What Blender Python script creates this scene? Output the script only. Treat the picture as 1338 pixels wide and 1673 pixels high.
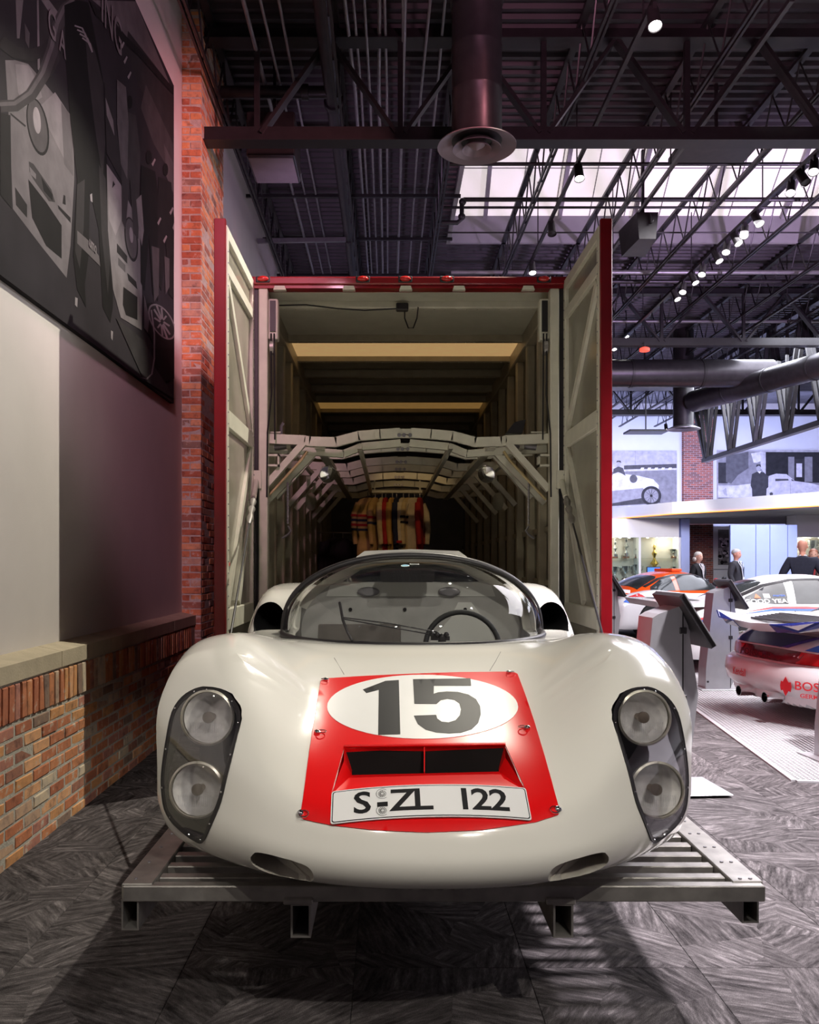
import bpy, bmesh, math, random
import numpy as np
from mathutils import Vector, Matrix
from mathutils.bvhtree import BVHTree
from mathutils.geometry import delaunay_2d_cdt
R = math.radians
random.seed(7)
scene = bpy.context.scene
for _o in list(bpy.data.objects): bpy.data.objects.remove(_o)
C = scene.collection

# ------------------------------------------------------------------ camera
F, CU, CV, CH = 1400.0, 635.0, 920.0, 1.44      # focal length in pixels, vanishing point, eye height
cd = bpy.data.cameras.new('camera'); cam = bpy.data.objects.new('camera', cd); C.objects.link(cam)
cam.location = (0, 0, CH); cam.rotation_euler = (R(90), 0, 0)
cd.sensor_fit = 'VERTICAL'; cd.sensor_height = 24; cd.sensor_width = 24
cd.lens = F / 1673 * 24
cd.shift_x = (669 - CU) / 1673; cd.shift_y = (CV - 836.5) / 1673
cd.clip_start = .05; cd.clip_end = 200
scene.camera = cam
# ------------------------------------------------------------------ world and exposure
w = bpy.data.worlds.new('hall_ambience'); scene.world = w; w.use_nodes = True
w.node_tree.nodes['Background'].inputs[0].default_value = (.62, .50, .60, 1)
w.node_tree.nodes['Background'].inputs[1].default_value = .10
scene.view_settings.view_transform = 'Standard'; scene.view_settings.look = 'None'
scene.view_settings.gamma = 1; scene.view_settings.use_curve_mapping = False
scene.view_settings.exposure = 0
# ------------------------------------------------------------------ stage lights hung from the roof, plus an added fill lamp
def spot(name, loc, tgt, watt, col=(1, 1, 1), size=45, blend=.5, rad=.06):
    l = bpy.data.lights.new(name, 'SPOT'); l.energy = watt; l.color = col; l.spot_size = R(size); l.spot_blend = blend; l.shadow_soft_size = rad
    o = bpy.data.objects.new(name, l); C.objects.link(o); o.location = loc
    o.rotation_euler = (Vector(tgt) - Vector(loc)).to_track_quat('-Z', 'Y').to_euler(); return o
def area(name, loc, tgt, watt, sx, sy, col=(1, 1, 1)):
    l = bpy.data.lights.new(name, 'AREA'); l.shape = 'RECTANGLE'; l.size = sx; l.size_y = sy; l.energy = watt; l.color = col
    o = bpy.data.objects.new(name, l); C.objects.link(o); o.location = loc
    o.rotation_euler = (Vector(tgt) - Vector(loc)).to_track_quat('-Z', 'Y').to_euler(); return o
WARM = (1, .93, .82)
spot('spot_front_left', (-1.3, -1.4, 5.6), (.0, 2.8, .95), 270, WARM, 30, .6, .10)
spot('spot_front_right', (2.2, -1.2, 5.6), (.3, 2.8, .95), 320, (1, .95, .88), 30, .6, .10)
spot('spot_front_low', (1.5, -1.7, 4.4), (.15, 3.1, .95), 380, WARM, 24, .4, .04)
spot('spot_truck_mouth', (.4, 4.0, 6.1), (.16, 6.6, 2.4), 110, (1, .94, .76), 48, .7, .08)
spot('spot_suits', (.3, 8.3, 3.45), (.25, 11.0, 1.9), 38, (1, .66, .30), 30, .6, .04)
spot('spot_left_wall', (1.5, 7.1, 6.25), (-1.9, 4.1, .8), 1350, (1, .93, .78), 50, .35, .03)
spot('spot_right_floor_near', (3.5, 3.7, 6.2), (2.9, 4.7, 0), 4600, (1, .93, .97), 58, .6, .25)
spot('spot_right_floor_far', (4.2, 7.0, 6.2), (3.4, 7.6, 0), 3300, (1, .95, 1), 74, .5, .05)
spot('pink_wash_pillar', (2.2, 4.4, 5.8), (-1.8, 8.4, 4.4), 1100, (1, .36, .40), 40, .8, .15)
spot('violet_wash_wall', (-.75, .8, 5.3), (-1.9, 7.2, 2.5), 800, (1, .52, .68), 32, .9, .2)
spot('pink_wash_mural', (2.4, 2.2, 5.2), (-1.9, 6.4, 4.8), 330, (1, .42, .66), 44, .9, .2)
spot('pink_uplight_roof', (1.2, 4.0, 4.7), (2.6, 8.0, 7.0), 240, (1, .42, .62), 84, .9, .2)
spot('violet_uplight_roof', (6.0, 9.0, 3.6), (5.0, 15.0, 6.6), 900, (.80, .56, 1), 120, .9, .2)
spot('violet_uplight_far', (7.5, 17.0, 3.6), (5.5, 22.0, 6.6), 320, (.62, .55, 1), 120, .9, .2)
spot('violet_uplight_left_bay', (-.6, 8.0, 4.2), (-.4, 13.0, 6.6), 110, (.85, .55, .95), 100, .9, .2)
area('hall_light_cars', (6.5, 9.5, 5.4), (6.2, 9.8, 0), 1000, 5, 5, (1, .96, 1))
area('hall_light_people', (9.0, 17.5, 5.4), (8.0, 17.5, 0), 800, 6, 4, (.86, .88, 1))
area('hall_light_far_wall', (9.0, 25.0, 5.6), (9.0, 30.0, 2.6), 620, 9, 2, (.48, .54, 1))
spot('fill_case', (7.0, 20.2, 3.3), (7.4, 26, 2.2), 900, (1, .93, .90), 60, .8, .2)  # unseen fill lamp added to brighten the trophy case below the soffit
spot('spot_partition', (9.6, 16.8, 3.4), (9.4, 21.5, 1.6), 520, (.55, .62, 1), 70, .8, .2)

# ------------------------------------------------------------------ helpers
def PX(u, v, y):                      # where the line of sight of a photo pixel is at distance y
    return Vector(((u - CU) * y / F, y, CH - (v - CV) * y / F))
def mat(name, col, rough=.5, metal=0, var=.12, scale=6, bump=0, bscale=60, coat=0, emit=0, ecol=None, spec=.5, alpha=1, trans=0, ior=1.45):
    m = bpy.data.materials.new(name); m.use_nodes = True; nt = m.node_tree; b = nt.nodes['Principled BSDF']
    col = tuple(col) + (1,)
    tc = nt.nodes.new('ShaderNodeTexCoord')
    if var > 0:
        n = nt.nodes.new('ShaderNodeTexNoise'); n.inputs['Scale'].default_value = scale; n.inputs['Detail'].default_value = 5
        nt.links.new(tc.outputs['Object'], n.inputs['Vector'])
        r = nt.nodes.new('ShaderNodeValToRGB'); r.color_ramp.elements[0].position = .3; r.color_ramp.elements[1].position = .7
        r.color_ramp.elements[0].color = tuple(c * (1 - var) for c in col[:3]) + (1,)
        r.color_ramp.elements[1].color = tuple(min(1, c * (1 + var)) for c in col[:3]) + (1,)
        nt.links.new(n.outputs['Fac'], r.inputs['Fac']); nt.links.new(r.outputs['Color'], b.inputs['Base Color'])
    else: b.inputs['Base Color'].default_value = col
    b.inputs['Roughness'].default_value = rough; b.inputs['Metallic'].default_value = metal
    b.inputs['Specular IOR Level'].default_value = spec; b.inputs['Coat Weight'].default_value = coat; b.inputs['Coat Roughness'].default_value = .06
    b.inputs['Alpha'].default_value = alpha; b.inputs['Transmission Weight'].default_value = trans; b.inputs['IOR'].default_value = ior
    if emit: b.inputs['Emission Color'].default_value = (tuple(ecol) + (1,)) if ecol else col; b.inputs['Emission Strength'].default_value = emit
    if bump:
        n2 = nt.nodes.new('ShaderNodeTexNoise'); n2.inputs['Scale'].default_value = bscale; n2.inputs['Detail'].default_value = 6
        nt.links.new(tc.outputs['Object'], n2.inputs['Vector'])
        bp = nt.nodes.new('ShaderNodeBump'); bp.inputs['Strength'].default_value = bump; bp.inputs['Distance'].default_value = .01
        nt.links.new(n2.outputs['Fac'], bp.inputs['Height']); nt.links.new(bp.outputs['Normal'], b.inputs['Normal'])
    return m
def glass(name, tint=(1, 1, 1), refl=.12, rough=.02):     # thin pane: mostly clear, some mirror
    m = bpy.data.materials.new(name); m.use_nodes = True; nt = m.node_tree; nt.nodes.clear()
    o = nt.nodes.new('ShaderNodeOutputMaterial'); t = nt.nodes.new('ShaderNodeBsdfTransparent'); t.inputs[0].default_value = tuple(tint) + (1,)
    g = nt.nodes.new('ShaderNodeBsdfGlossy'); g.inputs['Roughness'].default_value = rough; g.inputs[0].default_value = (1, 1, 1, 1)
    fr = nt.nodes.new('ShaderNodeLayerWeight'); fr.inputs[0].default_value = .35
    mx = nt.nodes.new('ShaderNodeMath'); mx.operation = 'MULTIPLY_ADD'; mx.inputs[1].default_value = .24; mx.inputs[2].default_value = refl * .2
    nt.links.new(fr.outputs['Fresnel'], mx.inputs[0])
    s = nt.nodes.new('ShaderNodeMixShader'); nt.links.new(mx.outputs[0], s.inputs[0]); nt.links.new(t.outputs[0], s.inputs[1]); nt.links.new(g.outputs[0], s.inputs[2])
    nt.links.new(s.outputs[0], o.inputs[0]); return m
def glow(name, col, s):
    m = bpy.data.materials.new(name); m.use_nodes = True; b = m.node_tree.nodes['Principled BSDF']
    b.inputs['Base Color'].default_value = tuple(col) + (1,); b.inputs['Emission Color'].default_value = tuple(col) + (1,); b.inputs['Emission Strength'].default_value = s; return m

class MB:
    def __init__(s): s.v = []; s.f = []; s.m = []
    def add(s, vs, fs, m=0):
        o = len(s.v); s.v += [tuple(p) for p in vs]; s.f += [tuple(i + o for i in f) for f in fs]; s.m += [m] * len(fs); return s
    def hexa(s, p, m=0):      # 8 corners: bottom ring 0-3 (ccw from above), top ring 4-7
        return s.add(p, [(3, 2, 1, 0), (4, 5, 6, 7), (0, 1, 5, 4), (1, 2, 6, 5), (2, 3, 7, 6), (3, 0, 4, 7)], m)
    def box(s, x0, x1, y0, y1, z0, z1, m=0):
        return s.hexa([(x0, y0, z0), (x1, y0, z0), (x1, y1, z0), (x0, y1, z0), (x0, y0, z1), (x1, y0, z1), (x1, y1, z1), (x0, y1, z1)], m)
    def bbox(s, x0, x1, y0, y1, z0, z1, b=.004, m=0):     # box with chamfered edges
        bm = bmesh.new(); bmesh.ops.create_cube(bm, size=1)
        for q in bm.verts: q.co = Vector(((x0 + x1) / 2 + q.co.x * (x1 - x0), (y0 + y1) / 2 + q.co.y * (y1 - y0), (z0 + z1) / 2 + q.co.z * (z1 - z0)))
        bmesh.ops.bevel(bm, geom=bm.edges[:], offset=b, segments=1, affect='EDGES'); bm.verts.index_update()
        s.add([q.co for q in bm.verts], [[q.index for q in f.verts] for f in bm.faces], m); bm.free(); return s
    def frame(s, p, q, up=(0, 0, 1)):
        p, q = Vector(p), Vector(q); d = (q - p).normalized(); u = Vector(up)
        if abs(d.dot(u)) > .98: u = Vector((0, 1, 0)) if abs(d.y) < .9 else Vector((1, 0, 0))
        a = d.cross(u).normalized(); return p, q, d, a, a.cross(d)
    def bar(s, p, q, w, h, up=(0, 0, 1), m=0):            # rectangular bar, w across, h along up
        p, q, d, a, b = s.frame(p, q, up); a = a * w / 2; b = b * h / 2
        return s.add([p - a - b, p + a - b, p + a + b, p - a + b, q - a - b, q + a - b, q + a + b, q - a + b], [(0, 1, 2, 3), (7, 6, 5, 4), (0, 4, 5, 1), (1, 5, 6, 2), (2, 6, 7, 3), (3, 7, 4, 0)], m)
    def angle(s, p, q, w, t=.006, up=(0, 0, 1), m=0):     # L section
        p, q, d, a, b = s.frame(p, q, up)
        s.bar(p - b * w / 2, q - b * w / 2, w, t, up, m); s.bar(p - a * w / 2, q - a * w / 2, t, w, up, m); return s
    def tube(s, pts, r, n=8, m=0, caps=True):
        pts = [Vector(p) for p in pts]; k = len(pts); rs = r if isinstance(r, (list, tuple)) else [r] * k; vs = []; prev = None
        for i, p in enumerate(pts):
            d = (pts[min(i + 1, k - 1)] - pts[max(i - 1, 0)]).normalized()
            u = prev if prev is not None else (Vector((0, 0, 1)) if abs(d.z) < .9 else Vector((1, 0, 0)))
            a = d.cross(u).normalized(); b = a.cross(d).normalized(); prev = b
            vs += [p + (a * math.cos(t * 2 * math.pi / n) + b * math.sin(t * 2 * math.pi / n)) * rs[i] for t in range(n)]
        fs = [(i * n + t, i * n + (t + 1) % n, (i + 1) * n + (t + 1) % n, (i + 1) * n + t) for i in range(k - 1) for t in range(n)]
        if caps: fs += [tuple(range(n))[::-1], tuple((k - 1) * n + t for t in range(n))]
        return s.add(vs, fs, m)
    def lathe(s, prof, c, ax=(0, 0, 1), n=24, m=0, cap=True):     # prof: (radius, distance along axis)
        ax = Vector(ax).normalized(); u = Vector((1, 0, 0)) if abs(ax.x) < .9 else Vector((0, 1, 0)); a = ax.cross(u).normalized(); b = ax.cross(a); c = Vector(c)
        vs = [c + ax * h + (a * math.cos(t * 2 * math.pi / n) + b * math.sin(t * 2 * math.pi / n)) * r for r, h in prof for t in range(n)]
        k = len(prof); fs = [(i * n + t, i * n + (t + 1) % n, (i + 1) * n + (t + 1) % n, (i + 1) * n + t) for i in range(k - 1) for t in range(n)]
        if cap: fs += [tuple(range(n))[::-1], tuple((k - 1) * n + t for t in range(n))]
        return s.add(vs, fs, m)
    def prism(s, poly, d, m=0):                            # polygon (3D points) extruded by vector d
        d = Vector(d); n = len(poly); a = [Vector(p) for p in poly]
        return s.add(a + [p + d for p in a], [tuple(range(n))[::-1], tuple(range(n, 2 * n))] + [(i, (i + 1) % n, n + (i + 1) % n, n + i) for i in range(n)], m)
    def sphere(s, c, r, n=12, m=0, sc=(1, 1, 1)):
        vs = []; fs = []; k = n // 2
        for i in range(k + 1):
            t = math.pi * i / k
            for j in range(n): p = 2 * math.pi * j / n; vs.append((c[0] + r * sc[0] * math.sin(t) * math.cos(p), c[1] + r * sc[1] * math.sin(t) * math.sin(p), c[2] + r * sc[2] * math.cos(t)))
        for i in range(k):
            for j in range(n): fs.append((i * n + j, (i + 1) * n + j, (i + 1) * n + (j + 1) % n, i * n + (j + 1) % n))
        return s.add(vs, fs, m)
    def build(s, name, mats, parent=None, smooth=0, fix=False):
        me = bpy.data.meshes.new(name); off = parent_off(parent)
        me.from_pydata([(a - off.x, b - off.y, c - off.z) for a, b, c in s.v], [], s.f)
        ms = mats if isinstance(mats, (list, tuple)) else [mats]
        for q in ms: me.materials.append(q)
        if len(ms) > 1: me.polygons.foreach_set('material_index', s.m)
        if fix:
            bm = bmesh.new(); bm.from_mesh(me); bmesh.ops.remove_doubles(bm, verts=bm.verts, dist=1e-5); bmesh.ops.recalc_face_normals(bm, faces=bm.faces); bm.to_mesh(me); bm.free()
        if smooth:
            me.polygons.foreach_set('use_smooth', [True] * len(me.polygons)); me.set_sharp_from_angle(angle=R(smooth))
        me.update(); o = bpy.data.objects.new(name, me); C.objects.link(o)
        if parent is not None: o.parent = parent
        return o
def parent_off(p):
    v = Vector((0, 0, 0))
    while p is not None: v += p.location; p = p.parent
    return v
def tag(o, label=None, cat=None, group=None, kind=None):
    if label: o['label'] = label
    if cat: o['category'] = cat
    if group: o['group'] = group
    if kind: o['kind'] = kind
    return o
def thing(name, label, cat, loc=(0, 0, 0), group=None):
    o = bpy.data.objects.new(name, None); C.objects.link(o); o.location = loc; o.empty_display_size = .1
    return tag(o, label, cat, group)
def structure(name, mb, m, label=None, smooth=0, parent=None):
    o = mb.build(name, m, parent, smooth); o['kind'] = 'structure'
    if label: o['label'] = label
    return o
def link_copy(src, parent, loc=None, rot=None):
    c = src.copy(); C.objects.link(c); c.parent = parent
    if loc is not None: c.location = loc
    if rot is not None: c.rotation_euler = rot
    return c
def text_mesh(name, body, size, m, parent, matrix, extrude=.0006, bold=0, sx=1, font=None, align='CENTER'):
    cu = bpy.data.curves.new(name, 'FONT'); cu.body = body; cu.size = size; cu.extrude = extrude; cu.offset = bold; cu.align_x = align; cu.align_y = 'CENTER'; cu.resolution_u = 3
    o = bpy.data.objects.new(name, cu); C.objects.link(o)
    dg = bpy.context.evaluated_depsgraph_get(); me = bpy.data.meshes.new_from_object(o.evaluated_get(dg)); bpy.data.objects.remove(o); bpy.data.curves.remove(cu)
    me.transform(matrix @ Matrix.Diagonal((sx, 1, 1, 1))); off = parent_off(parent); me.transform(Matrix.Translation(-off))
    me.materials.clear(); me.materials.append(m); me.name = name
    q = bpy.data.objects.new(name, me); C.objects.link(q); q.parent = parent; return q
def basis(o, x, z):       # matrix with local x along x, local z (normal) along z
    x = Vector(x).normalized(); z = Vector(z).normalized(); y = z.cross(x).normalized(); x = y.cross(z)
    return Matrix(((x.x, y.x, z.x, o[0]), (x.y, y.y, z.y, o[1]), (x.z, y.z, z.z, o[2]), (0, 0, 0, 1)))

# ------------------------------------------------------------------ common materials
black_paint = mat('black_paint', (.018, .016, .018), .42, 0, .2, 12)
black_metal = mat('black_metal', (.03, .028, .03), .38, .3, .2, 12)
dark_duct = mat('dark_duct', (.055, .05, .056), .36, .55, .15, 10)
galv = mat('galvanised_grey', (.30, .29, .31), .4, .6, .12, 12)
plaster = mat('plaster', (.62, .58, .56), .85, 0, .03, 3, .06, 140)
white_wall = mat('white_wall', (.78, .78, .80), .8, 0, .02, 3, .03, 100)
chrome = mat('chrome', (.75, .75, .76), .12, 1, .05)
rubber = mat('rubber', (.02, .02, .021), .65, 0, .15, 20)
lamp_white = glow('lamp_white', (1, .97, .94), 14)
# ================================================================== ROOM
# ---- carpet floor
def carpet_mat(name, use_rand):
    m = bpy.data.materials.new(name); m.use_nodes = True; nt = m.node_tree; b = nt.nodes['Principled BSDF']; L = nt.links.new; N = nt.nodes.new
    tc = N('ShaderNodeTexCoord'); oi = N('ShaderNodeObjectInfo')
    def math_(op, a, bb=None, c=None):
        n = N('ShaderNodeMath'); n.operation = op
        for i, q in enumerate((a, bb, c)):
            if q is None: continue
            if isinstance(q, (int, float)): n.inputs[i].default_value = q
            else: L(q, n.inputs[i])
        return n.outputs[0]
    src = tc.outputs['Object'] if use_rand else N('ShaderNodeNewGeometry').outputs['Position']
    # each quarter of a tile gets its own stripe direction
    vo = N('ShaderNodeTexVoronoi'); vo.inputs['Scale'].default_value = 2.7
    off = N('ShaderNodeVectorMath'); off.operation = 'ADD'; L(src, off.inputs[0])
    cx = N('ShaderNodeCombineXYZ'); L(math_('MULTIPLY', oi.outputs['Random'], 37.0), cx.inputs[0]); L(math_('MULTIPLY', oi.outputs['Random'], 91.0), cx.inputs[1])
    L(cx.outputs[0], off.inputs[1]); L(off.outputs[0], vo.inputs['Vector'])
    sep = N('ShaderNodeSeparateColor'); L(vo.outputs['Color'], sep.inputs[0])
    ang = math_('MULTIPLY', sep.outputs[0], 3.1416)
    vr = N('ShaderNodeVectorRotate'); vr.rotation_type = 'Z_AXIS'; L(off.outputs[0], vr.inputs['Vector']); L(ang, vr.inputs['Angle'])
    mp_ = N('ShaderNodeMapping'); mp_.inputs['Scale'].default_value = (105, 24, 1); L(vr.outputs[0], mp_.inputs[0])
    ns = N('ShaderNodeTexNoise'); ns.inputs['Scale'].default_value = 1; ns.inputs['Detail'].default_value = 2.5; ns.inputs['Roughness'].default_value = .6; L(mp_.outputs[0], ns.inputs['Vector'])
    mq_ = N('ShaderNodeMapping'); mq_.inputs['Scale'].default_value = (42, 4.5, 1); L(vr.outputs[0], mq_.inputs[0])
    nq = N('ShaderNodeTexNoise'); nq.inputs['Scale'].default_value = 1; nq.inputs['Detail'].default_value = 1; L(mq_.outputs[0], nq.inputs['Vector'])
    n1 = N('ShaderNodeTexNoise'); n1.inputs['Scale'].default_value = 5.0; n1.inputs['Detail'].default_value = 3; L(off.outputs[0], n1.inputs['Vector'])
    n2 = N('ShaderNodeTexNoise'); n2.inputs['Scale'].default_value = 320; n2.inputs['Detail'].default_value = 3; L(src, n2.inputs['Vector'])
    amt = math_('MULTIPLY', math_('SUBTRACT', math_('MULTIPLY_ADD', nq.outputs['Fac'], .75, math_('MULTIPLY', ns.outputs['Fac'], .55)), .65), math_('MULTIPLY_ADD', n1.outputs['Fac'], 2.6, .35))
    f = math_('ADD', math_('MULTIPLY_ADD', amt, .72, .42), math_('ADD', math_('MULTIPLY', math_('SUBTRACT', n2.outputs['Fac'], .5), .8), math_('MULTIPLY', math_('SUBTRACT', sep.outputs[1], .5), .16)))
    r = N('ShaderNodeValToRGB'); e = r.color_ramp.elements; e[0].position = .12; e[0].color = (.024, .021, .022, 1); e[1].position = .88; e[1].color = (.30, .272, .278, 1)
    k = e.new(.5); k.color = (.104, .093, .096, 1)
    L(f, r.inputs['Fac']); L(r.outputs['Color'], b.inputs['Base Color']); b.inputs['Roughness'].default_value = .95; b.inputs['Specular IOR Level'].default_value = .1
    bp = N('ShaderNodeBump'); bp.inputs['Strength'].default_value = .35; bp.inputs['Distance'].default_value = .004; L(f, bp.inputs['Height']); L(bp.outputs['Normal'], b.inputs['Normal'])
    return m
carpet = carpet_mat('carpet', True); carpet_far = carpet_mat('carpet_far', False)
floor = structure('floor', MB().box(-2.2, 16, -3, 31, -.1, -.008), carpet_far, 'grey patterned carpet floor')
TS = .61
tm = MB().bbox(-TS / 2 + .0008, TS / 2 - .0008, -TS / 2 + .0008, TS / 2 - .0008, -.008, 0, .0015).build('carpet_tile', carpet, floor)
first = True
for i in range(-3, 10):
    for j in range(4, 19):
        x, y = -.12 + (i + .5) * TS, (j + .5) * TS
        if x < -1.75 - TS or (x - TS) / y > .56: continue
        rz = random.choice((0, R(90), R(180), R(270)))
        if first: tm.location = (x, y, 0); tm.rotation_euler.z = rz; first = False
        else: link_copy(tm, floor, (x, y, 0), (0, 0, rz))

# ---- left wall, brick wainscot
XW, XB = -1.92, -1.80
brick_cols = [tuple(min(.8, q * 1.3) for q in c) for c in [(.40, .15, .075), (.46, .19, .09), (.34, .12, .065), (.50, .25, .11), (.28, .13, .09), (.40, .27, .19), (.22, .15, .115), (.55, .30, .16), (.48, .40, .30), (.36, .16, .12)]]
def brick_mat(i, c):
    m = mat('brick_clay_%d' % i, c, .9, 0, .0)
    nt = m.node_tree; b = nt.nodes['Principled BSDF']; L = nt.links.new; N = nt.nodes.new
    tc = N('ShaderNodeTexCoord'); oi = N('ShaderNodeObjectInfo'); ad = N('ShaderNodeVectorMath'); ad.operation = 'ADD'; g = N('ShaderNodeNewGeometry'); L(g.outputs['Position'], ad.inputs[0])
    n = N('ShaderNodeTexNoise'); n.inputs['Scale'].default_value = 13; n.inputs['Detail'].default_value = 8; n.inputs['Roughness'].default_value = .65; L(ad.outputs[0], n.inputs['Vector'])
    r = N('ShaderNodeValToRGB'); e = r.color_ramp.elements; e[0].position = .28; e[0].color = (c[0] * .45, c[1] * .45, c[2] * .5, 1); e[1].position = .68; e[1].color = (.62, .54, .44, 1)
    k = e.new(.45); k.color = c + (1,); k2 = e.new(.57); k2.color = (min(1, c[0] * 1.15), c[1] * 1.1, c[2], 1)
    L(n.outputs['Fac'], r.inputs['Fac']); L(r.outputs['Color'], b.inputs['Base Color'])
    bp = N('ShaderNodeBump'); bp.inputs['Strength'].default_value = .5; bp.inputs['Distance'].default_value = .006; L(n.outputs['Fac'], bp.inputs['Height']); L(bp.outputs['Normal'], b.inputs['Normal']); return m
bricks = [brick_mat(i, c) for i, c in enumerate(brick_cols)]
mortar = mat('mortar', (.52, .49, .42), .95, 0, .15, 30, .5, 90)
wall_left = structure('wall_left', MB().box(-2.2, XW, -3, 31, 0, 6.62), plaster, 'pale plaster wall with brick wainscot')
BACK = XB - .0025
MB().box(XW, BACK, -1.5, 7.95, 0, .871).build('mortar_bed', mortar, wall_left)
def brick_mesh(lx, ly, lz, m, seed):
    rnd = random.Random(seed); bm = bmesh.new(); bmesh.ops.create_cube(bm, size=1)
    for v in bm.verts: v.co = Vector((v.co.x * lx, v.co.y * ly, v.co.z * lz))
    bmesh.ops.bevel(bm, geom=bm.edges[:], offset=.005, segments=1, affect='EDGES')
    for v in bm.verts: v.co += Vector((rnd.uniform(-.002, .002), rnd.uniform(-.003, .003), rnd.uniform(-.0025, .0025)))
    me = bpy.data.meshes.new('brick'); bm.to_mesh(me); bm.free(); me.materials.append(m); return me
def put(me, name, parent, loc):
    o = bpy.data.objects.new(name, me); C.objects.link(o); o.parent = parent; o.location = loc; return o
WB = [brick_mesh(.024, .198, .057, m, i) for i, m in enumerate(bricks)]
WS = [brick_mesh(.030, .058, .178, m, i + 50) for i, m in enumerate(bricks)]
PIT, BL = .0677, .212
wt = [9, 8, 7, 7, 5, 5, 4, 6, 3, 5]
for row in range(10):
    z = .664 - .034 - row * PIT
    y = 3.70 + (.5 * BL if row % 2 else 0)
    while y < 7.84:
        put(random.choices(WB, wt)[0], 'brick', wall_left, (XB - .012 + random.uniform(-.002, .003), y + BL / 2, z)); y += BL
y = 3.80
while y < 7.93:
    put(random.choices(WS, wt)[0], 'soldier_brick', wall_left, (XB - .007 + random.uniform(-.002, .002), y, .768)); y += .0695
stone = mat('cap_stone', (.50, .43, .31), .85, 0, .10, 9, .25, 80)
trim_cap = structure('trim_1', MB().box(XW, XW + .02, -1.5, 7.95, .871, .9), stone, 'tan stone cap along the brick wainscot')
ys = [-1.5, -.28, .55, 1.37, 2.2, 3.03, 3.86, 4.69, 5.52, 6.35, 7.16, 7.97]
for a, b in zip(ys, ys[1:]):
    MB().hexa([(XW, a + .003, .872), (XB + .012, a + .003, .872), (XB + .012, b - .003, .872), (XW, b - .003, .872), (XW, a + .003, .985), (XB + .012, a + .003, .958), (XB + .012, b - .003, .958), (XW, b - .003, .985)]).build('cap_stone', stone, trim_cap)

# ---- brick pillar
PX0, PX1, PY0, PY1, PH = XW, -1.74, 7.95, 9.02, 6.62
pillar = structure('wall_pillar', MB().box(PX0, PX1 - .002, PY0 + .001, PY1 - .01, 0, PH), mortar, 'red brick pillar against the left wall')
PF = [brick_mesh(.198, .05, .057, m, i + 100) for i, m in enumerate(bricks[:8])]
PHf = [brick_mesh(.098, .05, .057, m, i + 120) for i, m in enumerate(bricks[:8])]
rest = MB(); nrow = int(PH / PIT)
for row in range(nrow):
    z = .034 + row * PIT
    if row % 2 == 0: xs = [(PX1 - .098 / 2, .098), (PX1 - .106 - .036, .07)]
    else: xs = [(PX1 - .09, .178)]
    for cx_, ln in xs:
        if row >= 12 and z < 6.6:
            me = random.choices((PHf if ln < .15 else PF), wt[:8])[0]
            o = put(me, 'brick', pillar, (cx_, PY0 + .022 + random.uniform(-.003, .003), z)); o.scale.x = ln / (.098 if ln < .15 else .198)
        else: rest.bbox(cx_ - ln / 2, cx_ + ln / 2, PY0 - .003, PY0 + .05, z - .0285, z + .0285, .004, random.randrange(8))
    y = PY0 + .055 + (.106 if row % 2 else 0)
    if row % 2: rest.bbox(PX1 - .05, PX1 + random.uniform(-.002, .003), PY0 + .055, PY0 + .15, z - .0285, z + .0285, .004, random.randrange(8)); 
    while y < PY1 - .05:
        e = min(y + .198, PY1); rest.bbox(PX1 - .05, PX1 + random.uniform(-.003, .004), y, e, z - .0285, z + .0285, .004, random.choices(range(8), wt[:8])[0]); y += BL
rest.build('brick_side_face', bricks[:8], pillar)['kind'] = 'stuff'

# ---- far wall with pilaster
YF = 30.0
structure('wall_far', MB().box(-2.2, 16, YF, YF + .2, 0, 6.62), white_wall, 'white far wall washed in blue light')
bm_ = bpy.data.materials.new('far_brick'); bm_.use_nodes = True; nt = bm_.node_tree
bt = nt.nodes.new('ShaderNodeTexBrick'); bt.inputs['Scale'].default_value = 1; bt.inputs['Brick Width'].default_value = .212; bt.inputs['Row Height'].default_value = PIT; bt.inputs['Mortar Size'].default_value = .006
bt.inputs['Color1'].default_value = (.42, .12, .075, 1); bt.inputs['Color2'].default_value = (.16, .07, .06, 1); bt.inputs['Mortar'].default_value = (.45, .38, .36, 1)
tc = nt.nodes.new('ShaderNodeTexCoord'); mp = nt.nodes.new('ShaderNodeMapping'); mp.inputs['Rotation'].default_value = (R(90), 0, 0)
nt.links.new(tc.outputs['Object'], mp.inputs[0]); nt.links.new(mp.outputs[0], bt.inputs['Vector']); nt.links.new(bt.outputs['Color'], nt.nodes['Principled BSDF'].inputs['Base Color']); nt.nodes['Principled BSDF'].inputs['Roughness'].default_value = .9
structure('wall_pilaster', MB().box((1117 - CU) * 29.8 / F, (1165 - CU) * 29.8 / F, 29.8, YF, 0, 6.6), bm_, 'distant red brick pilaster on the far wall')
structure('wall_right', MB().box(15.9, 16.1, -3, 31, 0, 6.62), white_wall)

# ---- ribbed roof deck with a raised skylight
deck_m = mat('roof_deck_black', (.050, .044, .050), .45, .2, .2, 3)
def deck(mb, x0, x1, y0, y1, z):
    y = y0; p = .152
    while y < y1 - .01:
        a = [(y, 0), (y + .045, 0), (y + .06, .042), (y + .137, .042), (y + p, 0)]
        for (ya, za), (yb, zb) in zip(a, a[1:]):
            mb.add([(x0, ya, z + za), (x1, ya, z + za), (x1, yb, z + zb), (x0, yb, z + zb)], [(3, 2, 1, 0)])
        y += p
    mb.box(x0, x1, y0, y1, z + .05, z + .09)
DZ = 6.58; SX0, SY0, SY1 = .97, 10.35, 13.6
mb = MB(); deck(mb, -1.92, SX0, -3, 30, DZ); deck(mb, SX0, 15.9, -3, SY0, DZ); deck(mb, SX0, 15.9, SY1, 27.5, DZ); deck(mb, SX0, 15.9, 29.2, 30, DZ)
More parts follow.
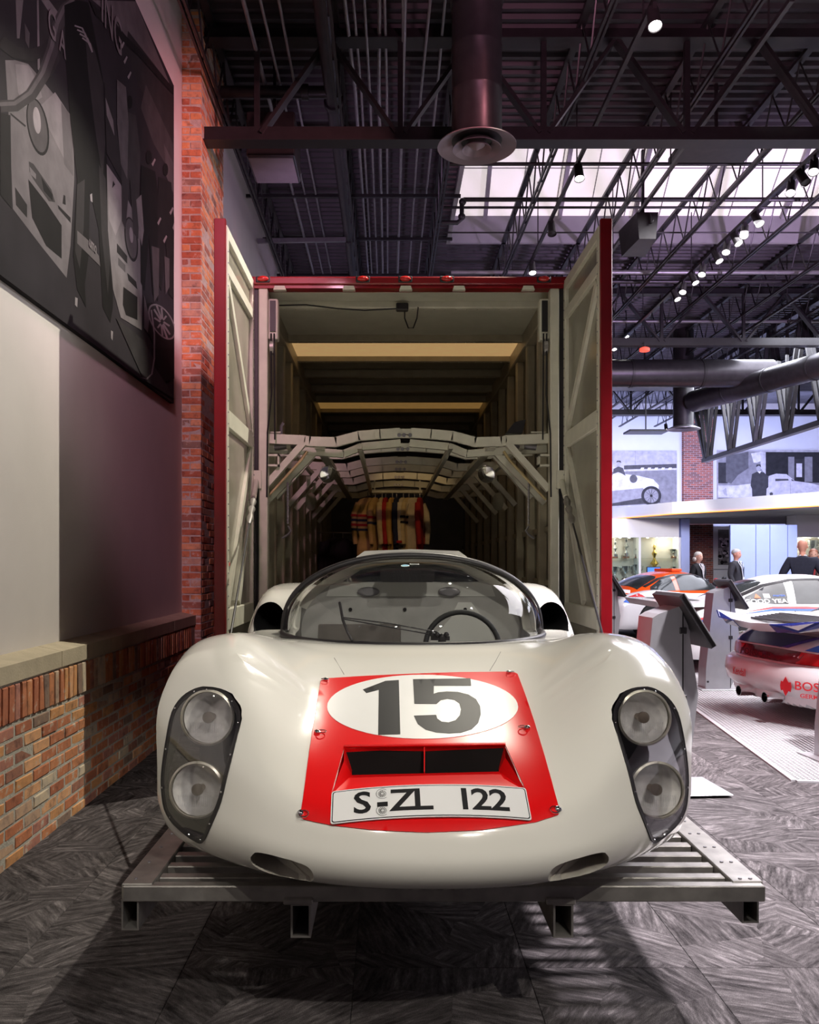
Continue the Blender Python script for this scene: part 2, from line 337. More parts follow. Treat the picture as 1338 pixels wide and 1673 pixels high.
ceiling = structure('ceiling', mb, deck_m, 'black ribbed steel roof deck')
fascia_m = mat('skylight_curb_grey', (.32, .31, .33), .7, 0, .04)
trim = structure('trim_2', MB().box(SX0, 15.9, SY1 - .06, SY1, 6.5, 6.93).box(SX0 - .06, SX0, SY0, SY1, 6.5, 9.4).box(SX0, 15.9, SY0, SY0 + .05, 6.55, 9.4), fascia_m, 'grey curb framing the skylight')
# sloping luminous panes
pane_m = bpy.data.materials.new('skylight_pane'); pane_m.use_nodes = True; b = pane_m.node_tree.nodes['Principled BSDF']
b.inputs['Base Color'].default_value = (.9, .88, .86, 1); b.inputs['Emission Color'].default_value = (1, .90, .88, 1); b.inputs['Emission Strength'].default_value = .56; b.inputs['Roughness'].default_value = .4
win = structure('window_1', MB().box(SX0, 15.9, 10.45, 10.5, 9.28, 9.4), fascia_m, 'bright translucent skylight in the roof')
def sky_pt(x, t, o=0): return Vector((x, SY1 - .05 - 3.0 * t - .74 * o, 6.92 + 2.45 * t - .67 * o))
nx = 27; dx = (15.8 - SX0) / nx
for i in range(nx):
    for k in range(5):
        x0, x1 = SX0 + i * dx + .006, SX0 + (i + 1) * dx - .006; t0, t1 = k / 5 + .002, (k + 1) / 5 - .002
        if x0 > 8.5: continue
        MB().hexa([sky_pt(x0, t0), sky_pt(x1, t0), sky_pt(x1, t1), sky_pt(x0, t1), sky_pt(x0, t0, -.01), sky_pt(x1, t0, -.01), sky_pt(x1, t1, -.01), sky_pt(x0, t1, -.01)]).build('pane', pane_m, win)
MB().hexa([sky_pt(8.5, 0), sky_pt(15.9, 0), sky_pt(15.9, 1), sky_pt(8.5, 1), sky_pt(8.5, 0, -.01), sky_pt(15.9, 0, -.01), sky_pt(15.9, 1, -.01), sky_pt(8.5, 1, -.01)]).build('pane', pane_m, win)
mull = MB()
for i in range(0, nx + 1): mull.bar(sky_pt(SX0 + i * dx, 0, .01), sky_pt(SX0 + i * dx, 1, .01), .012, .012)
for k in range(6): mull.bar(sky_pt(SX0, k / 5, .008), sky_pt(15.9, k / 5, .008), .008, .008)
mull.build('glazing_bar', fascia_m, win)
for i in range(0, 8):
    x = SX0 + .55 + i * 1.17; MB().bar(sky_pt(x, 0, .06), sky_pt(x, 1, .06), .06, .08).build('skylight_rafter', fascia_m, win)
# far skylight strip
MB().box(SX0, 15.9, 27.5, 29.2, 7.0, 7.05).build('far_pane', pane_m, win)
structure('trim_3', MB().box(SX0, 15.9, 29.14, 29.2, 6.5, 7.0).box(SX0, 15.9, 27.5, 27.56, 6.6, 7.0), fascia_m, 'grey curb of the far skylight')
# ================================================================== WHITE RACING CAR
CX, RZ = .11, .51            # car centre line, height of the ramp it stands on
def implicit_shell(Ff, yA, yB, zc, n=160, caps=44, mid=110, rmax=1.6):
    """closed surface Ff=0 found along rays from a spine; Ff(x,y,z)>0 inside"""
    O = []; D = []
    ang = np.linspace(0, 2 * math.pi, n, endpoint=False)
    rows = []
    for i in range(1, caps): t = (i / caps) ** 1.0 * math.pi / 2; rows.append((yA, t, -1))
    for y in np.linspace(yA, yB, mid): rows.append((y, math.pi / 2, 0))
    for i in range(caps - 1, 0, -1): t = i / caps * math.pi / 2; rows.append((yB, t, 1))
    for y, t, s in rows:
        dy = s * math.cos(t); rr = math.sin(t)
        for a in ang: O.append((0, y, zc)); D.append((rr * math.cos(a), dy, rr * math.sin(a)))
    O += [(0, yA, zc), (0, yB, zc)]; D += [(0, -1, 0), (0, 1, 0)]
    O = np.array(O); D = np.array(D); lo = np.zeros(len(O)); hi = np.full(len(O), np.nan)
    st = np.linspace(.02, rmax, 90); prev = np.zeros(len(O)); done = np.zeros(len(O), bool); hi[:] = rmax
    for s in st:
        P = O + D * s; v = Ff(P[:, 0], P[:, 1], P[:, 2]); out = (v < 0) & ~done
        hi[out] = s; lo[out] = prev[out]; done |= out; prev[:] = s
    for _ in range(26):
        m_ = (lo + hi) / 2; P = O + D * m_[:, None]; ins = Ff(P[:, 0], P[:, 1], P[:, 2]) > 0
        lo = np.where(ins, m_, lo); hi = np.where(ins, hi, m_)
    P = O + D * ((lo + hi) / 2)[:, None]; k = len(rows); fs = []
    for i in range(k - 1):
        for j in range(n): fs.append((i * n + j, i * n + (j + 1) % n, (i + 1) * n + (j + 1) % n, (i + 1) * n + j))
    a, b_ = len(P) - 2, len(P) - 1
    for j in range(n): fs.append((a, (j + 1) % n, j)); fs.append((b_, (k - 1) * n + j, (k - 1) * n + (j + 1) % n))
    return [tuple(p) for p in P], [f[::-1] for f in fs]
def smin(k, *fs):
    m_ = fs[0]
    for f in fs[1:]: m_ = np.minimum(m_, f)
    return m_ - k * np.log(sum(np.exp(-(f - m_) / k) for f in fs))
def itp(x, pts):            # smooth monotone interpolation through points
    xs = np.array([p[0] for p in pts], float); ys_ = np.array([p[1] for p in pts], float); h = np.diff(xs); dl = np.diff(ys_) / h
    m_ = np.zeros(len(xs)); m_[0] = dl[0]; m_[-1] = dl[-1]
    for i in range(1, len(xs) - 1):
        if dl[i - 1] * dl[i] > 0: w1, w2 = 2 * h[i] + h[i - 1], h[i] + 2 * h[i - 1]; m_[i] = (w1 + w2) / (w1 / dl[i - 1] + w2 / dl[i])
    x = np.clip(x, xs[0], xs[-1]); i = np.clip(np.searchsorted(xs, x) - 1, 0, len(xs) - 2); t = (x - xs[i]) / h[i]
    return (1 + 2 * t) * (1 - t) ** 2 * ys_[i] + t * (1 - t) ** 2 * h[i] * m_[i] + t * t * (3 - 2 * t) * ys_[i + 1] + t * t * (t - 1) * h[i] * m_[i + 1]
NY = 2.15
def race_F(x, y, z):
    ax = np.abs(x)
    yn = NY + .30 * np.power(np.minimum(ax, 1.0) / .66, 2.3)
    d = y - NY - (yn - NY) * np.clip(1 - (y - NY - .2) / 1.0, 0, 1)
    hood = itp(d, [(-.3, .12), (0, .215), (.03, .255), (.12, .312), (.25, .375), (.45, .45), (.70, .53), (1.0, .595), (1.15, .615), (2.05, .60), (2.12, .62), (2.2, .80), (2.6, .78), (3.2, .68), (3.7, .62), (4.1, .56)])
    fen = itp(d, [(-.3, .10), (0, .26), (.05, .385), (.12, .475), (.25, .59), (.42, .665), (.62, .692), (.85, .68), (1.2, .635), (1.7, .60), (2.02, .61), (2.14, .74), (2.3, .795), (2.6, .82), (3.1, .80), (3.6, .70), (4.1, .56)])
    rear = np.clip((y - 4.1) / .3, 0, 1)
    wf = np.exp(-((ax - .61) / (.19 - .02 * rear)) ** 2); wf = np.where(ax > .61, np.exp(-((ax - .61) / .38) ** 2), wf)
    top = hood * (1 - wf) + fen * wf
    cab = np.where(y > 4.285, itp(y, [(4.28, .965), (4.45, .95), (4.8, .88), (5.3, .74), (5.9, .5)]), .3)
    cabz = .58 + (cab - .58) * np.sqrt(np.clip(1 - (ax / .60) ** 2, 0, 1))
    top = np.maximum(top, np.where(y > 4.285, cabz, 0))
    hw = itp(y, [(2.1, .86), (2.75, .865), (3.1, .86), (3.6, .82), (4.1, .825), (4.6, .885), (5.2, .89), (6.2, .84)])
    side = hw - .10 * np.clip((z - .36) / .4, 0, 1.5) ** 2 - .10 * np.clip((.34 - z) / .3, 0, 1) ** 2 - ax
    nose = (y - yn) - .035 * np.clip((.2 - z) / .1, 0, 2) ** 2 + .01
    return smin(.022, (top - z) * .8, side, z - .078, nose * .9, 6.27 - y)
ivory = mat('ivory_car_paint', (.80, .785, .72), .16, 0, .015, 4, coat=.6)
signal_red = mat('signal_red_paint', (.78, .004, .006), .28, 0, .03, 4, coat=.3)
body_black = mat('pocket_black', (.012, .012, .013), .55, 0, .2, spec=.25)
car = thing('racing_car', 'white racing car with a red hood panel numbered 15 on the loading ramp', 'car', (CX, 4.2, RZ))
bv, bf = implicit_shell(race_F, 2.78, 5.7, .17, 220, 64, 150)
bv = [(x + CX, y, z + RZ) for x, y, z in bv]
BT = BVHTree.FromPolygons([Vector(p) for p in bv], bf)
EYE = Vector((0, 0, CH))
def hit(u, v, tree=None):
    d = (PX(u, v, 1) - EYE).normalized(); r_ = (tree or BT).ray_cast(EYE, d); return r_[0], r_[1]
def hit_in(u, v, cu, cv, tree=None):
    for k in range(60):
        p, n_ = hit(u, v, tree)
        if p is not None and p.y < 4.2 and n_.dot((p - EYE).normalized()) < -.12: return p, n_
        u += (cu - u) * .02; v += (cv - v) * .02
    return hit(cu, cv, tree)
def inpoly(p, poly):
    c = False; n = len(poly); j = n - 1
    for i in range(n):
        if (poly[i][1] > p[1]) != (poly[j][1] > p[1]) and p[0] < (poly[j][0] - poly[i][0]) * (p[1] - poly[i][1]) / (poly[j][1] - poly[i][1]) + poly[i][0]: c = not c
        j = i
    return c
def smooth_loop(pts, n=4):                # closed Catmull-Rom
    o = []; k = len(pts)
    for i in range(k):
        p0, p1, p2, p3 = (pts[(i + q) % k] for q in (-1, 0, 1, 2))
        for s in range(n):
            t = s / n; o.append(tuple(.5 * (2 * b_ + (c_ - a_) * t + (2 * a_ - 5 * b_ + 4 * c_ - d_) * t * t + (3 * b_ - a_ - 3 * c_ + d_) * t ** 3) for a_, b_, c_, d_ in zip(p0, p1, p2, p3)))
    return o
def densify(pts, step):
    o = []
    for a_, b_ in zip(pts, pts[1:] + pts[:1]):
        k = max(1, int(math.dist(a_, b_) / step))
        o += [(a_[0] + (b_[0] - a_[0]) * t / k, a_[1] + (b_[1] - a_[1]) * t / k) for t in range(k)]
    return o
def tri_fill(outline, holes=(), step=8):   # triangulate a 2D outline with inner points
    pts = []; edges = []
    for lp in [outline] + list(holes):
        o = len(pts); n = len(lp); pts += lp; edges += [(o + i, o + (i + 1) % n) for i in range(n)]
    us = [p[0] for p in outline]; vs = [p[1] for p in outline]; y = min(vs) + step / 2; r_ = 0
    while y < max(vs):
        x = min(us) + (step / 2 if r_ % 2 else 0)
        while x < max(us):
            if inpoly((x, y), outline) and not any(inpoly((x, y), h) for h in holes) and min(math.dist((x, y), q) for q in pts[:len(edges)]) > step * .45: pts.append((x, y))
            x += step
        y += step * .87; r_ += 1
    vo, _, fo, _, _, _ = delaunay_2d_cdt([Vector(p) for p in pts], edges, [], 0, 1e-5)
    ok = []
    for f in fo:
        c = (sum(vo[i].x for i in f) / 3, sum(vo[i].y for i in f) / 3)
        if inpoly(c, outline) and not any(inpoly(c, h) for h in holes): ok.append(tuple(f))
    return [(v.x, v.y) for v in vo], ok
def patch(name, outline, m, parent, off=.002, thick=.003, holes=(), step=8, mirror=False, tree=None, edge=6, sm=40):
    """skin that lies on the bodywork inside an outline seen on the photo; has real thickness"""
    outline = densify(outline, edge); holes = [densify(h, edge) for h in holes]
    p2, fs = tri_fill(outline, holes, step); cu = sum(p[0] for p in outline) / len(outline); cv = sum(p[1] for p in outline) / len(outline)
    T_ = []; B_ = []
    for u, v in p2:
        p, n_ = hit_in(u, v, cu, cv, tree); T_.append(p + n_ * off); B_.append(p + n_ * (off - thick))
    if mirror: T_ = [Vector((2 * CX - p.x, p.y, p.z)) for p in T_]; B_ = [Vector((2 * CX - p.x, p.y, p.z)) for p in B_]
    n = len(T_); ec = {}
    for f in fs:
        for a_, b_ in zip(f, f[1:] + f[:1]): ec[(a_, b_)] = 1
    rim = [(a_, b_, b_ + n, a_ + n) for (a_, b_) in ec if (b_, a_) not in ec]
    mb = MB().add(T_ + B_, fs + [tuple(i + n for i in f[::-1]) for f in fs] + rim)
    return mb.build(name, m, parent, sm, fix=True)

# outlines read from the photograph (pixels), laid on the body
q3 = lambda x, y: (240 + x / 2.909, 1020 + y / 2.909)
q6 = lambda x, y: (470 + x / 2.847, 1080 + y / 2.847)
HL = [(339.7, 1124), (370, 1131), (387, 1150), (393, 1170), (389.5, 1197), (381, 1233), (372, 1268), (362, 1310), (350, 1340), (337, 1368), (330, 1376), (320, 1373), (305, 1363), (284, 1345), (270, 1322), (265, 1288), (266, 1254), (273, 1206), (282, 1164), (298, 1140), (319, 1127)]
HL = smooth_loop(HL, 3)
DUCT = smooth_loop([q3(530, 1086), q3(580, 1090), q3(660, 1110), q3(750, 1135), q3(798, 1165), q3(812, 1205), q3(795, 1224), q3(735, 1218), q3(610, 1185), q3(530, 1148), q3(508, 1115)], 3)
PANEL = [q6(152, 98), q6(165, 86), q6(350, 74), q6(560, 64), q6(800, 56), q6(1050, 54), q6(1070, 64), q6(1110, 170), q6(1150, 290), q6(1200, 460), q6(1235, 590), q6(1264, 700), q6(1255, 718), q6(1150, 752), q6(900, 788), q6(650, 799), q6(400, 788), q6(200, 765), q6(75, 738), q6(60, 722), q6(72, 640), q6(100, 420), q6(125, 260)]
TROUGH = [q6(262, 408), q6(430, 400), q6(640, 398), q6(1012, 394), q6(1060, 500), q6(1112, 615), q6(900, 622), q6(640, 622), q6(400, 625), q6(200, 634), q6(228, 530)]
def ring3(outline, mirror=False, tree=None):
    cu = sum(p[0] for p in outline) / len(outline); cv = sum(p[1] for p in outline) / len(outline)
    o = [hit_in(u, v, cu, cv, tree) for u, v in outline]; P_ = [a_ for a_, _ in o]; N_ = [b_ for _, b_ in o]
    if mirror: P_ = [Vector((2 * CX - p.x, p.y, p.z)) for p in P_]; N_ = [Vector((-p.x, p.y, p.z)) for p in N_]
    return P_, N_
POCKETS = {}
def cut_obj(mb, m, nm):
    m = m.copy(); m.name = 'pocket_%s_%d' % (nm, len(POCKETS)); POCKETS[m.name] = nm; return mb.build('cutter', m, None, 0, fix=True)
def cutter(P_, N_, depth, m, inward, taper=.94, nm='pocket'):
    """pocket tool: ring lifted off the surface, ring pushed in along `inward`"""
    c = sum(P_, Vector()) / len(P_); n = len(P_); inward = Vector(inward).normalized()
    dep = depth if callable(depth) else (lambda i: depth)
    top = [p + n_ * .02 for p, n_ in zip(P_, N_)]; bot = [c + (p - c) * taper + inward * dep(i) for i, p in enumerate(P_)]
    ct = sum(top, Vector()) / n + sum(N_, Vector()).normalized() * .08; cb = sum(bot, Vector()) / n
    vs = top + bot + [ct, cb]; fs = [(i, (i + 1) % n, n + (i + 1) % n, n + i) for i in range(n)] + [((i + 1) % n, i, 2 * n) for i in range(n)] + [(n + i, n + (i + 1) % n, 2 * n + 1) for i in range(n)]
    return cut_obj(MB().add(vs, fs), m, nm)
bmb = MB(); bmb.add(bv, bf); body = bmb.build('bodywork', ivory, car, 0, fix=True)
cutters = []
duct_m = mat('brake_duct_paint', (.55, .52, .46), .4, 0, .1)
trough_m = mat('trough_red', (.70, .004, .006), .3, 0, .05)
for mir in (False, True):
    s = -1 if mir else 1
    P_, N_ = ring3(HL, mir); cutters.append(cutter(P_, N_, .105, body_black, (.25 * s, .9, -.22), nm='headlight_bucket'))
    P_, N_ = ring3(DUCT, mir); us = [p[0] for p in DUCT]; a_, b_ = min(us), max(us)
    cutters.append(cutter(P_, N_, (lambda i: .012 + .17 * ((b_ - DUCT[i][0]) / (b_ - a_)) ** 1.6), duct_m, (-.15 * s, 1, .05), .86, 'brake_duct'))
P_, N_ = ring3(TROUGH); vs_ = [p[1] for p in TROUGH]; va, vb = min(vs_), max(vs_)
TRD = lambda v: .004 + .075 * (vb - v) / (vb - va)
cutters.append(cutter(P_, N_, (lambda i: TRD(TROUGH[i][1])), trough_m, (0, .45, -.9), .97, 'vent_trough'))
# cockpit opening
cab = [(.545 * math.sin(t), 4.02 - .61 * math.cos(t)) for t in np.linspace(-math.pi / 2, math.pi / 2, 25)] + [(.545, 4.27), (-.545, 4.27)]
cock_m = mat('cockpit_lining', (.30, .29, .28), .8, 0, .2, 12)
cutters.append(cut_obj(MB().prism([(x + CX, y, RZ + .16) for x, y in cab], (0, 0, .9)), cock_m, 'cockpit_tub'))
for s in (-1, 1):
    for wy in (2.98, 5.28):
        cutters.append(cut_obj(MB().lathe([(.335, 0), (.335, .5)], (CX + s * .56, wy, RZ + .30), (s, 0, 0), 40), body_black, 'wheel_arch'))
    # engine intake mouths in the rear haunches
    cutters.append(cut_obj(MB().lathe([(.02, -.3), (.082, -.3), (.066, .32), (.02, .32)], (CX + s * .70, 4.44, RZ + .675), (0, 1, .12), 32), body_black, 'engine_intake'))
for i, c_ in enumerate(cutters):
    md = body.modifiers.new('cut%d' % i, 'BOOLEAN'); md.operation = 'DIFFERENCE'; md.object = c_; md.solver = 'EXACT'; md.material_mode = 'TRANSFER'
dg = bpy.context.evaluated_depsgraph_get(); me = bpy.data.meshes.new_from_object(body.evaluated_get(dg)); body.modifiers.clear(); body.data = me; me.name = 'bodywork'
for c_ in cutters: bpy.data.objects.remove(c_)
me.polygons.foreach_set('use_smooth', [True] * len(me.polygons)); me.set_sharp_from_angle(angle=R(32))
# pockets become parts of their own
for slot, mm in enumerate(list(me.materials)):
    if mm is None or mm.name not in POCKETS: continue
    bm = bmesh.new(); bm.from_mesh(me); keep = [f for f in bm.faces if f.material_index != slot]
    if len(keep) == len(bm.faces): bm.free(); continue
    bmesh.ops.delete(bm, geom=keep, context='FACES'); m2 = bpy.data.meshes.new(POCKETS[mm.name]); bm.to_mesh(m2); bm.free()
    m2.materials.clear(); m2.materials.append(mm); m2.polygons.foreach_set('material_index', [0] * len(m2.polygons))
    o = bpy.data.objects.new(POCKETS[mm.name], m2); C.objects.link(o); o.parent = car
    bm = bmesh.new(); bm.from_mesh(me); bmesh.ops.delete(bm, geom=[f for f in bm.faces if f.material_index == slot], context='FACES'); bm.to_mesh(me); bm.free()

# ---- headlamps behind clear covers
lens_m = glass('headlamp_glass', (.96, .96, .97), .25)
cover_m = glass('perspex_cover', (.93, .93, .94), .16)
refl_m = mat('reflector', (.86, .84, .80), .30, .0, .15, 40)
ringm = mat('lamp_ring', (.55, .52, .45), .35, .7, .2, 30)
bulb_m = mat('bulb_cap', (.30, .24, .18), .4, .5, .2)
for mir in (False, True):
    for (u, v) in ((337, 1173), (319, 1292)):
        p, n_ = hit_in(u, v, 330, 1230); ax = Vector((-.10 if not mir else .10, -1, .10)).normalized()
        if mir: p = Vector((2 * CX - p.x, p.y, p.z))
        c = p - ax * .020
        h = MB().lathe([(.004, -.05), (.035, -.045), (.060, -.025), (.074, .0)], c, ax, 32, cap=False).build('headlamp_reflector', refl_m, car, 50)
        MB().lathe([(.074, -.004), (.081, -.004), (.082, .010), (.076, .014), (.074, .010)], c, ax, 40, cap=False).build('headlamp_ring', ringm, h, 40)
        g = MB().lathe([(.075, .008), (.068, .013), (.05, .018), (.025, .021), (.001, .022)], c, ax, 32, cap=False)
        g.build('headlamp_lens', lens_m, h, 50)
        MB().lathe([(.010, -.045), (.010, -.005), (.017, -.005), (.017, .004), (.004, .006)], c, ax, 20).build('bulb', bulb_m, h, 40)
        fl = MB()
        for k in range(-9, 10):
            x = k * .0052; hgt = .022
            bx_ = basis(c + ax * .0215, (1, 0, 0), ax); fl.bar(bx_ @ Vector((x, -.044, -.006 + .008 * (1 - abs(x) / .05))), bx_ @ Vector((x, -.012, .004)), .0016, .0016)
        fl.build('lens_fluting', lens_m, h)
        if v > 1200:
            MB().sphere(p + Vector((.075 * (-1 if mir else 1), .03, -.06)), .014, 10).build('amber_bulb', mat('amber', (.55, .18, .03), .25, 0, .1), car, 60)
    patch('headlight_cover', HL, cover_m, car, .002, .003, mirror=mir, step=9)
    P_, N_ = ring3(HL, mir); c = sum(P_, Vector()) / len(P_)
    k = len(P_); inn = [p + (c - p).normalized() * .017 for p in P_]
    rim = MB().add([p + n_ * .0045 for p, n_ in zip(P_, N_)] + [p + n_ * .0045 for p, n_ in zip(inn, N_)] + [p - n_ * .004 for p, n_ in zip(P_, N_)] + [p - n_ * .004 for p, n_ in zip(inn, N_)],
        [(i, (i + 1) % k, k + (i + 1) % k, k + i) for i in range(k)] + [(2 * k + i, 2 * k + (i + 1) % k, (i + 1) % k, i) for i in range(k)] + [(k + i, k + (i + 1) % k, 3 * k + (i + 1) % k, 3 * k + i) for i in range(k)])
    rim.build('cover_seal', black_paint, car, 40, fix=True)
    for i in range(0, k, 5):
        q = P_[i] + (c - P_[i]).normalized() * .0085 + N_[i] * .005
        MB().lathe([(.0035, 0), (.003, .0015), (.001, .002)], q, N_[i], 8).build('cover_rivet', chrome, car, 40)

# ---- red panel, roundel, number
panel = patch('hood_panel', PANEL, signal_red, car, .004, .004, holes=[TROUGH], step=10)
oval = [(470 + (627 + 445 * math.cos(t)) / 2.847, 1080 + (219 + 149 * math.sin(t)) / 2.847) for t in np.linspace(0, 2 * math.pi, 60, endpoint=False)]
roundel_m = mat('roundel_white', (.80, .80, .78), .35, 0, .02); num_m = mat('number_black', (.014, .014, .016), .45, 0, .1, spec=.2)
patch('roundel', oval, roundel_m, panel, .0052, .001, step=9)
one = [q6(350, 140), q6(455, 100), q6(517, 96), q6(524, 348), q6(421, 351), q6(424, 141), q6(366, 156)]
five = [q6(*p) for p in [(583, 92), (850, 88), (853, 122), (680, 122), (679, 160), (700, 153), (740, 149), (790, 151), (840, 163), (876, 185), (895, 218), (898, 255), (886, 295), (855, 325), (805, 341), (750, 344), (690, 340), (640, 326), (605, 300), (587, 262), (690, 258), (696, 276), (716, 290), (748, 293), (780, 283), (800, 260), (805, 232), (798, 205), (775, 188), (742, 183), (712, 189), (692, 207), (589, 206)]]
patch('numeral', one, num_m, panel, .0062, .001, step=9); patch('numeral', five, num_m, panel, .0062, .001, step=9)
# sloping floor of the trough, slot and divider
def surf(u, v, off=0):
    p, n_ = hit(u, v); return p + n_ * off
ct = Vector((0, .45, -.9)).normalized()
slot_top = [q6(268, 410), q6(640, 400), q6(1008, 396)]; slot_bot = [q6(298, 478), q6(640, 470), q6(985, 462)]
tf = MB(); N1 = 16; rows = []
for k in range(9):
    t = k / 8; row = []
    for i in range(N1 + 1):
        s_ = i / N1; ua, va_ = q6(298 + (985 - 298) * s_, 478 - 16 * s_); ub, vb_ = q6(200 + (1112 - 200) * s_, 634 - 20 * s_)
        u, v = ua + (ub - ua) * t, va_ + (vb_ - va_) * t; row.append(surf(u, v) + ct * (.040 * (1 - t) ** 1.2 + .0) + Vector((0, 0, .0035)) * t)
    rows.append(row)
vs = [p for r_ in rows for p in r_]; n = N1 + 1
tf.add(vs, [(k * n + i, k * n + i + 1, (k + 1) * n + i + 1, (k + 1) * n + i) for k in range(8) for i in range(N1)])
lp = [rows[0][i] + ct * .05 for i in range(n)]
tf.add(rows[0] + lp, [(i, i + 1, n + i + 1, n + i) for i in range(N1)]); tf.build('vent_floor', signal_red, panel, 60)
for side in (0, -1):
    wl = MB()
    a_ = [rows[k][side] for k in range(9)]; top_ = []
    for k in range(9):
        t = k / 8; x0 = 262 + (200 - 262) * t if side == 0 else 1012 + (1112 - 1012) * t; y0 = (470 + (634 - 470) * t) if side == 0 else (455 + (615 - 455) * t)
        top_.append(surf(*q6(x0, y0), .004))
    wl.add(a_ + top_, [(k, k + 1, 10 + k, 9 + k) for k in range(8)])
    e0 = surf(*q6(262 if side == 0 else 1012, 408 if side == 0 else 394), .004); wl.add([a_[0], top_[0], e0, a_[0] + ct * .01 + (e0 - top_[0]) * .9], [(0, 1, 2, 3)]); wl.build('vent_side', signal_red, panel, 60)
lipb = [surf(*q6(x, 404 - 10 * (x - 262) / 750), .006) for x in np.linspace(262, 1012, 16)]
MB().tube(lipb, .005, 8).build('vent_lip', signal_red, panel, 60)
back = MB().add([surf(*q6(x, 400 - 8 * (x - 262) / 750)) + ct * .006 for x in (270, 1005)] + [surf(*q6(x, 470)) + ct * .06 for x in (1000, 285)], [(0, 1, 2, 3)]); back.build('vent_slot', mat('vent_slot_dark', (.012, .01, .01), .9, 0, .2, spec=.05), panel)  # dark sheet closing the slot, the shade of its depth put into the colour
MB().bar(surf(*q6(636, 402)) + ct * .004, surf(*q6(637, 470)) + ct * .040, .003, .02).build('vent_divider', signal_red, panel)
# number plate
plate_m = mat('plate_white', (.82, .82, .82), .35, 0, .01); pl = []
q = [q6(204, 746), q6(1124, 730), q6(1100, 620), q6(216, 636)]
c0, c1, c2, c3 = (surf(*a_, .02) for a_ in q)
xv = (c1 - c0).normalized(); cen = (c0 + c1 + c2 + c3) / 4; upv = ((c2 + c3) - (c0 + c1)).normalized(); nv = xv.cross(upv).normalized()
PW, PHt = .52, max(.105, ((c2 + c3) / 2 - (c0 + c1) / 2).length)
pw, ph = PW / 2, PHt / 2; bend = lambda x: -.022 * (x / pw) ** 2
lift = -1
for gx in np.linspace(-pw, pw, 15):
    for gy in np.linspace(-ph, ph, 5):
        o_ = cen + xv * gx + upv * gy + nv * .3; r_ = BT.ray_cast(o_, -nv)
        if r_[0] is not None: lift = max(lift, .3 - r_[3] - bend(gx))
pm = basis(cen + nv * (lift + .006), xv, nv)
def rrect(w, h, r_, n=4):
    return [(sx * (w - r_) + r_ * math.cos(a_), sy * (h - r_) + r_ * math.sin(a_)) for sx, sy, a0 in ((1, 1, 0), (-1, 1, 90), (-1, -1, 180), (1, -1, 270)) for a_ in [R(a0 + 90 * k / n) for k in range(n + 1)]]
bend = lambda x: -.022 * (x / pw) ** 2
def plate_layer(name, w, h, r_, z0, z1, m, parent):
    o = rrect(w, h, r_); p2, fs = tri_fill(densify(o, .03), [], .03)
    n = len(p2); T_ = [pm @ Vector((x, y, z1 + bend(x))) for x, y in p2]; B_ = [pm @ Vector((x, y, z0 + bend(x))) for x, y in p2]
    ec = {(a_, b_) for f in fs for a_, b_ in zip(f, f[1:] + f[:1])}; rim = [(a_, b_, b_ + n, a_ + n) for (a_, b_) in ec if (b_, a_) not in ec]
    return MB().add(T_ + B_, fs + [tuple(i + n for i in f[::-1]) for f in fs] + rim).build(name, m, parent, 40, fix=True)
plate = plate_layer('number_plate', pw, ph, .008, -.003, 0, plate_m, car)
plate_layer('plate_border', pw - .003, ph - .003, .007, -.001, .0004, num_m, plate); plate_layer('plate_field', pw - .0055, ph - .0055, .006, -.001, .0008, plate_m, plate)
def bent_text(body_, size, x, y, bold, sx=1):
    o = text_mesh('plate_lettering', body_, size, num_m, plate, Matrix.Identity(4), .0004, bold, sx)
    off = parent_off(plate)
    for v_ in o.data.vertices:
        l = v_.co + off; v_.co = (pm @ Vector((l.x + x, l.y + y, l.z + .0014 + bend(l.x + x)))) - off
    return o
for ch, xx in (('S', -.178), ('Z', -.071), ('L', -.020), ('1', .090), ('2', .133), ('2', .181)): bent_text(ch, .096, xx, 0, .0016, 1.12)
bent_text('-', .09, -.125, .0, .003, 1.0)
for yy in (.027, -.027):
    rg = MB()
    for r0, r1 in ((.0155, .0165), (.010, .0107)):
        k = 28; a_ = [pm @ Vector((-.125 + r_ * math.cos(t), yy + r_ * math.sin(t), .0016 + bend(-.125))) for r_ in (r0, r1) for t in np.linspace(0, 2 * math.pi, k, endpoint=False)]
        rg.add(a_, [(i, (i + 1) % k, k + (i + 1) % k, k + i) for i in range(k)])
    for t in range(12):
        a_ = t * math.pi / 6; rg.bar(pm @ Vector((-.125 + .004 * math.cos(a_), yy + .004 * math.sin(a_), .0016 + bend(-.125))), pm @ Vector((-.125 + .0095 * math.cos(a_), yy + .0095 * math.sin(a_), .0016 + bend(-.125))), .0014, .0006)
    rg.build('plate_seal', num_m, plate)
# pin rings on the panel
def ring_pin(u, v, da):
    p, n_ = hit(u, v); t_ = n_.cross(Vector((0, 0, 1))).normalized(); b_ = n_.cross(t_)
    o = MB().lathe([(.009, 0), (.009, .006), (.005, .009), (.002, .010)], p + n_ * .003, n_, 12).build('panel_pin', chrome, car, 40)
    c = p + n_ * .012 + t_ * .012 * math.cos(da) + b_ * .012 * math.sin(da)
    MB().tube([c + t_ * .0135 * math.cos(a_) + b_ * .0105 * math.sin(a_) + n_ * .003 * math.sin(a_) for a_ in np.linspace(0, 2 * math.pi, 20)], .0015, 6).build('pin_ring', chrome, o, 60)
for x, y, da in ((176, 94, .5), (1030, 60, 2.5), (136, 338, 2.6), (1115, 318, .4), (62, 712, 2.9), (1254, 694, .2)): ring_pin(*q6(x, y), da)
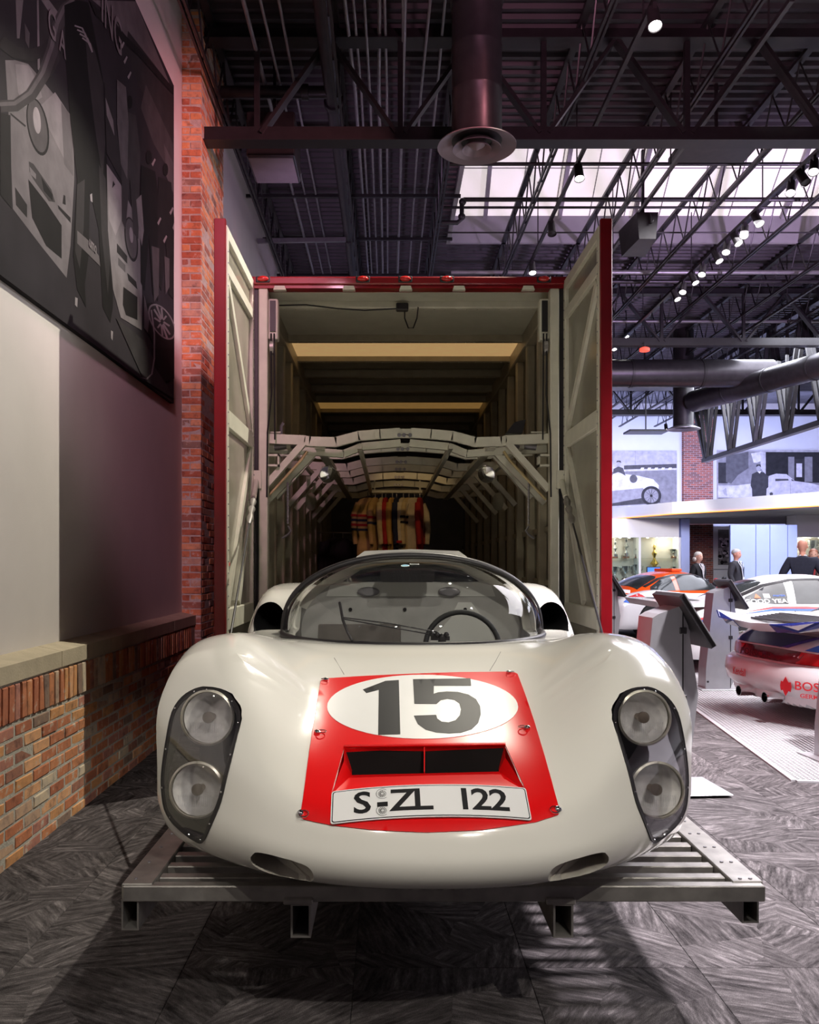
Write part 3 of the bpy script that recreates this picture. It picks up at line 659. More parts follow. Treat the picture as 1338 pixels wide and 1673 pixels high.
# faint crease lines of the front lid
seam_m = mat('panel_gap', (.10, .095, .085), .7, 0, .1)
MB().tube([surf(818, 1065, .0005), surf(810, 1080, .0005), surf(800, 1096, .0005)], .0009, 5).build('lid_gap', seam_m, car)
MB().tube([surf(546, 1075, .0005), surf(562, 1102, .0005)], .0009, 5).build('lid_gap', seam_m, car)

# ---- windscreen, roof, cockpit
wind_m = glass('windscreen_glass', (.86, .87, .86), .10)
def wp(th, ph, k=1.0):
    st, ctn = math.sin(th), math.cos(th)
    return Vector((CX + .602 * k * math.copysign(abs(st) ** .93, st), 4.06 - (.745 * k) * (max(ctn, 0) ** .9) * math.cos(ph), RZ + .612 + .352 * k * (max(ctn, 0) ** .85) * math.sin(ph)))
NT, NPH = 44, 16
ths = np.linspace(-math.pi / 2, math.pi / 2, NT + 1)
gv = [wp(t, p) for p in np.linspace(0, math.pi / 2, NPH + 1) for t in ths]
MB().add(gv, [(k * (NT + 1) + i, k * (NT + 1) + i + 1, (k + 1) * (NT + 1) + i + 1, (k + 1) * (NT + 1) + i) for k in range(NPH) for i in range(NT)]).build('windscreen', wind_m, car, 60)
MB().tube([wp(t, 0) + Vector((0, -.003, .0)) for t in ths], .013, 8).build('windscreen_seal', black_paint, car, 60)
MB().tube([wp(t, math.pi / 2, 1.006) for t in ths], .017, 8).build('screen_frame', black_paint, car, 60)
# roof shell behind the screen
rf = []
for y, k in ((4.06, 1.0), (4.16, 1.005), (4.30, 1.0)):
    rf.append([Vector((CX + .602 * k * math.copysign(abs(math.sin(t)) ** .93, math.sin(t)), y, RZ + .612 + .36 * k * (max(math.cos(t), 0) ** .85))) for t in ths])
inn = [[p + (Vector((CX, p.y, RZ + .6)) - p).normalized() * .018 for p in r_] for r_ in rf]
a_ = [p for r_ in rf for p in r_]; b_ = [p for r_ in inn for p in r_]; n = NT + 1
fs = [(k * n + i, k * n + i + 1, (k + 1) * n + i + 1, (k + 1) * n + i) for k in range(2) for i in range(NT)]
MB().add(a_ + b_, fs + [tuple(q + 3 * n for q in f[::-1]) for f in fs] + [(i + 1, i, 3 * n + i, 3 * n + i + 1) for i in range(NT)]).build('roof_shell', ivory, car, 50, fix=True)
# raised roof flap
rl = MB(); prof = [(-.285, .935), (-.262, .962), (-.225, .988), (.0, .996), (.225, .988), (.262, .962), (.285, .935)]
k = len(prof); A_ = [Vector((CX + x, 4.07 + .03 * abs(x) / .28, RZ + z)) for x, z in prof]; B_ = [Vector((CX + x * .98, 4.75, RZ + z - .02)) for x, z in prof]
rl.add(A_ + B_, [(i, i + 1, k + i + 1, k + i) for i in range(k - 1)] + [tuple(range(k))[::-1], tuple(range(k, 2 * k))] + [(0, k, 2 * k - 1, k - 1)]); rl.build('roof_flap', ivory, car, 30, fix=True)
# cockpit fittings
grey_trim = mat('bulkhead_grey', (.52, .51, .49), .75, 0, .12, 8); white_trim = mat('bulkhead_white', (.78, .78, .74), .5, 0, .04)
def bulk(t): return .545 * math.sin(t), .60 + .325 * math.cos(t)
YB = 4.262
bk = [(x, max(z, .2)) for x, z in ([( .53, .2)] + [bulk(t) for t in np.linspace(math.pi / 2, -math.pi / 2, 30)] + [(-.53, .2)])]
MB().prism([(CX + x, YB, RZ + z) for x, z in bk], (0, .012, 0)).build('bulkhead', grey_trim, car, 0)
MB().prism([(CX + x, YB - .004, RZ + z) for x, z in [(-.06, .36), (.20, .66), (.235, .735), (.30, .735), (.36, .66), (.43, .52), (.455, .40), (.46, .36)]], (0, .004, 0)).build('bulkhead_lit_patch', white_trim, car)  # lighter patch: light falling on the bulkhead, put into the colour
MB().prism([(CX + x, YB - .005, RZ + z) for x, z in [(-.42, .765), (.42, .765), (.40, .82), (.33, .835), (-.33, .835), (-.40, .82)]], (0, .004, 0)).build('window_ledge', white_trim, car)
MB().prism([(CX + x, YB - .006, RZ + z) for x, z in [(-.34, .838), (.34, .838), (.25, .895), (.12, .92), (-.12, .92), (-.25, .895)]], (0, .004, 0)).build('rear_window', mat('rear_window_glass', (.03, .035, .045), .08, 0, .3, 5, coat=.5), car)
mr = rrect(.13, .034, .016); MB().prism([(CX - .02 + x, 4.10, RZ + .873 + z) for x, z in mr], (0, .02, 0)).build('mirror', black_paint, car, 0)
for x in (-.20, .20):
    o = MB().lathe([(.055, 0), (.055, .012), (.045, .016), (.03, .016)], (CX + x - .01, YB - .006, RZ + .788), (0, -1, 0), 24); 
    o.v = [(a_, b_, RZ + .788 + (c_ - RZ - .788) * .42) for a_, b_, c_ in o.v]; o.build('vent_grille', galv, car, 40)
pcv = mat('steel_cover', (.30, .27, .25), .4, .5, .15, 14)
MB().prism([(CX - .255 + x, YB - .006, RZ + .575 + z) for x, z in rrect(.205, .052, .01)], (0, .005, 0)).build('access_plate', pcv, car)
for sx in (-.19, 0, .19):
    for sz in (-.04, .04): MB().lathe([(.006, 0), (.004, .003)], (CX - .255 + sx, YB - .006, RZ + .575 + sz), (0, -1, 0), 8).build('screw', chrome, car)
for x in (-.03, -.30, .27): MB().lathe([(.009, 0), (.009, .002)], (CX + x, YB - .005, RZ + .70), (0, -1, 0), 12).build('grommet', black_paint, car)
for x in (.115, .375): MB().prism([(CX + x + a_, YB - .0065, RZ + .525 + b_) for a_, b_ in rrect(.045, .008, .007)], (0, .003, 0)).build('belt_slot', black_paint, car)
# seats
def seat(x):
    pts = [(-.17, .16), (-.17, .40), (-.15, .48), (-.10, .535), (0, .55), (.10, .535), (.15, .48), (.17, .40), (.17, .16)]
    o = MB().prism([(CX + x + a_ * .75, 4.12, RZ + b_ - .06) for a_, b_ in pts], (0, .10, 0)).bbox(CX + x - .17, CX + x + .17, 3.72, 4.14, RZ + .17, RZ + .27, .02)
    o.build('seat', mat('seat_black', (.02, .02, .021), .8, 0, .2, 30), car, 40)
seat(.26); seat(-.28)
wc = Vector((CX + .205, 3.66, RZ + .57)); wax = Vector((0, -.93, .36)).normalized(); wb = basis(wc, (1, 0, 0), wax)
sw = MB().tube([wb @ Vector((.158 * math.cos(a_), .158 * math.sin(a_), 0)) for a_ in np.linspace(0, 2 * math.pi, 41)], .0115, 10).build('steering_wheel', rubber, car, 60)
sp = MB()
for a_ in (R(0), R(180), R(270)): sp.bar(wb @ Vector((0, 0, -.03)), wb @ Vector((.15 * math.cos(a_), .15 * math.sin(a_), 0)), .02, .004, wax)
sp.lathe([(.03, -.035), (.03, -.02)], wc, wax, 16); sp.build('wheel_spoke', chrome, sw)
MB().bar(wb @ Vector((0, 0, -.03)), wb @ Vector((0, -.03, -.3)), .03, .03).build('steering_column', black_paint, car)
MB().prism([(CX + x, 3.52, RZ + z) for x, z in [(-.36, .46), (.42, .46), (.42, .55), (.36, .575), (-.06, .575), (-.14, .55), (-.36, .545)]], (0, .14, 0)).build('dashboard', mat('dash_black', (.025, .025, .026), .7, 0, .2, 20), car)
# windscreen stickers
def on_glass(u, v):
    tr = WT; d = (PX(u, v, 1) - EYE).normalized(); r_ = tr.ray_cast(EYE, d); return r_[0], r_[1]
WT = BVHTree.FromPolygons(gv, [(k * (NT + 1) + i, k * (NT + 1) + i + 1, (k + 1) * (NT + 1) + i + 1, (k + 1) * (NT + 1) + i) for k in range(NPH) for i in range(NT)])
st_blue = mat('sticker_blue', (.25, .55, .70), .4, 0, .3, 80); st_white = mat('sticker_white', (.75, .76, .72), .4, 0, .05)
def sticker(u, v, w_, h_, m, oval_=False, lift=.002):
    p, n_ = on_glass(u, v)
    if n_.y > 0: n_ = -n_
    bb = basis(p + n_ * lift, (1, 0, 0), n_); pts = [(w_ * math.cos(t), h_ * math.sin(t)) for t in np.linspace(0, 2 * math.pi, 20, endpoint=False)] if oval_ else rrect(w_, h_, min(w_, h_) * .2)
    return MB().prism([bb @ Vector((x, y, 0)) for x, y in pts], n_ * .0006).build('windscreen_sticker', m, car)
sticker(662, 925, .019, .016, st_white, True); sticker(662, 925, .016, .013, st_blue, True, .0028); sticker(677, 922.5, .020, .008, st_white); sticker(677, 922.5, .016, .005, mat('sticker_print', (.15, .17, .16), .5), False, .0028)
# wiper
pv, _ = hit(722, 1049); pv = pv + Vector((0, -.01, .012))
tipg, ng = on_glass(562, 1013); tip2, _ = on_glass(556, 1006)
if ng.y > 0: ng = -ng
wpv = MB().lathe([(.016, -.02), (.016, .012), (.010, .02), (.004, .024)], pv, (0, -.4, 1), 14).bar(pv + Vector((-.045, 0, .005)), pv + Vector((.03, 0, .004)), .02, .016).build('wiper', black_metal, car, 40)
for dz in (0, .014): MB().tube([pv + Vector((-.02, 0, .015 + dz)), pv.lerp(tipg, .5) + ng * .03 + Vector((0, 0, dz)), tipg + ng * .014 + Vector((0, 0, dz * .4))], .0032, 6).build('wiper_arm', black_metal, wpv, 60)
bl = [on_glass(557, 986)[0] + ng * .01, on_glass(563, 1015)[0] + ng * .014, on_glass(570, 1035)[0] + ng * .01, on_glass(577, 1048)[0] + ng * .008]
MB().tube(bl, .006, 6).build('wiper_blade', black_paint, wpv, 60)
for u, v in ((715, 1047), (708, 1042), (728, 1053)):
    p, n_ = hit(u, max(v, 1056)); MB().sphere(pv + Vector(((u - 722) * .0028, -.01, .02)), .011, 8).build('wiper_linkage', black_metal, wpv, 60)
# wheels
tyre_m = rubber; hub_m = mat('magnesium_hub', (.45, .42, .33), .45, .6, .1)
for s in (-1, 1):
    for wy in (2.98, 5.28):
        c = Vector((CX + s * .60, wy, RZ + .30))
        o = MB().lathe([(.18, -.09), (.27, -.105), (.297, -.08), (.30, 0), (.297, .08), (.27, .105), (.18, .09)], c, (s, 0, 0), 40, cap=False).build('tyre', tyre_m, car, 40)
        MB().lathe([(.02, .03), (.06, .045), (.12, .03), (.17, .05), (.19, .09), (.185, -.05)], c, (s, 0, 0), 32, cap=False).build('rim', hub_m, o, 40)
# ================================================================== TRANSPORTER TRUCK
TX0, TX1, TY, TYE, TZ = -1.07, 1.385, 6.70, 15.6, 3.655
TC = (TX0 + TX1) / 2
truck_red = mat('truck_red', (.24, .005, .010), .28, .1, .08, 8, coat=.4)
cream = mat('truck_cream', (.56, .55, .46), .45, 0, .06, 6, .04, 60)
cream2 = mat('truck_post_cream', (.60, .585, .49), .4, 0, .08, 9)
pane_wall = mat('truck_lining', (.25, .235, .185), .25, 0, .10, 5, coat=.2)
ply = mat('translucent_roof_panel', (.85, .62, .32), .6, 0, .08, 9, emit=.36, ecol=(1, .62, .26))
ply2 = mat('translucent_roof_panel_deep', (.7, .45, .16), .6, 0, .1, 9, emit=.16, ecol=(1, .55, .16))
post_shaded = mat('post_shaded', (.34, .30, .22), .45, 0, .1, 9)  # darker cream for inner posts and bows, interior shade put into the colour
steel_worn = mat('worn_steel', (.38, .36, .34), .42, .7, .22, 14, .08, 50)
alu_floor = mat('bed_boards', (.16, .14, .11), .7, 0, .25, 8)
truck = thing('race_transporter', 'open red race transporter with cream interior behind the white car', 'truck', (TC, 11.0, 0))
B = lambda: MB()
# outer shell
for x, nm in ((TX0, 'side_wall'), (TX1, 'side_wall')):
    s = 1 if x > 0 else -1
    B().box(min(x, x + s * .03), max(x, x + s * .03), TY + .05, TYE, .34, TZ - .02).build(nm, truck_red, truck)
    B().box(min(x, x - s * .02), max(x, x - s * .02), TY + .10, TYE, .5, TZ - .05).build('side_lining', pane_wall, truck)
B().box(TX0, TX1, TYE, TYE + .05, .34, TZ).build('front_wall', pane_wall, truck)
B().box(TX0, TX1, TY + .02, TYE, TZ - .03, TZ).build('roof', pane_wall, truck)
B().box(TX0 + .06, TX1 - .06, TY + .3, 8.12, TZ - .05, TZ - .03).build('roof_panel', cream, truck)
B().box(TX0, TX1, TY, TYE, .36, .505).build('bed', alu_floor, truck)
# roof skins and translucent strips
def roofline(v): return (TZ - .06 - CH) * F / (CV - v)
B().box(TX0 + .05, TX1 - .05, TY + .08, TY + .30, TZ - .075, TZ - .03).build('roof_panel', cream, truck)
for y in (7.05, 8.12, 8.93, 9.66, 10.5, 11.15, 11.95, 12.7, 13.5, 14.3):
    B().bbox(TX0 + .04, TX1 - .04, y, y + .07, TZ - .115, TZ - .03, .008).build('roof_bow', cream2 if y < 8 else post_shaded, truck)
    for k in range(24): pass
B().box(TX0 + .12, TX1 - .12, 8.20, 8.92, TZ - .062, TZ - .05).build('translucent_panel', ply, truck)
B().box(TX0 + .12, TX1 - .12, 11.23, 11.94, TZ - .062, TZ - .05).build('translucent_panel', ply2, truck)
rv = B()
for y in (7.09, 8.15, 8.96, 9.7):
    for k in range(26): rv.sphere((TX0 + .12 + k * (TX1 - TX0 - .24) / 25, y, TZ - .117), .006, 6)
rv.build('roof_rivets', cream, truck)['kind'] = 'stuff'
for s, x in ((1, TX0), (-1, TX1)):
    B().bbox(min(x + s * .02, x + s * .12), max(x + s * .02, x + s * .12), TY + .08, TYE, TZ - .20, TZ - .03, .01).build('cant_rail', post_shaded, truck)
# red header with marker lamps
B().box(TX0 - .02, TX1 + .02, TY - .03, TY + .07, TZ - .075, TZ + .015).bbox(TX0 - .02, TX1 + .02, TY - .05, TY - .02, TZ - .05, TZ + .01, .008).build('header', truck_red, truck)
marker = mat('marker_lens', (.55, .02, .02), .18, 0, .1, coat=.5)
for u in (430, 593, 662, 730, 888):
    x = (u - CU) * 6.66 / F; o = B().bbox(x - .055, x + .055, TY - .058, TY - .046, TZ - .038, TZ + .012, .006).build('marker_base', black_paint, truck)
    mk = B().sphere((x, TY - .062, TZ - .012), .045, 14, sc=(1, .5, .48)).build('marker_lens', marker, o, 60)
for u in (457, 570, 663, 750, 863):
    x = (u - CU) * 6.66 / F; B().hexa([(x - .05, TY - .048, TZ - .092), (x + .05, TY - .048, TZ - .092), (x + .05, TY, TZ - .092), (x - .05, TY, TZ - .092), (x - .038, TY - .05, TZ - .062), (x + .038, TY - .05, TZ - .062), (x + .038, TY, TZ - .062), (x - .038, TY, TZ - .062)]).build('door_catch', cream2, truck)
# header latch and hanging cord
lx = (655 - CU) * 7.0 / F
B().bbox(lx - .04, lx + .06, 6.95, 7.02, TZ - .16, TZ - .10, .008).build('header_latch', black_metal, truck)
B().tube([(lx + .03, 6.98, TZ - .14), (lx + .03, 6.98, TZ - .22), (lx + .06, 6.98, TZ - .30), (lx + .10, 6.98, TZ - .30), (lx + .13, 6.98, TZ - .22), (lx + .14, 6.98, TZ - .13)], .006, 6).build('cord', black_paint, truck, 60)
B().tube([(TX0 + .16, 6.95, TZ - .125), (TX0 + .4, 6.95, TZ - .12), (TX0 + .65, 6.95, TZ - .15), (lx - .3, 6.95, TZ - .165), (lx - .04, 6.97, TZ - .145)], .006, 6).build('roof_cable', black_paint, truck, 60)
# door frame jambs
for s, x in ((1, TX0), (-1, TX1)):
    B().bbox(min(x + s * .055, x + s * .125), max(x + s * .055, x + s * .125), TY - .02, TY + .08, .36, TZ - .07, .006).build('rear_post', cream2, truck)
    B().box(min(x, x + s * .05), max(x, x + s * .05), TY - .01, TY + .06, .36, TZ - .07).build('hinge_recess', black_paint, truck)
    B().bbox(min(x + s * .125, x + s * .20), max(x + s * .125, x + s * .20), TY + .02, TY + .12, TZ - .46, TZ - .14, .008).build('roller_housing', cream2, truck)
    B().box(min(x + s * .14, x + s * .185), max(x + s * .14, x + s * .185), TY + .005, TY + .03, TZ - .40, TZ - .16).build('roller_slot', black_paint, truck)
    B().lathe([(.05, -.02), (.062, -.015), (.062, .015), (.05, .02)], (x + s * .155, TY + .04, TZ - .52), (1, 0, 0), 20).build('pulley', steel_worn, truck, 40)
    B().tube([(x + s * .15, TY, TZ - .42), (x + s * .155, TY - .01, TZ - .9), (x + s * .125, TY - .02, TZ - 1.2), (x + s * .12, TY - .02, TZ - 1.7)], .007, 6).build('pull_cord', black_paint, truck, 60)
    B().tube([(x + s * .175, TY, TZ - .42), (x + s * .18, TY, TZ - 1.25)], .007, 6).build('pull_cord', black_paint, truck, 60)
    # inner posts (hat sections) down both sides
    for y in (7.35, 7.95, 8.6, 9.25, 9.95, 10.7, 11.5, 12.4, 13.4, 14.4):
        a, b2 = x + s * .02, x + s * .10
        B().bbox(min(a, b2), max(a, b2), y, y + .10, .5, TZ - .12, .012).build('side_post', post_shaded, truck)
    for z in (1.25, 1.7): B().bbox(min(x + s * .02, x + s * .05), max(x + s * .02, x + s * .05), TY + .1, TYE, z, z + .05, .005).build('tie_rail', post_shaded, truck)
    # doors folded straight back towards the viewer
    d = thing_door = bpy.data.objects.new('rear_door', None); C.objects.link(d); d.parent = truck; d.location = (0, 0, 0)
    xo = x - s * .012; y0, y1, z0, z1 = 5.55, TY - .02, .40, TZ
    B().box(min(xo, xo - s * .022), max(xo, xo - s * .022), y0, y1, z0, z1).build('door_skin', truck_red, d)
    B().bbox(min(xo + s * .03, xo - s * .045), max(xo + s * .03, xo - s * .045), y0 - .025, y0 + .012, z0, z1 + .01, .004).build('door_edge', truck_red, d)
    B().box(min(xo - s * .0, xo + s * .008), max(xo, xo + s * .008), y0 + .05, y1 - .04, z0 + .1, z1 - .1).build('door_lining', pane_wall, d)
    xa, xb = sorted((xo + s * .003, xo + s * .035))
    for (ya, yb, za, zb) in ((y0 + .01, y0 + .07, z0, z1 - .02), (y1 - .07, y1, z0, z1 - .02), (y0 + .07, y1 - .07, z1 - .10, z1 - .02), (y0 + .07, y1 - .07, z1 - .33, z1 - .25), (y0 + .07, y1 - .07, 2.33, 2.45), (y0 + .07, y1 - .07, 1.0, 1.14), (y0 + .07, y1 - .07, z0, z0 + .1)):
        B().bbox(xa, xb, ya, yb, za, zb, .005).build('door_frame', cream2, d)
    xm = (xa + xb) / 2
    for (ya, za, yb, zb) in ((y0 + .1, z1 - .36, y1 - .10, 2.48), (y0 + .1, 1.16, y1 - .10, 2.31), (y0 + .5, 1.16, y1 - .1, 1.9)):
        B().bar((xm, ya, za), (xm, yb, zb), .025, .06).build('door_brace', cream2, d)
    rv = B()
    for k in range(40): rv.sphere((xb if s > 0 else xa, y1 - .035, .55 + k * .075), .007, 6); rv.sphere((xb if s > 0 else xa, y0 + .04, .55 + k * .075), .006, 6)
    rv.build('door_rivets', galv, d)['kind'] = 'stuff'
    for z in (.9, 2.0, 3.1): B().lathe([(.02, -.09), (.02, .09)], (x - s * .005, TY - .02, z), (0, 0, 1), 12).build('hinge', black_metal, d, 40)
    # stay: bracket, turnbuckle, wire down to the ramp
    bx = x + s * .04; top = Vector((bx, TY - .03, 2.08)); end = Vector((x + s * .24, 4.05, .60)); dirn = (end - top).normalized()
    st = bpy.data.objects.new('ramp_stay', None); C.objects.link(st); st.parent = truck
    B().box(bx - .04, bx + .04, TY - .05, TY - .03, 2.02, 2.16).build('stay_bracket', cream2, st)
    B().tube([top, top + dirn * .30], .022, 10).build('stay_rod', cream2, st, 60)
    B().tube([top + dirn * .30, top + dirn * .38, top + dirn * .46, top + dirn * .50, top + dirn * .58, top + dirn * .66, top + dirn * .74], [.012, .028, .012, .028, .012, .026, .01], 10).build('turnbuckle', steel_worn, st, 50)
    B().tube([top + dirn * .7, end], .007, 6).build('stay_wire', black_metal, st, 60)
    B().tube([(x + s * .03, TY - .04, 2.0), (x + s * .035, TY - .045, 1.5), (x + s * .03, TY - .045, 1.1), (x + s * .06, TY - .04, .8)], .008, 6).build('door_cable', black_paint, truck, 60)
# red lettering reflected in the left door lining, painted on as flat marks
tg = mat('door_reflection_red', (.45, .05, .04), .6, 0, .2)
for (ya, yb, za, zb) in ((5.62, 5.66, 1.50, 1.60), (5.60, 5.70, 1.585, 1.60), (5.60, 5.70, 1.50, 1.515), (5.62, 5.80, 1.42, 1.445), (5.63, 5.66, 1.36, 1.37), (5.64, 5.75, 1.30, 1.31), (5.64, 5.66, 1.30, 1.34), (5.69, 5.75, 1.325, 1.335), (5.69, 5.71, 1.30, 1.335)):
    B().box(TX0 - .004, TX0 - .0035, ya, yb, za, zb).build('reflected_print', tg, truck)
# upper deck carriers
def px_at(pts, y, y_ref=6.78):
    return [Vector(((u - CU) * y_ref / F, y, CH - (v - CV) * y_ref / F)) for u, v in pts]
prof = [(427, 716), (497, 719), (505, 721), (548, 722), (585, 712), (620, 709), (652, 707)]
prof2 = [(427, 730), (497, 733), (560, 738), (590, 726), (655, 720)]
mir = lambda pts: [(2 * 662.5 - u, v) for u, v in pts]
for y in (6.80, 7.62, 8.6, 9.25, 10.1, 11.1, 12.2):
    f = bpy.data.objects.new('deck_carrier', None); C.objects.link(f); f.parent = truck
    for pr in (prof, mir(prof)):
        P_ = px_at(pr, y)
        for a, b2 in zip(P_, P_[1:]): B().bar(a, b2 + (b2 - a).normalized() * .008, .05, .075).build('carrier_beam', cream2, f)
    P_ = px_at([(647, 705), (676, 705)], y); B().bar(P_[0], P_[1], .03, .045).build('carrier_joint', cream2, f)
    P_ = px_at([(647, 713), (676, 713)], y); B().bar(P_[0], P_[1], .03, .02).build('carrier_joint', cream2, f)
    for u in (652, 660, 670): P_ = px_at([(u, 711)], y); B().lathe([(.012, -.035), (.012, .02), (.016, .02), (.016, .03)], P_[0], (0, -1, 0), 8).build('bolt', galv, f)
    for pr in ([(497, 722), (428, 800)], mir([(497, 722), (428, 800)])):
        P_ = px_at(pr, y); B().bar(P_[0], P_[1], .05, .062, (0, 1, 0)).build('carrier_brace', cream2, f)
for y in (7.05,):
    f = bpy.data.objects.new('deck_carrier', None); C.objects.link(f); f.parent = truck
    for pr in (prof2, mir(prof2)):
        P_ = px_at(pr, y, 6.9)
        for a, b2 in zip(P_, P_[1:]): B().bar(a, b2, .06, .06).build('carrier_beam', cream2, f)
    for pr in ([(512, 735), (430, 820)], mir([(512, 735), (430, 820)])):
        P_ = px_at(pr, y, 6.9); B().bar(P_[0], P_[1], .05, .045, (0, 1, 0)).build('carrier_brace', cream2, f)
for u in (470, 520, 587, 738, 805, 855):
    a = px_at([(u, 727)], 6.85)[0]; B().bar(a, (a.x, 12.4, a.z), .07 if u in (520, 805) else .035, .04).build('deck_rail', cream2, truck)
for s, x in ((1, TX0), (-1, TX1)):
    xa, xb = sorted((x + s * .125, x + s * .21))
    B().box(xa, xb, TY + .02, TY + .10, 2.20, 2.215).box(xa, xb, TY + .02, TY + .10, 2.28, 2.295).box(xb - .012 if s > 0 else xa, xb if s > 0 else xa + .012, TY + .02, TY + .10, 2.20, 2.295).build('bracket_channel', cream2, truck)
    xc = x + s * .42
    B().lathe([(.0, .0), (.03, .0), (.06, .03), (.075, .06), (.078, .075), (.07, .08), (.02, .088), (.0, .09)], (xc + s * .1, 7.35, 2.22), (s * .45, -.8, -.3), 24).build('work_lamp', chrome, truck, 50)
    B().lathe([(.07, -.015), (.09, 0), (.07, .015)], (x + s * .30, 8.5, 2.05), (s * .8, -.5, 0), 28).build('guide_roller', pane_wall, truck, 40)
    ch = B()
    for k in range(13): ch.lathe([(.008, -.012), (.010, 0), (.008, .012)], (x + s * .255, 6.92, 2.08 - k * .026), (0, 0, 1), 6)
    ch.build('chain', galv, truck)['kind'] = 'stuff'
    B().tube([(x + s * .255, 6.92, 1.74), (x + s * .28, 6.92, 1.70), (x + s * .255, 6.92, 1.67), (x + s * .21, 6.92, 1.64)], .010, 6).build('hook', galv, truck, 60)
    B().tube([px_at([(500 if s > 0 else 825, 735)], 6.86)[0], px_at([(490 if s > 0 else 835, 750)], 6.86)[0], px_at([(430 if s > 0 else 895, 815)], 6.86)[0]], .012, 8).build('cable_loom', mat('loom_tan', (.50, .40, .20), .5, 0, .1), truck, 60)
    # hydraulic cylinders on the deck edge
    B().tube([px_at([(445 if s > 0 else 880, 727)], 6.9)[0], px_at([(487 if s > 0 else 838, 722)], 6.9)[0]], .03, 10).build('actuator', galv, truck, 40)
    B().tube([px_at([(434 if s > 0 else 892, 706)], 6.8)[0], px_at([(458 if s > 0 else 868, 706)], 6.8)[0]], .008, 6).build('grab_handle', cream2, truck)
B().hexa([(.93, 6.8, 2.47), (1.06, 6.8, 2.47), (1.06, 6.9, 2.47), (.93, 6.9, 2.47), (1.0, 6.8, 2.56), (1.09, 6.8, 2.58), (1.09, 6.9, 2.58), (1.0, 6.9, 2.56)]).build('wheel_wedge', black_metal, truck)
for u in (455, 822 + 33): 
    a = px_at([(u, 712)], 6.95)[0]; B().tube([a, a + Vector((0, 0, .10)), a + Vector((.02, 0, .13))], .012, 6).build('hook', galv, truck)
# truck wheels under the bed
for s, x in ((1, TX0 + .2), (-1, TX1 - .2)):
    for y in (8.6, 13.6):
        o = B().lathe([(.10, -.11), (.17, -.12), (.178, 0), (.17, .12), (.10, .11)], (x, y, .178), (1, 0, 0), 32).build('truck_wheel', rubber, truck, 40)

# ================================================================== LOADING RAMP
ramp = thing('loading_ramp', 'raised slatted steel loading ramp under the white racing car', 'ramp', (.16, 4.5, 0))
RX0, RX1, RY0, RY1 = -.775, 1.095, 2.485, 6.72
B().bbox(RX0, RX0 + .09, RY0, RY1, RZ - .045, RZ, .003).build('side_rail', steel_worn, ramp)
B().bbox(RX1 - .09, RX1, RY0 + .02, RY1, RZ - .045, RZ, .003).build('side_rail', steel_worn, ramp)
B().bbox(RX0 + .005, RX1 - .005, RY0 - .008, RY0 + .03, RZ - .05, RZ - .004, .003).build('front_rail', steel_worn, ramp)
sl = B().bbox(RX0 + .09, RX1 - .09, -.02, .02, RZ - .045, RZ - .008, .003).build('slat', steel_worn, ramp)
off = parent_off(ramp); sl.location = (0, RY0 + .09, 0)
y = RY0 + .185
while y < RY1 - .03:
    link_copy(sl, ramp, (0, y, 0)); y += .096
def hollow(x0, x1, z0, z1, y0, y1, t, nm):
    B().box(x0, x1, y0, y1, z0, z0 + t).box(x0, x1, y0, y1, z1 - t, z1).box(x0, x0 + t, y0, y1, z0 + t, z1 - t).box(x1 - t, x1, y0, y1, z0 + t, z1 - t).build(nm, steel_worn, ramp)
hollow(RX0 + .0, RX0 + .05, RZ - .135, RZ - .045, RY0 + .0, RY1, .005, 'support_tube')
hollow(RX1 - .05, RX1, RZ - .135, RZ - .045, RY0 + .05, RY1, .005, 'support_tube')
for u in (491, 921):
    x = (u - CU) * 2.46 / F; hollow(x - .029, x + .029, RZ - .148, RZ - .05, RY0 - .02, RY1, .006, 'support_tube')
    B().bbox(x - .05, x + .035, RY0 - .025, RY0 + .06, RZ - .052, RZ - .035, .003).build('clamp_plate', steel_worn, ramp)
rv = B()
for k in range(30):
    for x in (RX0 + .03, RX1 - .03, RX1 - .06): rv.lathe([(.006, 0), (.005, .003)], (x, RY0 + .04 + k * .14, RZ), (0, 0, 1), 8)
rv.build('rail_rivets', galv, ramp)['kind'] = 'stuff'
for x in (RX0 + .3, RX1 - .3): B().bbox(x - .03, x + .03, 5.6, 5.7, 0, RZ - .045, .004).build('support_leg', steel_worn, ramp)

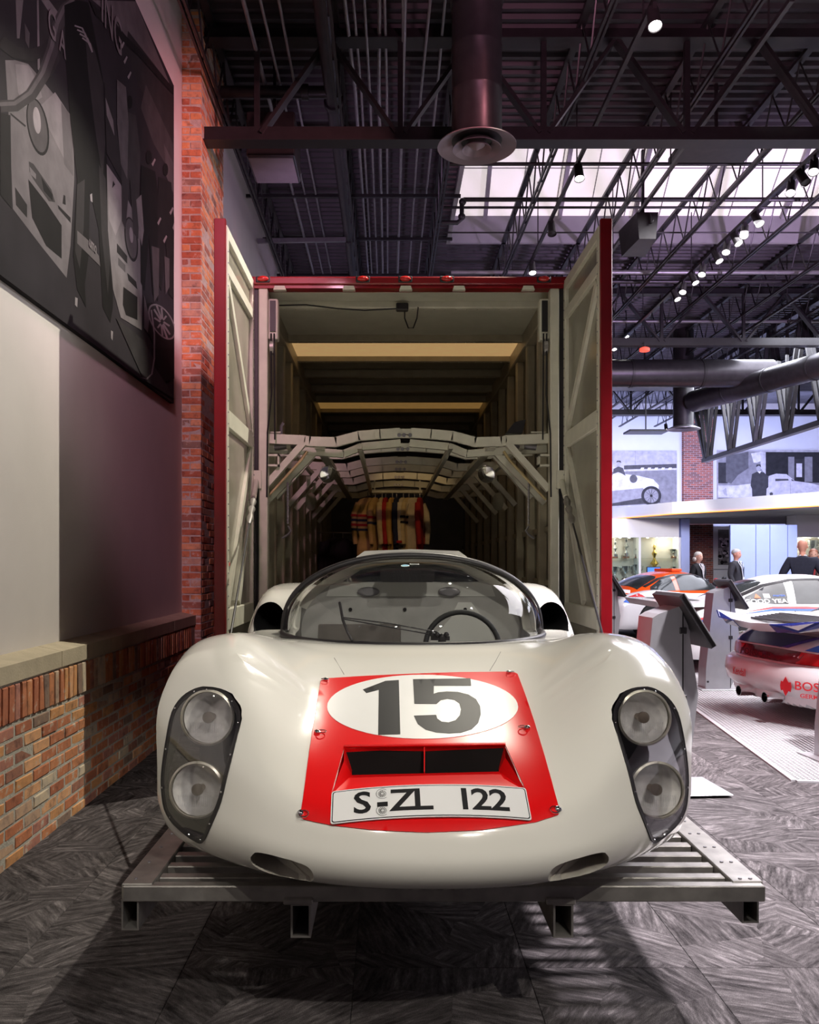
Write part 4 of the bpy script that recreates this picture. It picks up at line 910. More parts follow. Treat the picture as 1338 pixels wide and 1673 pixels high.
# ================================================================== RACING SUITS on a rail inside the truck
YS = 11.05; RAILZ = CH + (CV - 803) * YS / F
rail = thing('clothes_rail', 'pale bar carrying racing suits inside the truck', 'rail', (.2, YS, RAILZ))
B().bar(((607 - CU) * YS / F, YS, RAILZ), ((690 - CU) * YS / F, YS, RAILZ), .04, .035).build('rail_bar', cream2, rail)
for u in (612, 686): B().bar(((u - CU) * YS / F, YS, RAILZ), ((u - CU) * YS / F, YS, RAILZ + .16), .02, .02).build('rail_drop', cream2, rail)
suit_cols = {'tan': (.50, .32, .12), 'cream': (.62, .48, .26), 'red': (.40, .02, .02), 'gold': (.52, .29, .07), 'navy': (.02, .025, .06), 'black': (.015, .013, .013), 'white': (.66, .56, .40)}
sm = {k: mat('cloth_' + k, v, .9, 0, .12, 14, .3, 120) for k, v in suit_cols.items()}
def suit(u, col, wd, ln, label, stripes=(), rot=.9, tilt=0):
    x = (u - CU) * YS / F; zt = RAILZ - .06; wd *= .82
    t = thing('racing_suit', label, 'suit', (x, YS, zt), 'racing suits on the rail'); t.rotation_euler.z = rot
    o = Vector((x, YS, zt))
    # torso and legs: flattened sections from shoulders to hem
    sec = [(-.02, .05, .045), (-.05, .12, .06), (-.10, wd * .98, .075), (-.22, wd, .085), (-.40, wd * .95, .08), (-.52, wd * .86, .07), (-.60, wd * .92, .075), (-.75, wd * .95, .075), (-ln, wd * .85, .065)]
    n = 18; vs = []; 
    for z, a, b2 in sec:
        for k in range(n):
            th = 2 * math.pi * k / n; fold = 1 + .10 * math.sin(5 * th + z * 9) * min(1, -z * 2)
            vs.append((o.x + a * fold * math.cos(th), o.y + b2 * .5 * fold * math.sin(th), o.z + z))
    m = len(sec); B().add(vs, [(i * n + k, (i + 1) * n + k, (i + 1) * n + (k + 1) % n, i * n + (k + 1) % n) for i in range(m - 1) for k in range(n)] + [tuple(range(n)), tuple((m - 1) * n + k for k in range(n))[::-1]]).build('suit_body', sm[col], t, 60)
    for s in (-1, 1):
        a = [(o.x + s * wd * .86, o.y, o.z - .10), (o.x + s * (wd + .035), o.y - .01, o.z - .22), (o.x + s * (wd + .05), o.y - .02, o.z - .42), (o.x + s * (wd + .03), o.y - .03, o.z - .62)]
        sl_ = B().tube(a, [.04, .042, .036, .03], 12).build('sleeve', sm[col], t, 60)
        for (zz, sc) in stripes:
            if zz > -.2: continue
            B().tube([(o.x + s * (wd + .045), o.y - .018, o.z + zz), (o.x + s * (wd + .047), o.y - .019, o.z + zz - .03)], .043, 12).build('sleeve_stripe', sm[sc], sl_, 60)
    for zz, sc in stripes:
        w_ = wd * 1.03; vv = []
        for z in (zz, zz - .03):
            for k in range(n):
                th = 2 * math.pi * k / n; fold = 1 + .10 * math.sin(5 * th + z * 9) * min(1, -z * 2); vv.append((o.x + w_ * fold * math.cos(th), o.y + .048 * fold * math.sin(th), o.z + z))
        B().add(vv, [(k, n + k, n + (k + 1) % n, (k + 1) % n) for k in range(n)]).build('stripe', sm[sc], t, 60)
    B().tube([(o.x, o.y, o.z - .02), (o.x, o.y, o.z + .05), (o.x + .02, o.y, o.z + .075), (o.x + .03, o.y, o.z + .055)], .006, 6).build('hanger_hook', galv, t, 60)
suit(601, 'tan', .19, 1.15, 'tan racing suit with dark chest stripes at the left end of the rail', ((-.24, 'red'), (-.30, 'navy'), (-.36, 'red'), (-.42, 'navy')), .45)
suit(613, 'tan', .17, 1.2, 'tan striped racing suit second from the left on the rail', ((-.27, 'red'), (-.34, 'navy')), 1.15)
suit(624, 'cream', .15, 1.2, 'cream racing suit hanging left of the red suit', (), 1.3)
suit(630, 'red', .14, 1.2, 'plain red racing suit in the middle of the rail', (), 1.35)
suit(641, 'gold', .16, .9, 'mustard racing suit hanging beside the navy suit', (), 1.2)
suit(648, 'navy', .15, 1.2, 'dark navy racing suit in the middle of the rail', (), 1.35)
suit(659, 'white', .15, 1.2, 'off-white racing suit with red and black cuff bands', ((-.58, 'red'), (-.64, 'black')), 1.1)
suit(668, 'cream', .16, 1.2, 'cream racing suit with short dark arm bands near the right end', ((-.26, 'black'), (-.33, 'black')), .95)
suit(677, 'white', .18, 1.25, 'large off-white racing suit hanging second from the right end', (), .55)
suit(686, 'red', .15, 1.2, 'dark red racing suit at the right end of the rail', (), 1.3)
# dark clothes further in, on a thin wire
t = thing('clothes_wire', 'thin wire with dark jackets deep inside the truck', 'rail', (-.5, 12.0, 1.85))
B().tube([(-1.0, 12.0, 1.87), (-.0, 12.0, 1.85)], .008, 6).build('wire', galv, t)
for i, (u, lab) in enumerate(((545, 'black jacket on the inner wire nearest the truck wall'), (560, 'black jacket on the inner wire nearest the tan suits'))):
    x = (u - CU) * 12 / F; j = thing('dark_jacket', lab, 'jacket', (x, 12.0, 1.80), 'dark jackets on the wire'); j.rotation_euler.z = .5
    n = 14; vs = []; sec = [(-.01, .05, .03), (-.06, .15, .05), (-.15, .18, .06), (-.4, .17, .06), (-.7, .16, .06)]
    for z, a, b2 in sec: vs += [(x + a * math.cos(2 * math.pi * k / n), 12 + b2 * math.sin(2 * math.pi * k / n), 1.80 + z) for k in range(n)]
    B().add(vs, [(q * n + k, (q + 1) * n + k, (q + 1) * n + (k + 1) % n, q * n + (k + 1) % n) for q in range(4) for k in range(n)] + [tuple(range(n)), tuple(4 * n + k for k in range(n))[::-1]]).build('jacket_body', sm['black'], j, 60)
    for s in (-1, 1): B().tube([(x + s * .15, 12, 1.73), (x + s * .20, 11.99, 1.5), (x + s * .20, 11.97, 1.2)], [.05, .05, .035], 10).build('sleeve', sm['black'], j, 60)
    B().tube([(x, 12, 1.79), (x, 12, 1.86)], .006, 6).build('hanger_hook', galv, j)
# ================================================================== ROOF STEELWORK, DUCTS, PIPES, LIGHTS
XR = 15.8
def truss(Y, zb, zt, x_first, pitch, label, x0=-1.85, x1=XR):
    t = thing('roof_truss', label, 'truss', ((x0 + x1) / 2, Y, zb), 'roof trusses across the hall')
    for dy in (-.045, .045):
        B().angle((x0, Y + dy, zb), (x1, Y + dy, zb), .09, .010).build('bottom_chord', black_paint, t)
        B().angle((x0, Y + dy, zt), (x1, Y + dy, zt), .09, .010).build('top_chord', black_paint, t)
    B().box(x0, x1, Y - .035, Y + .035, zb - .03, zb + .10).build('bottom_chord', black_paint, t)
    B().box(x0, x1, Y - .05, Y + .05, zt - .04, zt + .06).build('top_chord', black_paint, t)
    x = x_first
    while x > x0: x -= pitch
    k = 0
    while x < x1:
        x += 0 if k == 0 else pitch; k += 1
        if x0 < x < x1:
            B().bar((x, Y, zb), (x, Y, zt), .05, .05, (0, 1, 0)).build('web_post', black_paint, t)
        for s in (-1, 1):
            xa, xb = x + s * .04, x + s * pitch / 2
            if x0 < xa < x1 and x0 < xb < x1:
                for dy in (-.025, .025): B().bar((xa, Y + dy, zb + .04), (xb, Y + dy, zt - .02), .035, .06, (0, 1, 0)).build('web_diagonal', black_metal, t)
    return t
truss(8.12, 5.46, 6.42, .11, 1.357, 'nearest black steel roof truss, above the truck')
truss(15.7, 5.46, 6.40, .5, 1.5, 'middle black steel roof truss behind the bright skylight', -1.85)
truss(23.0, 5.46, 6.40, .5, 1.5, 'farthest black steel roof truss near the far wall', -1.85)
truss(3.2, 5.5, 6.4, .2, 1.4, 'black steel roof truss overhead in front of the truck')
gt = thing('girder_truss', 'deep black girder truss running away above the far cars', 'truss', (7.95, 19, 4.0))
gx = 7.95
for dz, nm in ((4.02, 'bottom_chord'), (6.3, 'top_chord')):
    B().box(gx - .07, gx + .07, 13.0 if dz < 5 else 13.0, 21.6 if dz < 5 else 22.8, dz - .05, dz + .05).build(nm, black_metal, gt)
y = 13.6; 
while y < 21.0:
    for (ya, yb) in ((y, y + .7), (y + 1.4, y + .7)):
        for dx_ in (-.05, .05): B().bar((gx + dx_, ya, 6.27), (gx + dx_, yb, 4.05), .05, .07, (1, 0, 0)).build('web_diagonal', black_metal, gt)
    B().bar((gx, y + .7, 4.05), (gx, y + .7, 6.27), .05, .05, (1, 0, 0)).build('web_post', black_metal, gt)
    y += 1.4
B().bar((gx, 21.5, 4.05), (gx, 22.7, 6.27), .10, .09, (1, 0, 0)).build('web_diagonal', black_metal, gt)
# bar joists running away from the viewer
def joist(x, lab, y0=3.3):
    t = thing('bar_joist', lab, 'joist', (x, 12, 6.0), 'bar joists under the roof deck')
    y1 = 28.5
    B().bar((x - .02, y0, 5.98), (x - .02, y1, 5.98), .022, .035).build('bottom_chord', black_metal, t); B().bar((x + .02, y0, 5.98), (x + .02, y1, 5.98), .022, .035).build('bottom_chord', black_metal, t)
    B().bar((x, y0, 6.52), (x, y1, 6.52), .07, .04).build('top_chord', black_metal, t)
    pts = []; y = y0 + .1; k = 0
    while y < y1 - .1: pts.append((x, y, 5.99 if k % 2 == 0 else 6.51)); y += .31; k += 1
    B().tube(pts, .011, 5).build('web_rod', black_metal, t)
for i, x in enumerate((-1.67, -.5, .66, 1.82, 3.0, 4.16, 5.33, 6.5, 7.67, 8.84, 10.0)):
    joist(x, ('bar joist next to the left wall', 'bar joist beside the big pipe on the left', 'bar joist along the left edge of the skylight', 'first bar joist crossing the skylight from the left', 'second bar joist crossing the skylight', 'third bar joist crossing the skylight', 'fourth bar joist crossing the skylight', 'bar joist at the right edge of the picture', 'bar joist above the girder truss', 'bar joist right of the girder truss, far roof', 'rightmost bar joist in the far roof')[i], 7.62 if i == 2 else 3.3)
# big pipe and conduits along the left bay
def pipe_run(name, label, cat, pts, r, m, grp=None, collars=()):
    t = thing(name, label, cat, pts[0], grp); B().tube(pts, r, 14 if r > .03 else 7).build('pipe', m, t, 60)
    for c in collars: B().lathe([(r * 1.02, -.04), (r * 1.3, -.035), (r * 1.3, .035), (r * 1.02, .04)], c, Vector(pts[-1]) - Vector(pts[0]), 16).build('coupling', black_metal, t, 40)
    return t
pipe_run('main_pipe', 'large grey pipe running along the dark roof', 'pipe', [(-.57, 3.4, 6.22), (-.60, 29, 6.22)], .075, dark_duct, None, [(-.575, 8.9, 6.22), (-.575, 6.9, 6.22), (-.58, 12.6, 6.22), (-.58, 14.2, 6.22)])
pipe_run('branch_pipe', 'dark branch pipe crossing above the brick pillar', 'pipe', [(-1.9, 8.7, 6.22), (-.57, 8.7, 6.22)], .06, black_metal, None, [(-.85, 8.7, 6.22)])
for i, (x, z) in enumerate(((-1.28, 6.3), (-1.12, 6.3), (-.98, 6.3), (-.36, 6.40), (-.30, 6.40), (-.20, 6.38), (-.11, 6.42), (-.02, 6.40), (.12, 6.38), (.16, 6.38), (.36, 6.36), (.48, 6.40))):
    pts = [(x, 3.4, z), (x, 6.2, z), (x + random.uniform(-.05, .05), 6.7, z - .02), (x + random.uniform(-.03, .03), 9.0, z), (x, 29, z)]
    pipe_run('conduit', 'thin grey conduit under the left roof, %s from the left wall' % ('first','second','third','fourth','fifth','sixth','seventh','eighth','ninth','tenth','eleventh','twelfth')[i], 'conduit', pts, .014 if i % 3 else .02, galv, 'conduits in the left roof bay')
for i, y in enumerate((4.4, 6.0, 9.8, 11.3, 12.8, 14.4)):
    t = thing('pipe_hanger_rail', 'black strut rail crossing the left roof bay, %s counted from the camera' % ('first','second','third','fourth','fifth','sixth')[i], 'rail', (-.3, y, 6.28), 'strut rails in the left roof bay'); B().bar((-1.88, y, 6.28), (.95, y, 6.28), .04, .04).build('strut', black_metal, t)
t = thing('wall_strut', 'short pale strut sticking out from the left wall', 'strut', (-1.7, 12.4, 6.1)); B().bar((-1.9, 12.4, 6.1), (-.62, 12.4, 6.12), .05, .06).build('strut', galv, t)
# boxed loudspeaker on the truss at the left
t = thing('hanging_box', 'black box loudspeaker with grey underside hanging by the pillar', 'speaker', (-1.17, 8.8, 5.45))
B().bbox(-1.42, -.94, 8.55, 9.15, 5.50, 5.95, .01).build('cabinet', black_paint, t); B().box(-1.40, -.96, 8.57, 9.13, 5.488, 5.502).build('underside', mat('speaker_grey', (.16, .15, .16), .8), t); B().bar((-1.17, 8.8, 5.95), (-1.17, 8.8, 6.55), .03, .03).build('hanger', black_metal, t)
# vertical duct with round diffuser
t = thing('ceiling_duct', 'black round duct dropping to a ringed air diffuser', 'duct', (.75, 7.3, 5.0))
dc = Vector((.75, 7.3, 0)); rr = .213
for z0, z1 in ((5.03, 5.45), (5.45, 5.82), (5.82, 6.15), (6.15, 6.56)): B().lathe([(rr, z0), (rr, z1 - .02), (rr * 1.015, z1 - .015), (rr * 1.015, z1)], dc, (0, 0, 1), 40).build('duct_section', dark_duct, t, 40)
B().lathe([(rr * 1.06, 6.20), (rr * 1.06, 6.26)], dc, (0, 0, 1), 40).build('duct_collar', black_metal, t, 40)
dm = mat('diffuser_paint', (.22, .17, .19), .45, .2, .1)
for ra, rb, z in ((.215, .335, 4.99), (.135, .205, 4.97), (.075, .125, 4.965)):
    B().lathe([(ra * .96, z + .07), (ra, z + .055), (rb, z), (rb * 1.0, z - .008), (ra * .98, z + .045)], dc, (0, 0, 1), 48, cap=False).build('diffuser_ring', dm, t, 40)
B().lathe([(.07, 5.0), (.06, 4.99), (.002, 4.955)], dc, (0, 0, 1), 32).build('diffuser_cone', dm, t, 40)
B().lathe([(rr, 5.05), (rr, 5.06)], dc, (0, 0, 1), 40).build('diffuser_throat', black_paint, t)
# far ducts
def duct(name, label, pts, r, n=10):
    t = thing(name, label, 'duct', pts[0]); a, b2 = Vector(pts[0]), Vector(pts[1]); d = (b2 - a) / n
    for k in range(n):
        p, q = a + d * k, a + d * (k + 1); L_ = d.length
        prof = []
        m = max(3, int(L_ / .12))
        for j in range(m): prof += [(r, L_ * j / m), (r * 1.012, L_ * (j + .5) / m)]
        B().lathe(prof + [(r, L_)], p, d, 24, cap=False).build('duct_section', dark_duct, t, 60)
        B().lathe([(r * 1.0, -.03), (r * 1.05, -.028), (r * 1.05, .028), (r, .03)], p, d, 24, cap=False).build('duct_collar', black_metal, t, 40)
    return t
duct('cross_duct', 'long grey spiral duct crossing the far roof', [(2.0, 17.0, 5.2), (7.6, 17.0, 5.2)], .27, 4)
duct('slanted_duct', 'grey spiral duct slanting towards the far brick pilaster', [(8.3, 13.2, 4.95), (6.62, 18.6, 4.95)], .23, 5)
t = thing('drop_duct', 'short dark drop duct with flared mouth before the far pilaster', 'duct', (6.5, 18.9, 4.3))
B().lathe([(.22, 4.45), (.22, 6.57)], (6.5, 18.9, 0), (0, 0, 1), 24).build('duct_section', black_metal, t, 40); B().lathe([(.22, 4.46), (.36, 4.40), (.36, 4.385), (.2, 4.44)], (6.5, 18.9, 0), (0, 0, 1), 24, cap=False).build('diffuser_ring', galv, t, 40)
# sprinkler pipes across the skylight
for v, lab, r in ((268, 'thin dark sprinkler pipe crossing the skylight near its top', .022), (326, 'sprinkler pipe crossing the middle of the skylight', .03), (339, 'thin sprinkler pipe crossing the skylight below its middle', .018), (380, 'thin tie rod crossing the grey skylight curb', .012)):
    z = 6.15; Y = (z - CH) * F / (CV - v); u0 = 757 if v == 326 else 725
    t = thing('sprinkler_pipe', lab, 'pipe', (3, Y, z)); B().tube([((u0 - CU) * Y / F, Y, z), (XR, Y, z)], r, 8).build('pipe', black_metal, t, 60)
    if v == 326:
        x = (u0 - CU) * Y / F; B().tube([(x, Y, z), (x - .02, Y, z - .03), (x - .02, Y, z - .25), (x - .08, Y, z - .30), (x - .28, Y, z - .30)], .03, 10).build('elbow', black_metal, t, 50)
        for q in ((x - .02, Y, z - .22), (x - .01, Y, z - .03)): B().sphere(q, .05, 10).build('fitting', black_metal, t, 60)
for v, lab in ((445, 'grey pipe crossing the far roof under the skylight'), (460, 'second grey pipe crossing the far roof under the skylight'), (525, 'pale pipe low in the far roof')):
    z = 6.1; Y = (z - CH) * F / (CV - v); t = thing('roof_pipe', lab, 'pipe', (4, Y, z)); B().tube([(1.0, Y, z), (XR, Y, z)], .035, 8).build('pipe', galv if v != 460 else dark_duct, t, 60)
# light tracks and heads
def track(x, z, y0, y1, lab):
    t = thing('light_track', lab, 'light track', (x, y0, z)); B().box(x - .018, x + .018, y0, y1, z - .02, z + .02).build('rail', black_metal, t); y = y0 + .4
    while y < y1: B().bar((x, y, z + .02), (x, y, 6.6), .012, .012, (0, 1, 0)).build('drop_rod', black_metal, t); y += 2.4
    return t
track(2.02, 5.72, 4.0, 26, 'black light track crossing the left part of the skylight')
track(3.06, 5.72, 6.5, 26, 'black light track with the loudspeaker on it')
track(4.45, 5.72, 5.0, 28, 'black light track carrying a row of lit spotlights')
track(6.6, 5.72, 9.0, 26, 'pale light track at the right edge of the roof')
def head(x, y, z, label, lit, aim=(0, -.4, -1)):
    t = thing('track_spotlight', label, 'spotlight', (x, y, z), 'track spotlights'); c = Vector((x, y, z - .13)); a = Vector(aim).normalized()
    B().bar((x, y, z - .02), (x, y, z - .10), .03, .05, (0, 1, 0)).build('yoke', black_metal, t)
    B().lathe([(.025, -.10), (.045, -.09), (.05, .06), (.056, .09), (.05, .09), (.046, .075)], c, a, 16, cap=False).build('lamp_body', black_metal, t, 40)
    B().lathe([(.025, -.098), (.001, -.098)], c, a, 16, cap=False).build('lamp_back', black_metal, t)
    B().lathe([(.048, .078), (.02, .084), (.001, .085)], c, a, 16, cap=False).build('lamp_lens', lamp_white if lit else black_paint, t, 60); return t
def at_track(x, v, z=5.72): return (z - CH) * F / (CV - v)
for v, lab, lit in ((14, 'lit spotlight at the very top of the picture', 1), (274, 'lit spotlight hanging before the skylight left part', 1), (368, 'dark spotlight on the left track below the skylight', 0), (435, 'small lit spotlight just above the red truck door', 1)): head(2.02, at_track(2.02, v - 12), 5.72, lab, lit)
lv = [(262, 'topmost spotlight of the long lit row'), (280, 'second spotlight from the top of the long lit row'), (298, 'third spotlight from the top of the long lit row'), (351, 'bright spotlight first below the skylight edge'), (371, 'spotlight second below the skylight edge'), (384, 'bright spotlight third below the skylight edge'), (399, 'spotlight fourth below the skylight edge'), (414, 'bright spotlight in the middle of the long row'), (437, 'spotlight just below the middle of the long row'), (451, 'bright spotlight third from the lower end of the row'), (467, 'spotlight second from the lower end of the row'), (479, 'lowest spotlight of the long lit row')]
for i, (v, lab) in enumerate(lv): head(4.45, at_track(4.45, v - 10), 5.72, lab, i not in (1,), (.25 if i % 2 else -.3, -.5, -1))
for u, v, lab in ((1023, 550, 'small lit spotlight beside the truck door in the far roof'), (1003, 571, 'lit spotlight low beside the red door edge'), (1088, 702, 'small spotlight before the far white wall')):
    Y = 17.5 if v < 600 else 24; p = PX(u, v, Y); hd_ = head(p.x, Y, p.z + .2, lab, 1)
    B().bar((p.x, Y, p.z + .17), (p.x, Y, 6.60), .02, .02, (0, 1, 0)).build('stem', black_metal, hd_)
# loudspeaker on the second track
t = thing('roof_loudspeaker', 'black trapezoid loudspeaker hanging under the skylight', 'speaker', (3.15, 10.7, 5.4))
p = PX(1046, 384, 10.6); x, z = p.x, p.z
B().hexa([(x - .10, 10.3, z - .16), (x + .10, 10.3, z - .16), (x + .15, 10.9, z - .16), (x - .15, 10.9, z - .16), (x - .13, 10.3, z + .16), (x + .13, 10.3, z + .16), (x + .19, 10.9, z + .16), (x - .19, 10.9, z + .16)]).build('cabinet', black_metal, t)
B().bar((x, 10.5, z + .15), (x, 10.5, 6.5), .03, .05, (0, 1, 0)).build('hanger', black_metal, t); B().tube([(x + .02, 10.28, z + .12), (x + .02, 10.25, z), (x + .05, 10.28, z + .05)], .02, 8).build('grip', black_paint, t)
for u, v, Y, w_, lab in ((1170, 242, 9.2, .42, 'flat dark panel under the truss right of the skylight'), (1055, 706, 22, .5, 'flat dark panel hanging before the far left mural'), (1053, 633, 20, .8, 'dark flat panel high in the far roof')):
    p = PX(u, v, Y); t = thing('ceiling_panel', lab, 'heater', p); B().bbox(p.x - w_, p.x + w_, Y - .3, Y + .3, p.z - .02, p.z + .03, .005).build('panel', black_metal, t); B().bar(p, (p.x, Y, 6.60), .03, .03, (0, 1, 0)).build('hanger', black_metal, t)  # flat dark panels hung from the deck, their use unknown
t = thing('beacon', 'small red lamp under the middle roof truss', 'lamp', PX(1053, 571, 15.6)); p = PX(1053, 571, 15.6)
B().lathe([(.02, 0), (.09, .02), (.09, .07), (.05, .09)], p - Vector((0, 0, .05)), (0, 0, 1), 16).build('lens', glow('beacon_red', (1, .1, .06), 1.2), t, 40); B().bar(p, (p.x, p.y, 5.46), .02, .02, (0, 1, 0)).build('stem', black_metal, t)

# ================================================================== MURALS (flat prints)
_grey = {}; GS = .40
def grey(g):
    g = round(g * GS, 3)
    if g not in _grey: _grey[g] = mat('print_grey_%d' % int(g * 1000), (g, g * .95, g * .98), .8, 0, .18, 7, spec=.12)
    return _grey[g]
def print_mesh(parent, shapes, to3, nrm, name='print'):
    mats_ = []; mb = MB(); nrm = Vector(nrm)
    for i, (poly, g) in enumerate(shapes):
        m = grey(g)
        if m not in mats_: mats_.append(m)
        P_ = [to3(u, v) + nrm * (.00007 * (i + 1)) for u, v in poly]
        mb.add(P_, [tuple(range(len(P_)))], mats_.index(m))
    return mb.build(name, mats_, parent)
def ell(cu, cv, a, b, rot=0, n=28): return [(cu + a * math.cos(t) * math.cos(rot) - b * math.sin(t) * math.sin(rot), cv + a * math.cos(t) * math.sin(rot) + b * math.sin(t) * math.cos(rot)) for t in np.linspace(0, 2 * math.pi, n, endpoint=False)]
XM = -1.885
def lw(u, v): Y = XM * F / (min(u, 284.5) - CU); return Vector((XM, min(max(Y, 3.1), 7.515), min(max(CH - (v - CV) * Y / F, 2.845), 5.625)))
MY0, MY1, MZ0, MZ1 = 3.1, 7.52, 2.84, 5.63
mural = thing('wall_mural', 'huge dark pit-stop photograph mounted on the left wall', 'mural', (XM, 5.4, MZ0))
B().box(XW, XM, MY0, MY1, MZ0, MZ1).build('board', mat('mural_board', (.020, .018, .021), .8, 0, .3, 2, spec=.12), mural)
S = []
bg = .03
q7 = lambda pts: [(x / 2.391, y / 2.39) for x, y in pts]        # crop at 0..340 x 0..700
# sky and pit wall, upper right
S.append((q7([(360, 0), (530, 0), (660, 320), (670, 420), (600, 300), (500, 150), (420, 50)]), .24))
S.append((q7([(500, 120), (675, 345), (675, 560), (540, 330), (490, 200)]), .055))
S.append((q7([(570, 330), (675, 560), (680, 700), (600, 560), (550, 420)]), .10))
S.append((q7([(640, 560), (678, 640), (680, 760), (650, 690)]), .16))
# near car
S.append((q7([(20, 235), (60, 235), (110, 250), (170, 320), (285, 460), (290, 700), (275, 960), (260, 1085), (160, 960), (50, 815), (40, 560)]), .30))
S.append((q7([(60, 250), (110, 255), (150, 320), (165, 380), (95, 420), (70, 360)]), .42))
S.append((q7([(150, 420), (215, 360), (280, 460), (285, 690), (240, 600), (200, 520)]), .40))
S.append((q7([(238, 400), (283, 462), (286, 690), (250, 640)]), .22))
S.append((ell(147 / 2.391, 495 / 2.391, 17, 48, -.18), .03)); S.append((ell(146 / 2.391, 492 / 2.391, 14.5, 44, -.18), .16)); S.append((ell(144 / 2.391, 470 / 2.391, 6, 22, -.10), .55))
S.append((q7([(112, 630), (130, 640), (200, 740), (215, 790), (190, 785), (130, 700), (115, 670)]), .09)); S.append((q7([(115, 650), (140, 680), (140, 700), (118, 680)]), .30)); S.append((q7([(160, 690), (205, 760), (205, 785), (170, 745)]), .02))
S.append((q7([(110, 700), (180, 790), (240, 880), (240, 1010), (180, 960), (125, 850)]), .02)); S.append((q7([(58, 730), (105, 800), (105, 850), (62, 800)]), .04)); S.append((q7([(225, 800), (275, 850), (275, 870), (228, 815)]), .03)); S.append((q7([(248, 760), (254, 765), (256, 800), (244, 795)]), .03))
S.append((q7([(40, 440), (100, 490), (98, 496), (40, 447)]), .06))
S.append((q7([(0, 440), (40, 450), (45, 815), (0, 760)]), .035))
# windscreen clutter of the near car
S.append((q7([(150, 30), (255, 0), (300, 60), (240, 220), (200, 300), (150, 290)]), .06)); S.append((q7([(160, 0), (190, 0), (250, 80), (245, 130)]), .32)); S.append((q7([(60, 0), (90, 0), (75, 150), (65, 150)]), .26)); S.append((q7([(143, 0), (150, 0), (155, 280), (146, 270)]), .35))
S.append((q7([(95, 90), (115, 130), (112, 190), (98, 160)]), .16))
# two hoses
def band(pts, w):
    L_, R_ = [], []
    for i, p in enumerate(pts):
        a, b2 = pts[max(i - 1, 0)], pts[min(i + 1, len(pts) - 1)]; d = math.hypot(b2[0] - a[0], b2[1] - a[1]) or 1; nx, ny = -(b2[1] - a[1]) / d, (b2[0] - a[0]) / d
        L_.append((p[0] + nx * w, p[1] + ny * w)); R_.append((p[0] - nx * w, p[1] - ny * w))
    return q7(L_ + R_[::-1])
S.append((band([(0, 160), (60, 205), (120, 215), (180, 195), (215, 150), (250, 80)], 24), .05))
h1 = [(0, 415), (60, 412), (120, 370), (170, 290), (205, 190), (225, 100), (255, 35), (290, 5)]
S.append((band(h1, 24), .10)); S.append((band([(x - 4, y - 8) for x, y in h1], 8), .22))
# mechanic with his back to us
S.append((q7([(250, 20), (300, 0), (345, 10), (400, 300), (415, 600), (440, 900), (440, 1200), (430, 1260), (400, 1200), (385, 900), (350, 740), (345, 1000), (330, 1110), (335, 1200), (300, 1130), (285, 1000), (300, 700), (275, 480), (255, 220)]), .016))
S.append((q7([(330, 120), (370, 200), (400, 320), (410, 560), (400, 700), (370, 500), (345, 300)]), .06)); S.append((q7([(385, 640), (412, 700), (430, 1000), (420, 1150), (395, 900)]), .055)); S.append((q7([(300, 720), (330, 700), (325, 900), (310, 1050), (292, 980)]), .06))
for k in range(4): S.append((band([(290 + k * 10, 100 + k * 16), (320 + k * 10, 110 + k * 20), (350 + k * 3, 180 + k * 8)], 3), .45))
S.append((q7([(350, 760), (358, 755), (360, 790), (352, 785)]), .5)); S.append((q7([(292, 1160), (302, 1165), (300, 1200), (291, 1190)]), .5)); S.append((q7([(432, 1290), (440, 1295), (438, 1330), (432, 1320)]), .5))
S.append((q7([(300, 900), (345, 940), (385, 1000), (390, 1040), (340, 990), (300, 950)]), .22))
# second car
S.append((q7([(415, 640), (470, 720), (545, 880), (555, 1000), (552, 1290), (470, 1240), (440, 1130), (420, 900)]), .32)); S.append((q7([(415, 640), (470, 720), (495, 800), (450, 920), (425, 860)]), .44)); S.append((q7([(440, 705), (448, 720), (436, 735)]), .03))
S.append((ell(511 / 2.391, 935 / 2.391, 10.5, 37, -.12), .04)); S.append((ell(511 / 2.391, 932 / 2.391, 8.5, 33, -.12), .17)); S.append((ell(511 / 2.391, 918 / 2.391, 3, 13, -.08), .5))
S.append((q7([(455, 950), (495, 1000), (495, 1030), (455, 985)]), .04)); S.append((q7([(460, 1005), (488, 1035), (488, 1065), (460, 1035)]), .14)); S.append((q7([(495, 1065), (530, 1100), (535, 1130), (500, 1095)]), .03)); S.append((q7([(480, 1120), (535, 1160), (535, 1250), (490, 1230), (478, 1190)]), .02))
S.append((q7([(405, 320), (415, 330), (490, 700), (480, 720), (415, 600)]), .05)); S.append((q7([(410, 380), (440, 470), (445, 530), (415, 450)]), .34))
# crew in dark overalls at the right
for (x, y, s, g) in ((505, 480, 1.0, .08), (580, 700, 1.05, .02), (645, 740, .95, .03)):
    S.append((ell(x / 2.391, y / 2.391 - 34 * s, 4.5 * s, 11 * s, 0, 14), .02)); S.append(([(x / 2.391 - 12 * s, y / 2.391 - 22 * s), (x / 2.391 + 10 * s, y / 2.391 - 12 * s), (x / 2.391 + 17 * s, y / 2.391 + 50 * s), (x / 2.391 + 14 * s, y / 2.391 + 190 * s), (x / 2.391 + 6 * s, y / 2.391 + 180 * s), (x / 2.391, y / 2.391 + 90 * s), (x / 2.391 - 7 * s, y / 2.391 + 175 * s), (x / 2.391 - 13 * s, y / 2.391 + 160 * s), (x / 2.391 - 14 * s, y / 2.391 + 40 * s)], g))
S.append((q7([(455, 310), (490, 340), (500, 480), (495, 700), (470, 640), (455, 480)]), .20))
S.append((q7([(530, 780), (550, 760), (560, 900), (552, 960), (540, 900)]), .34)); S.append((q7([(590, 960), (620, 970), (618, 1150), (600, 1180)]), .15)); S.append((q7([(640, 1000), (660, 1010), (660, 1120), (645, 1150)]), .18))
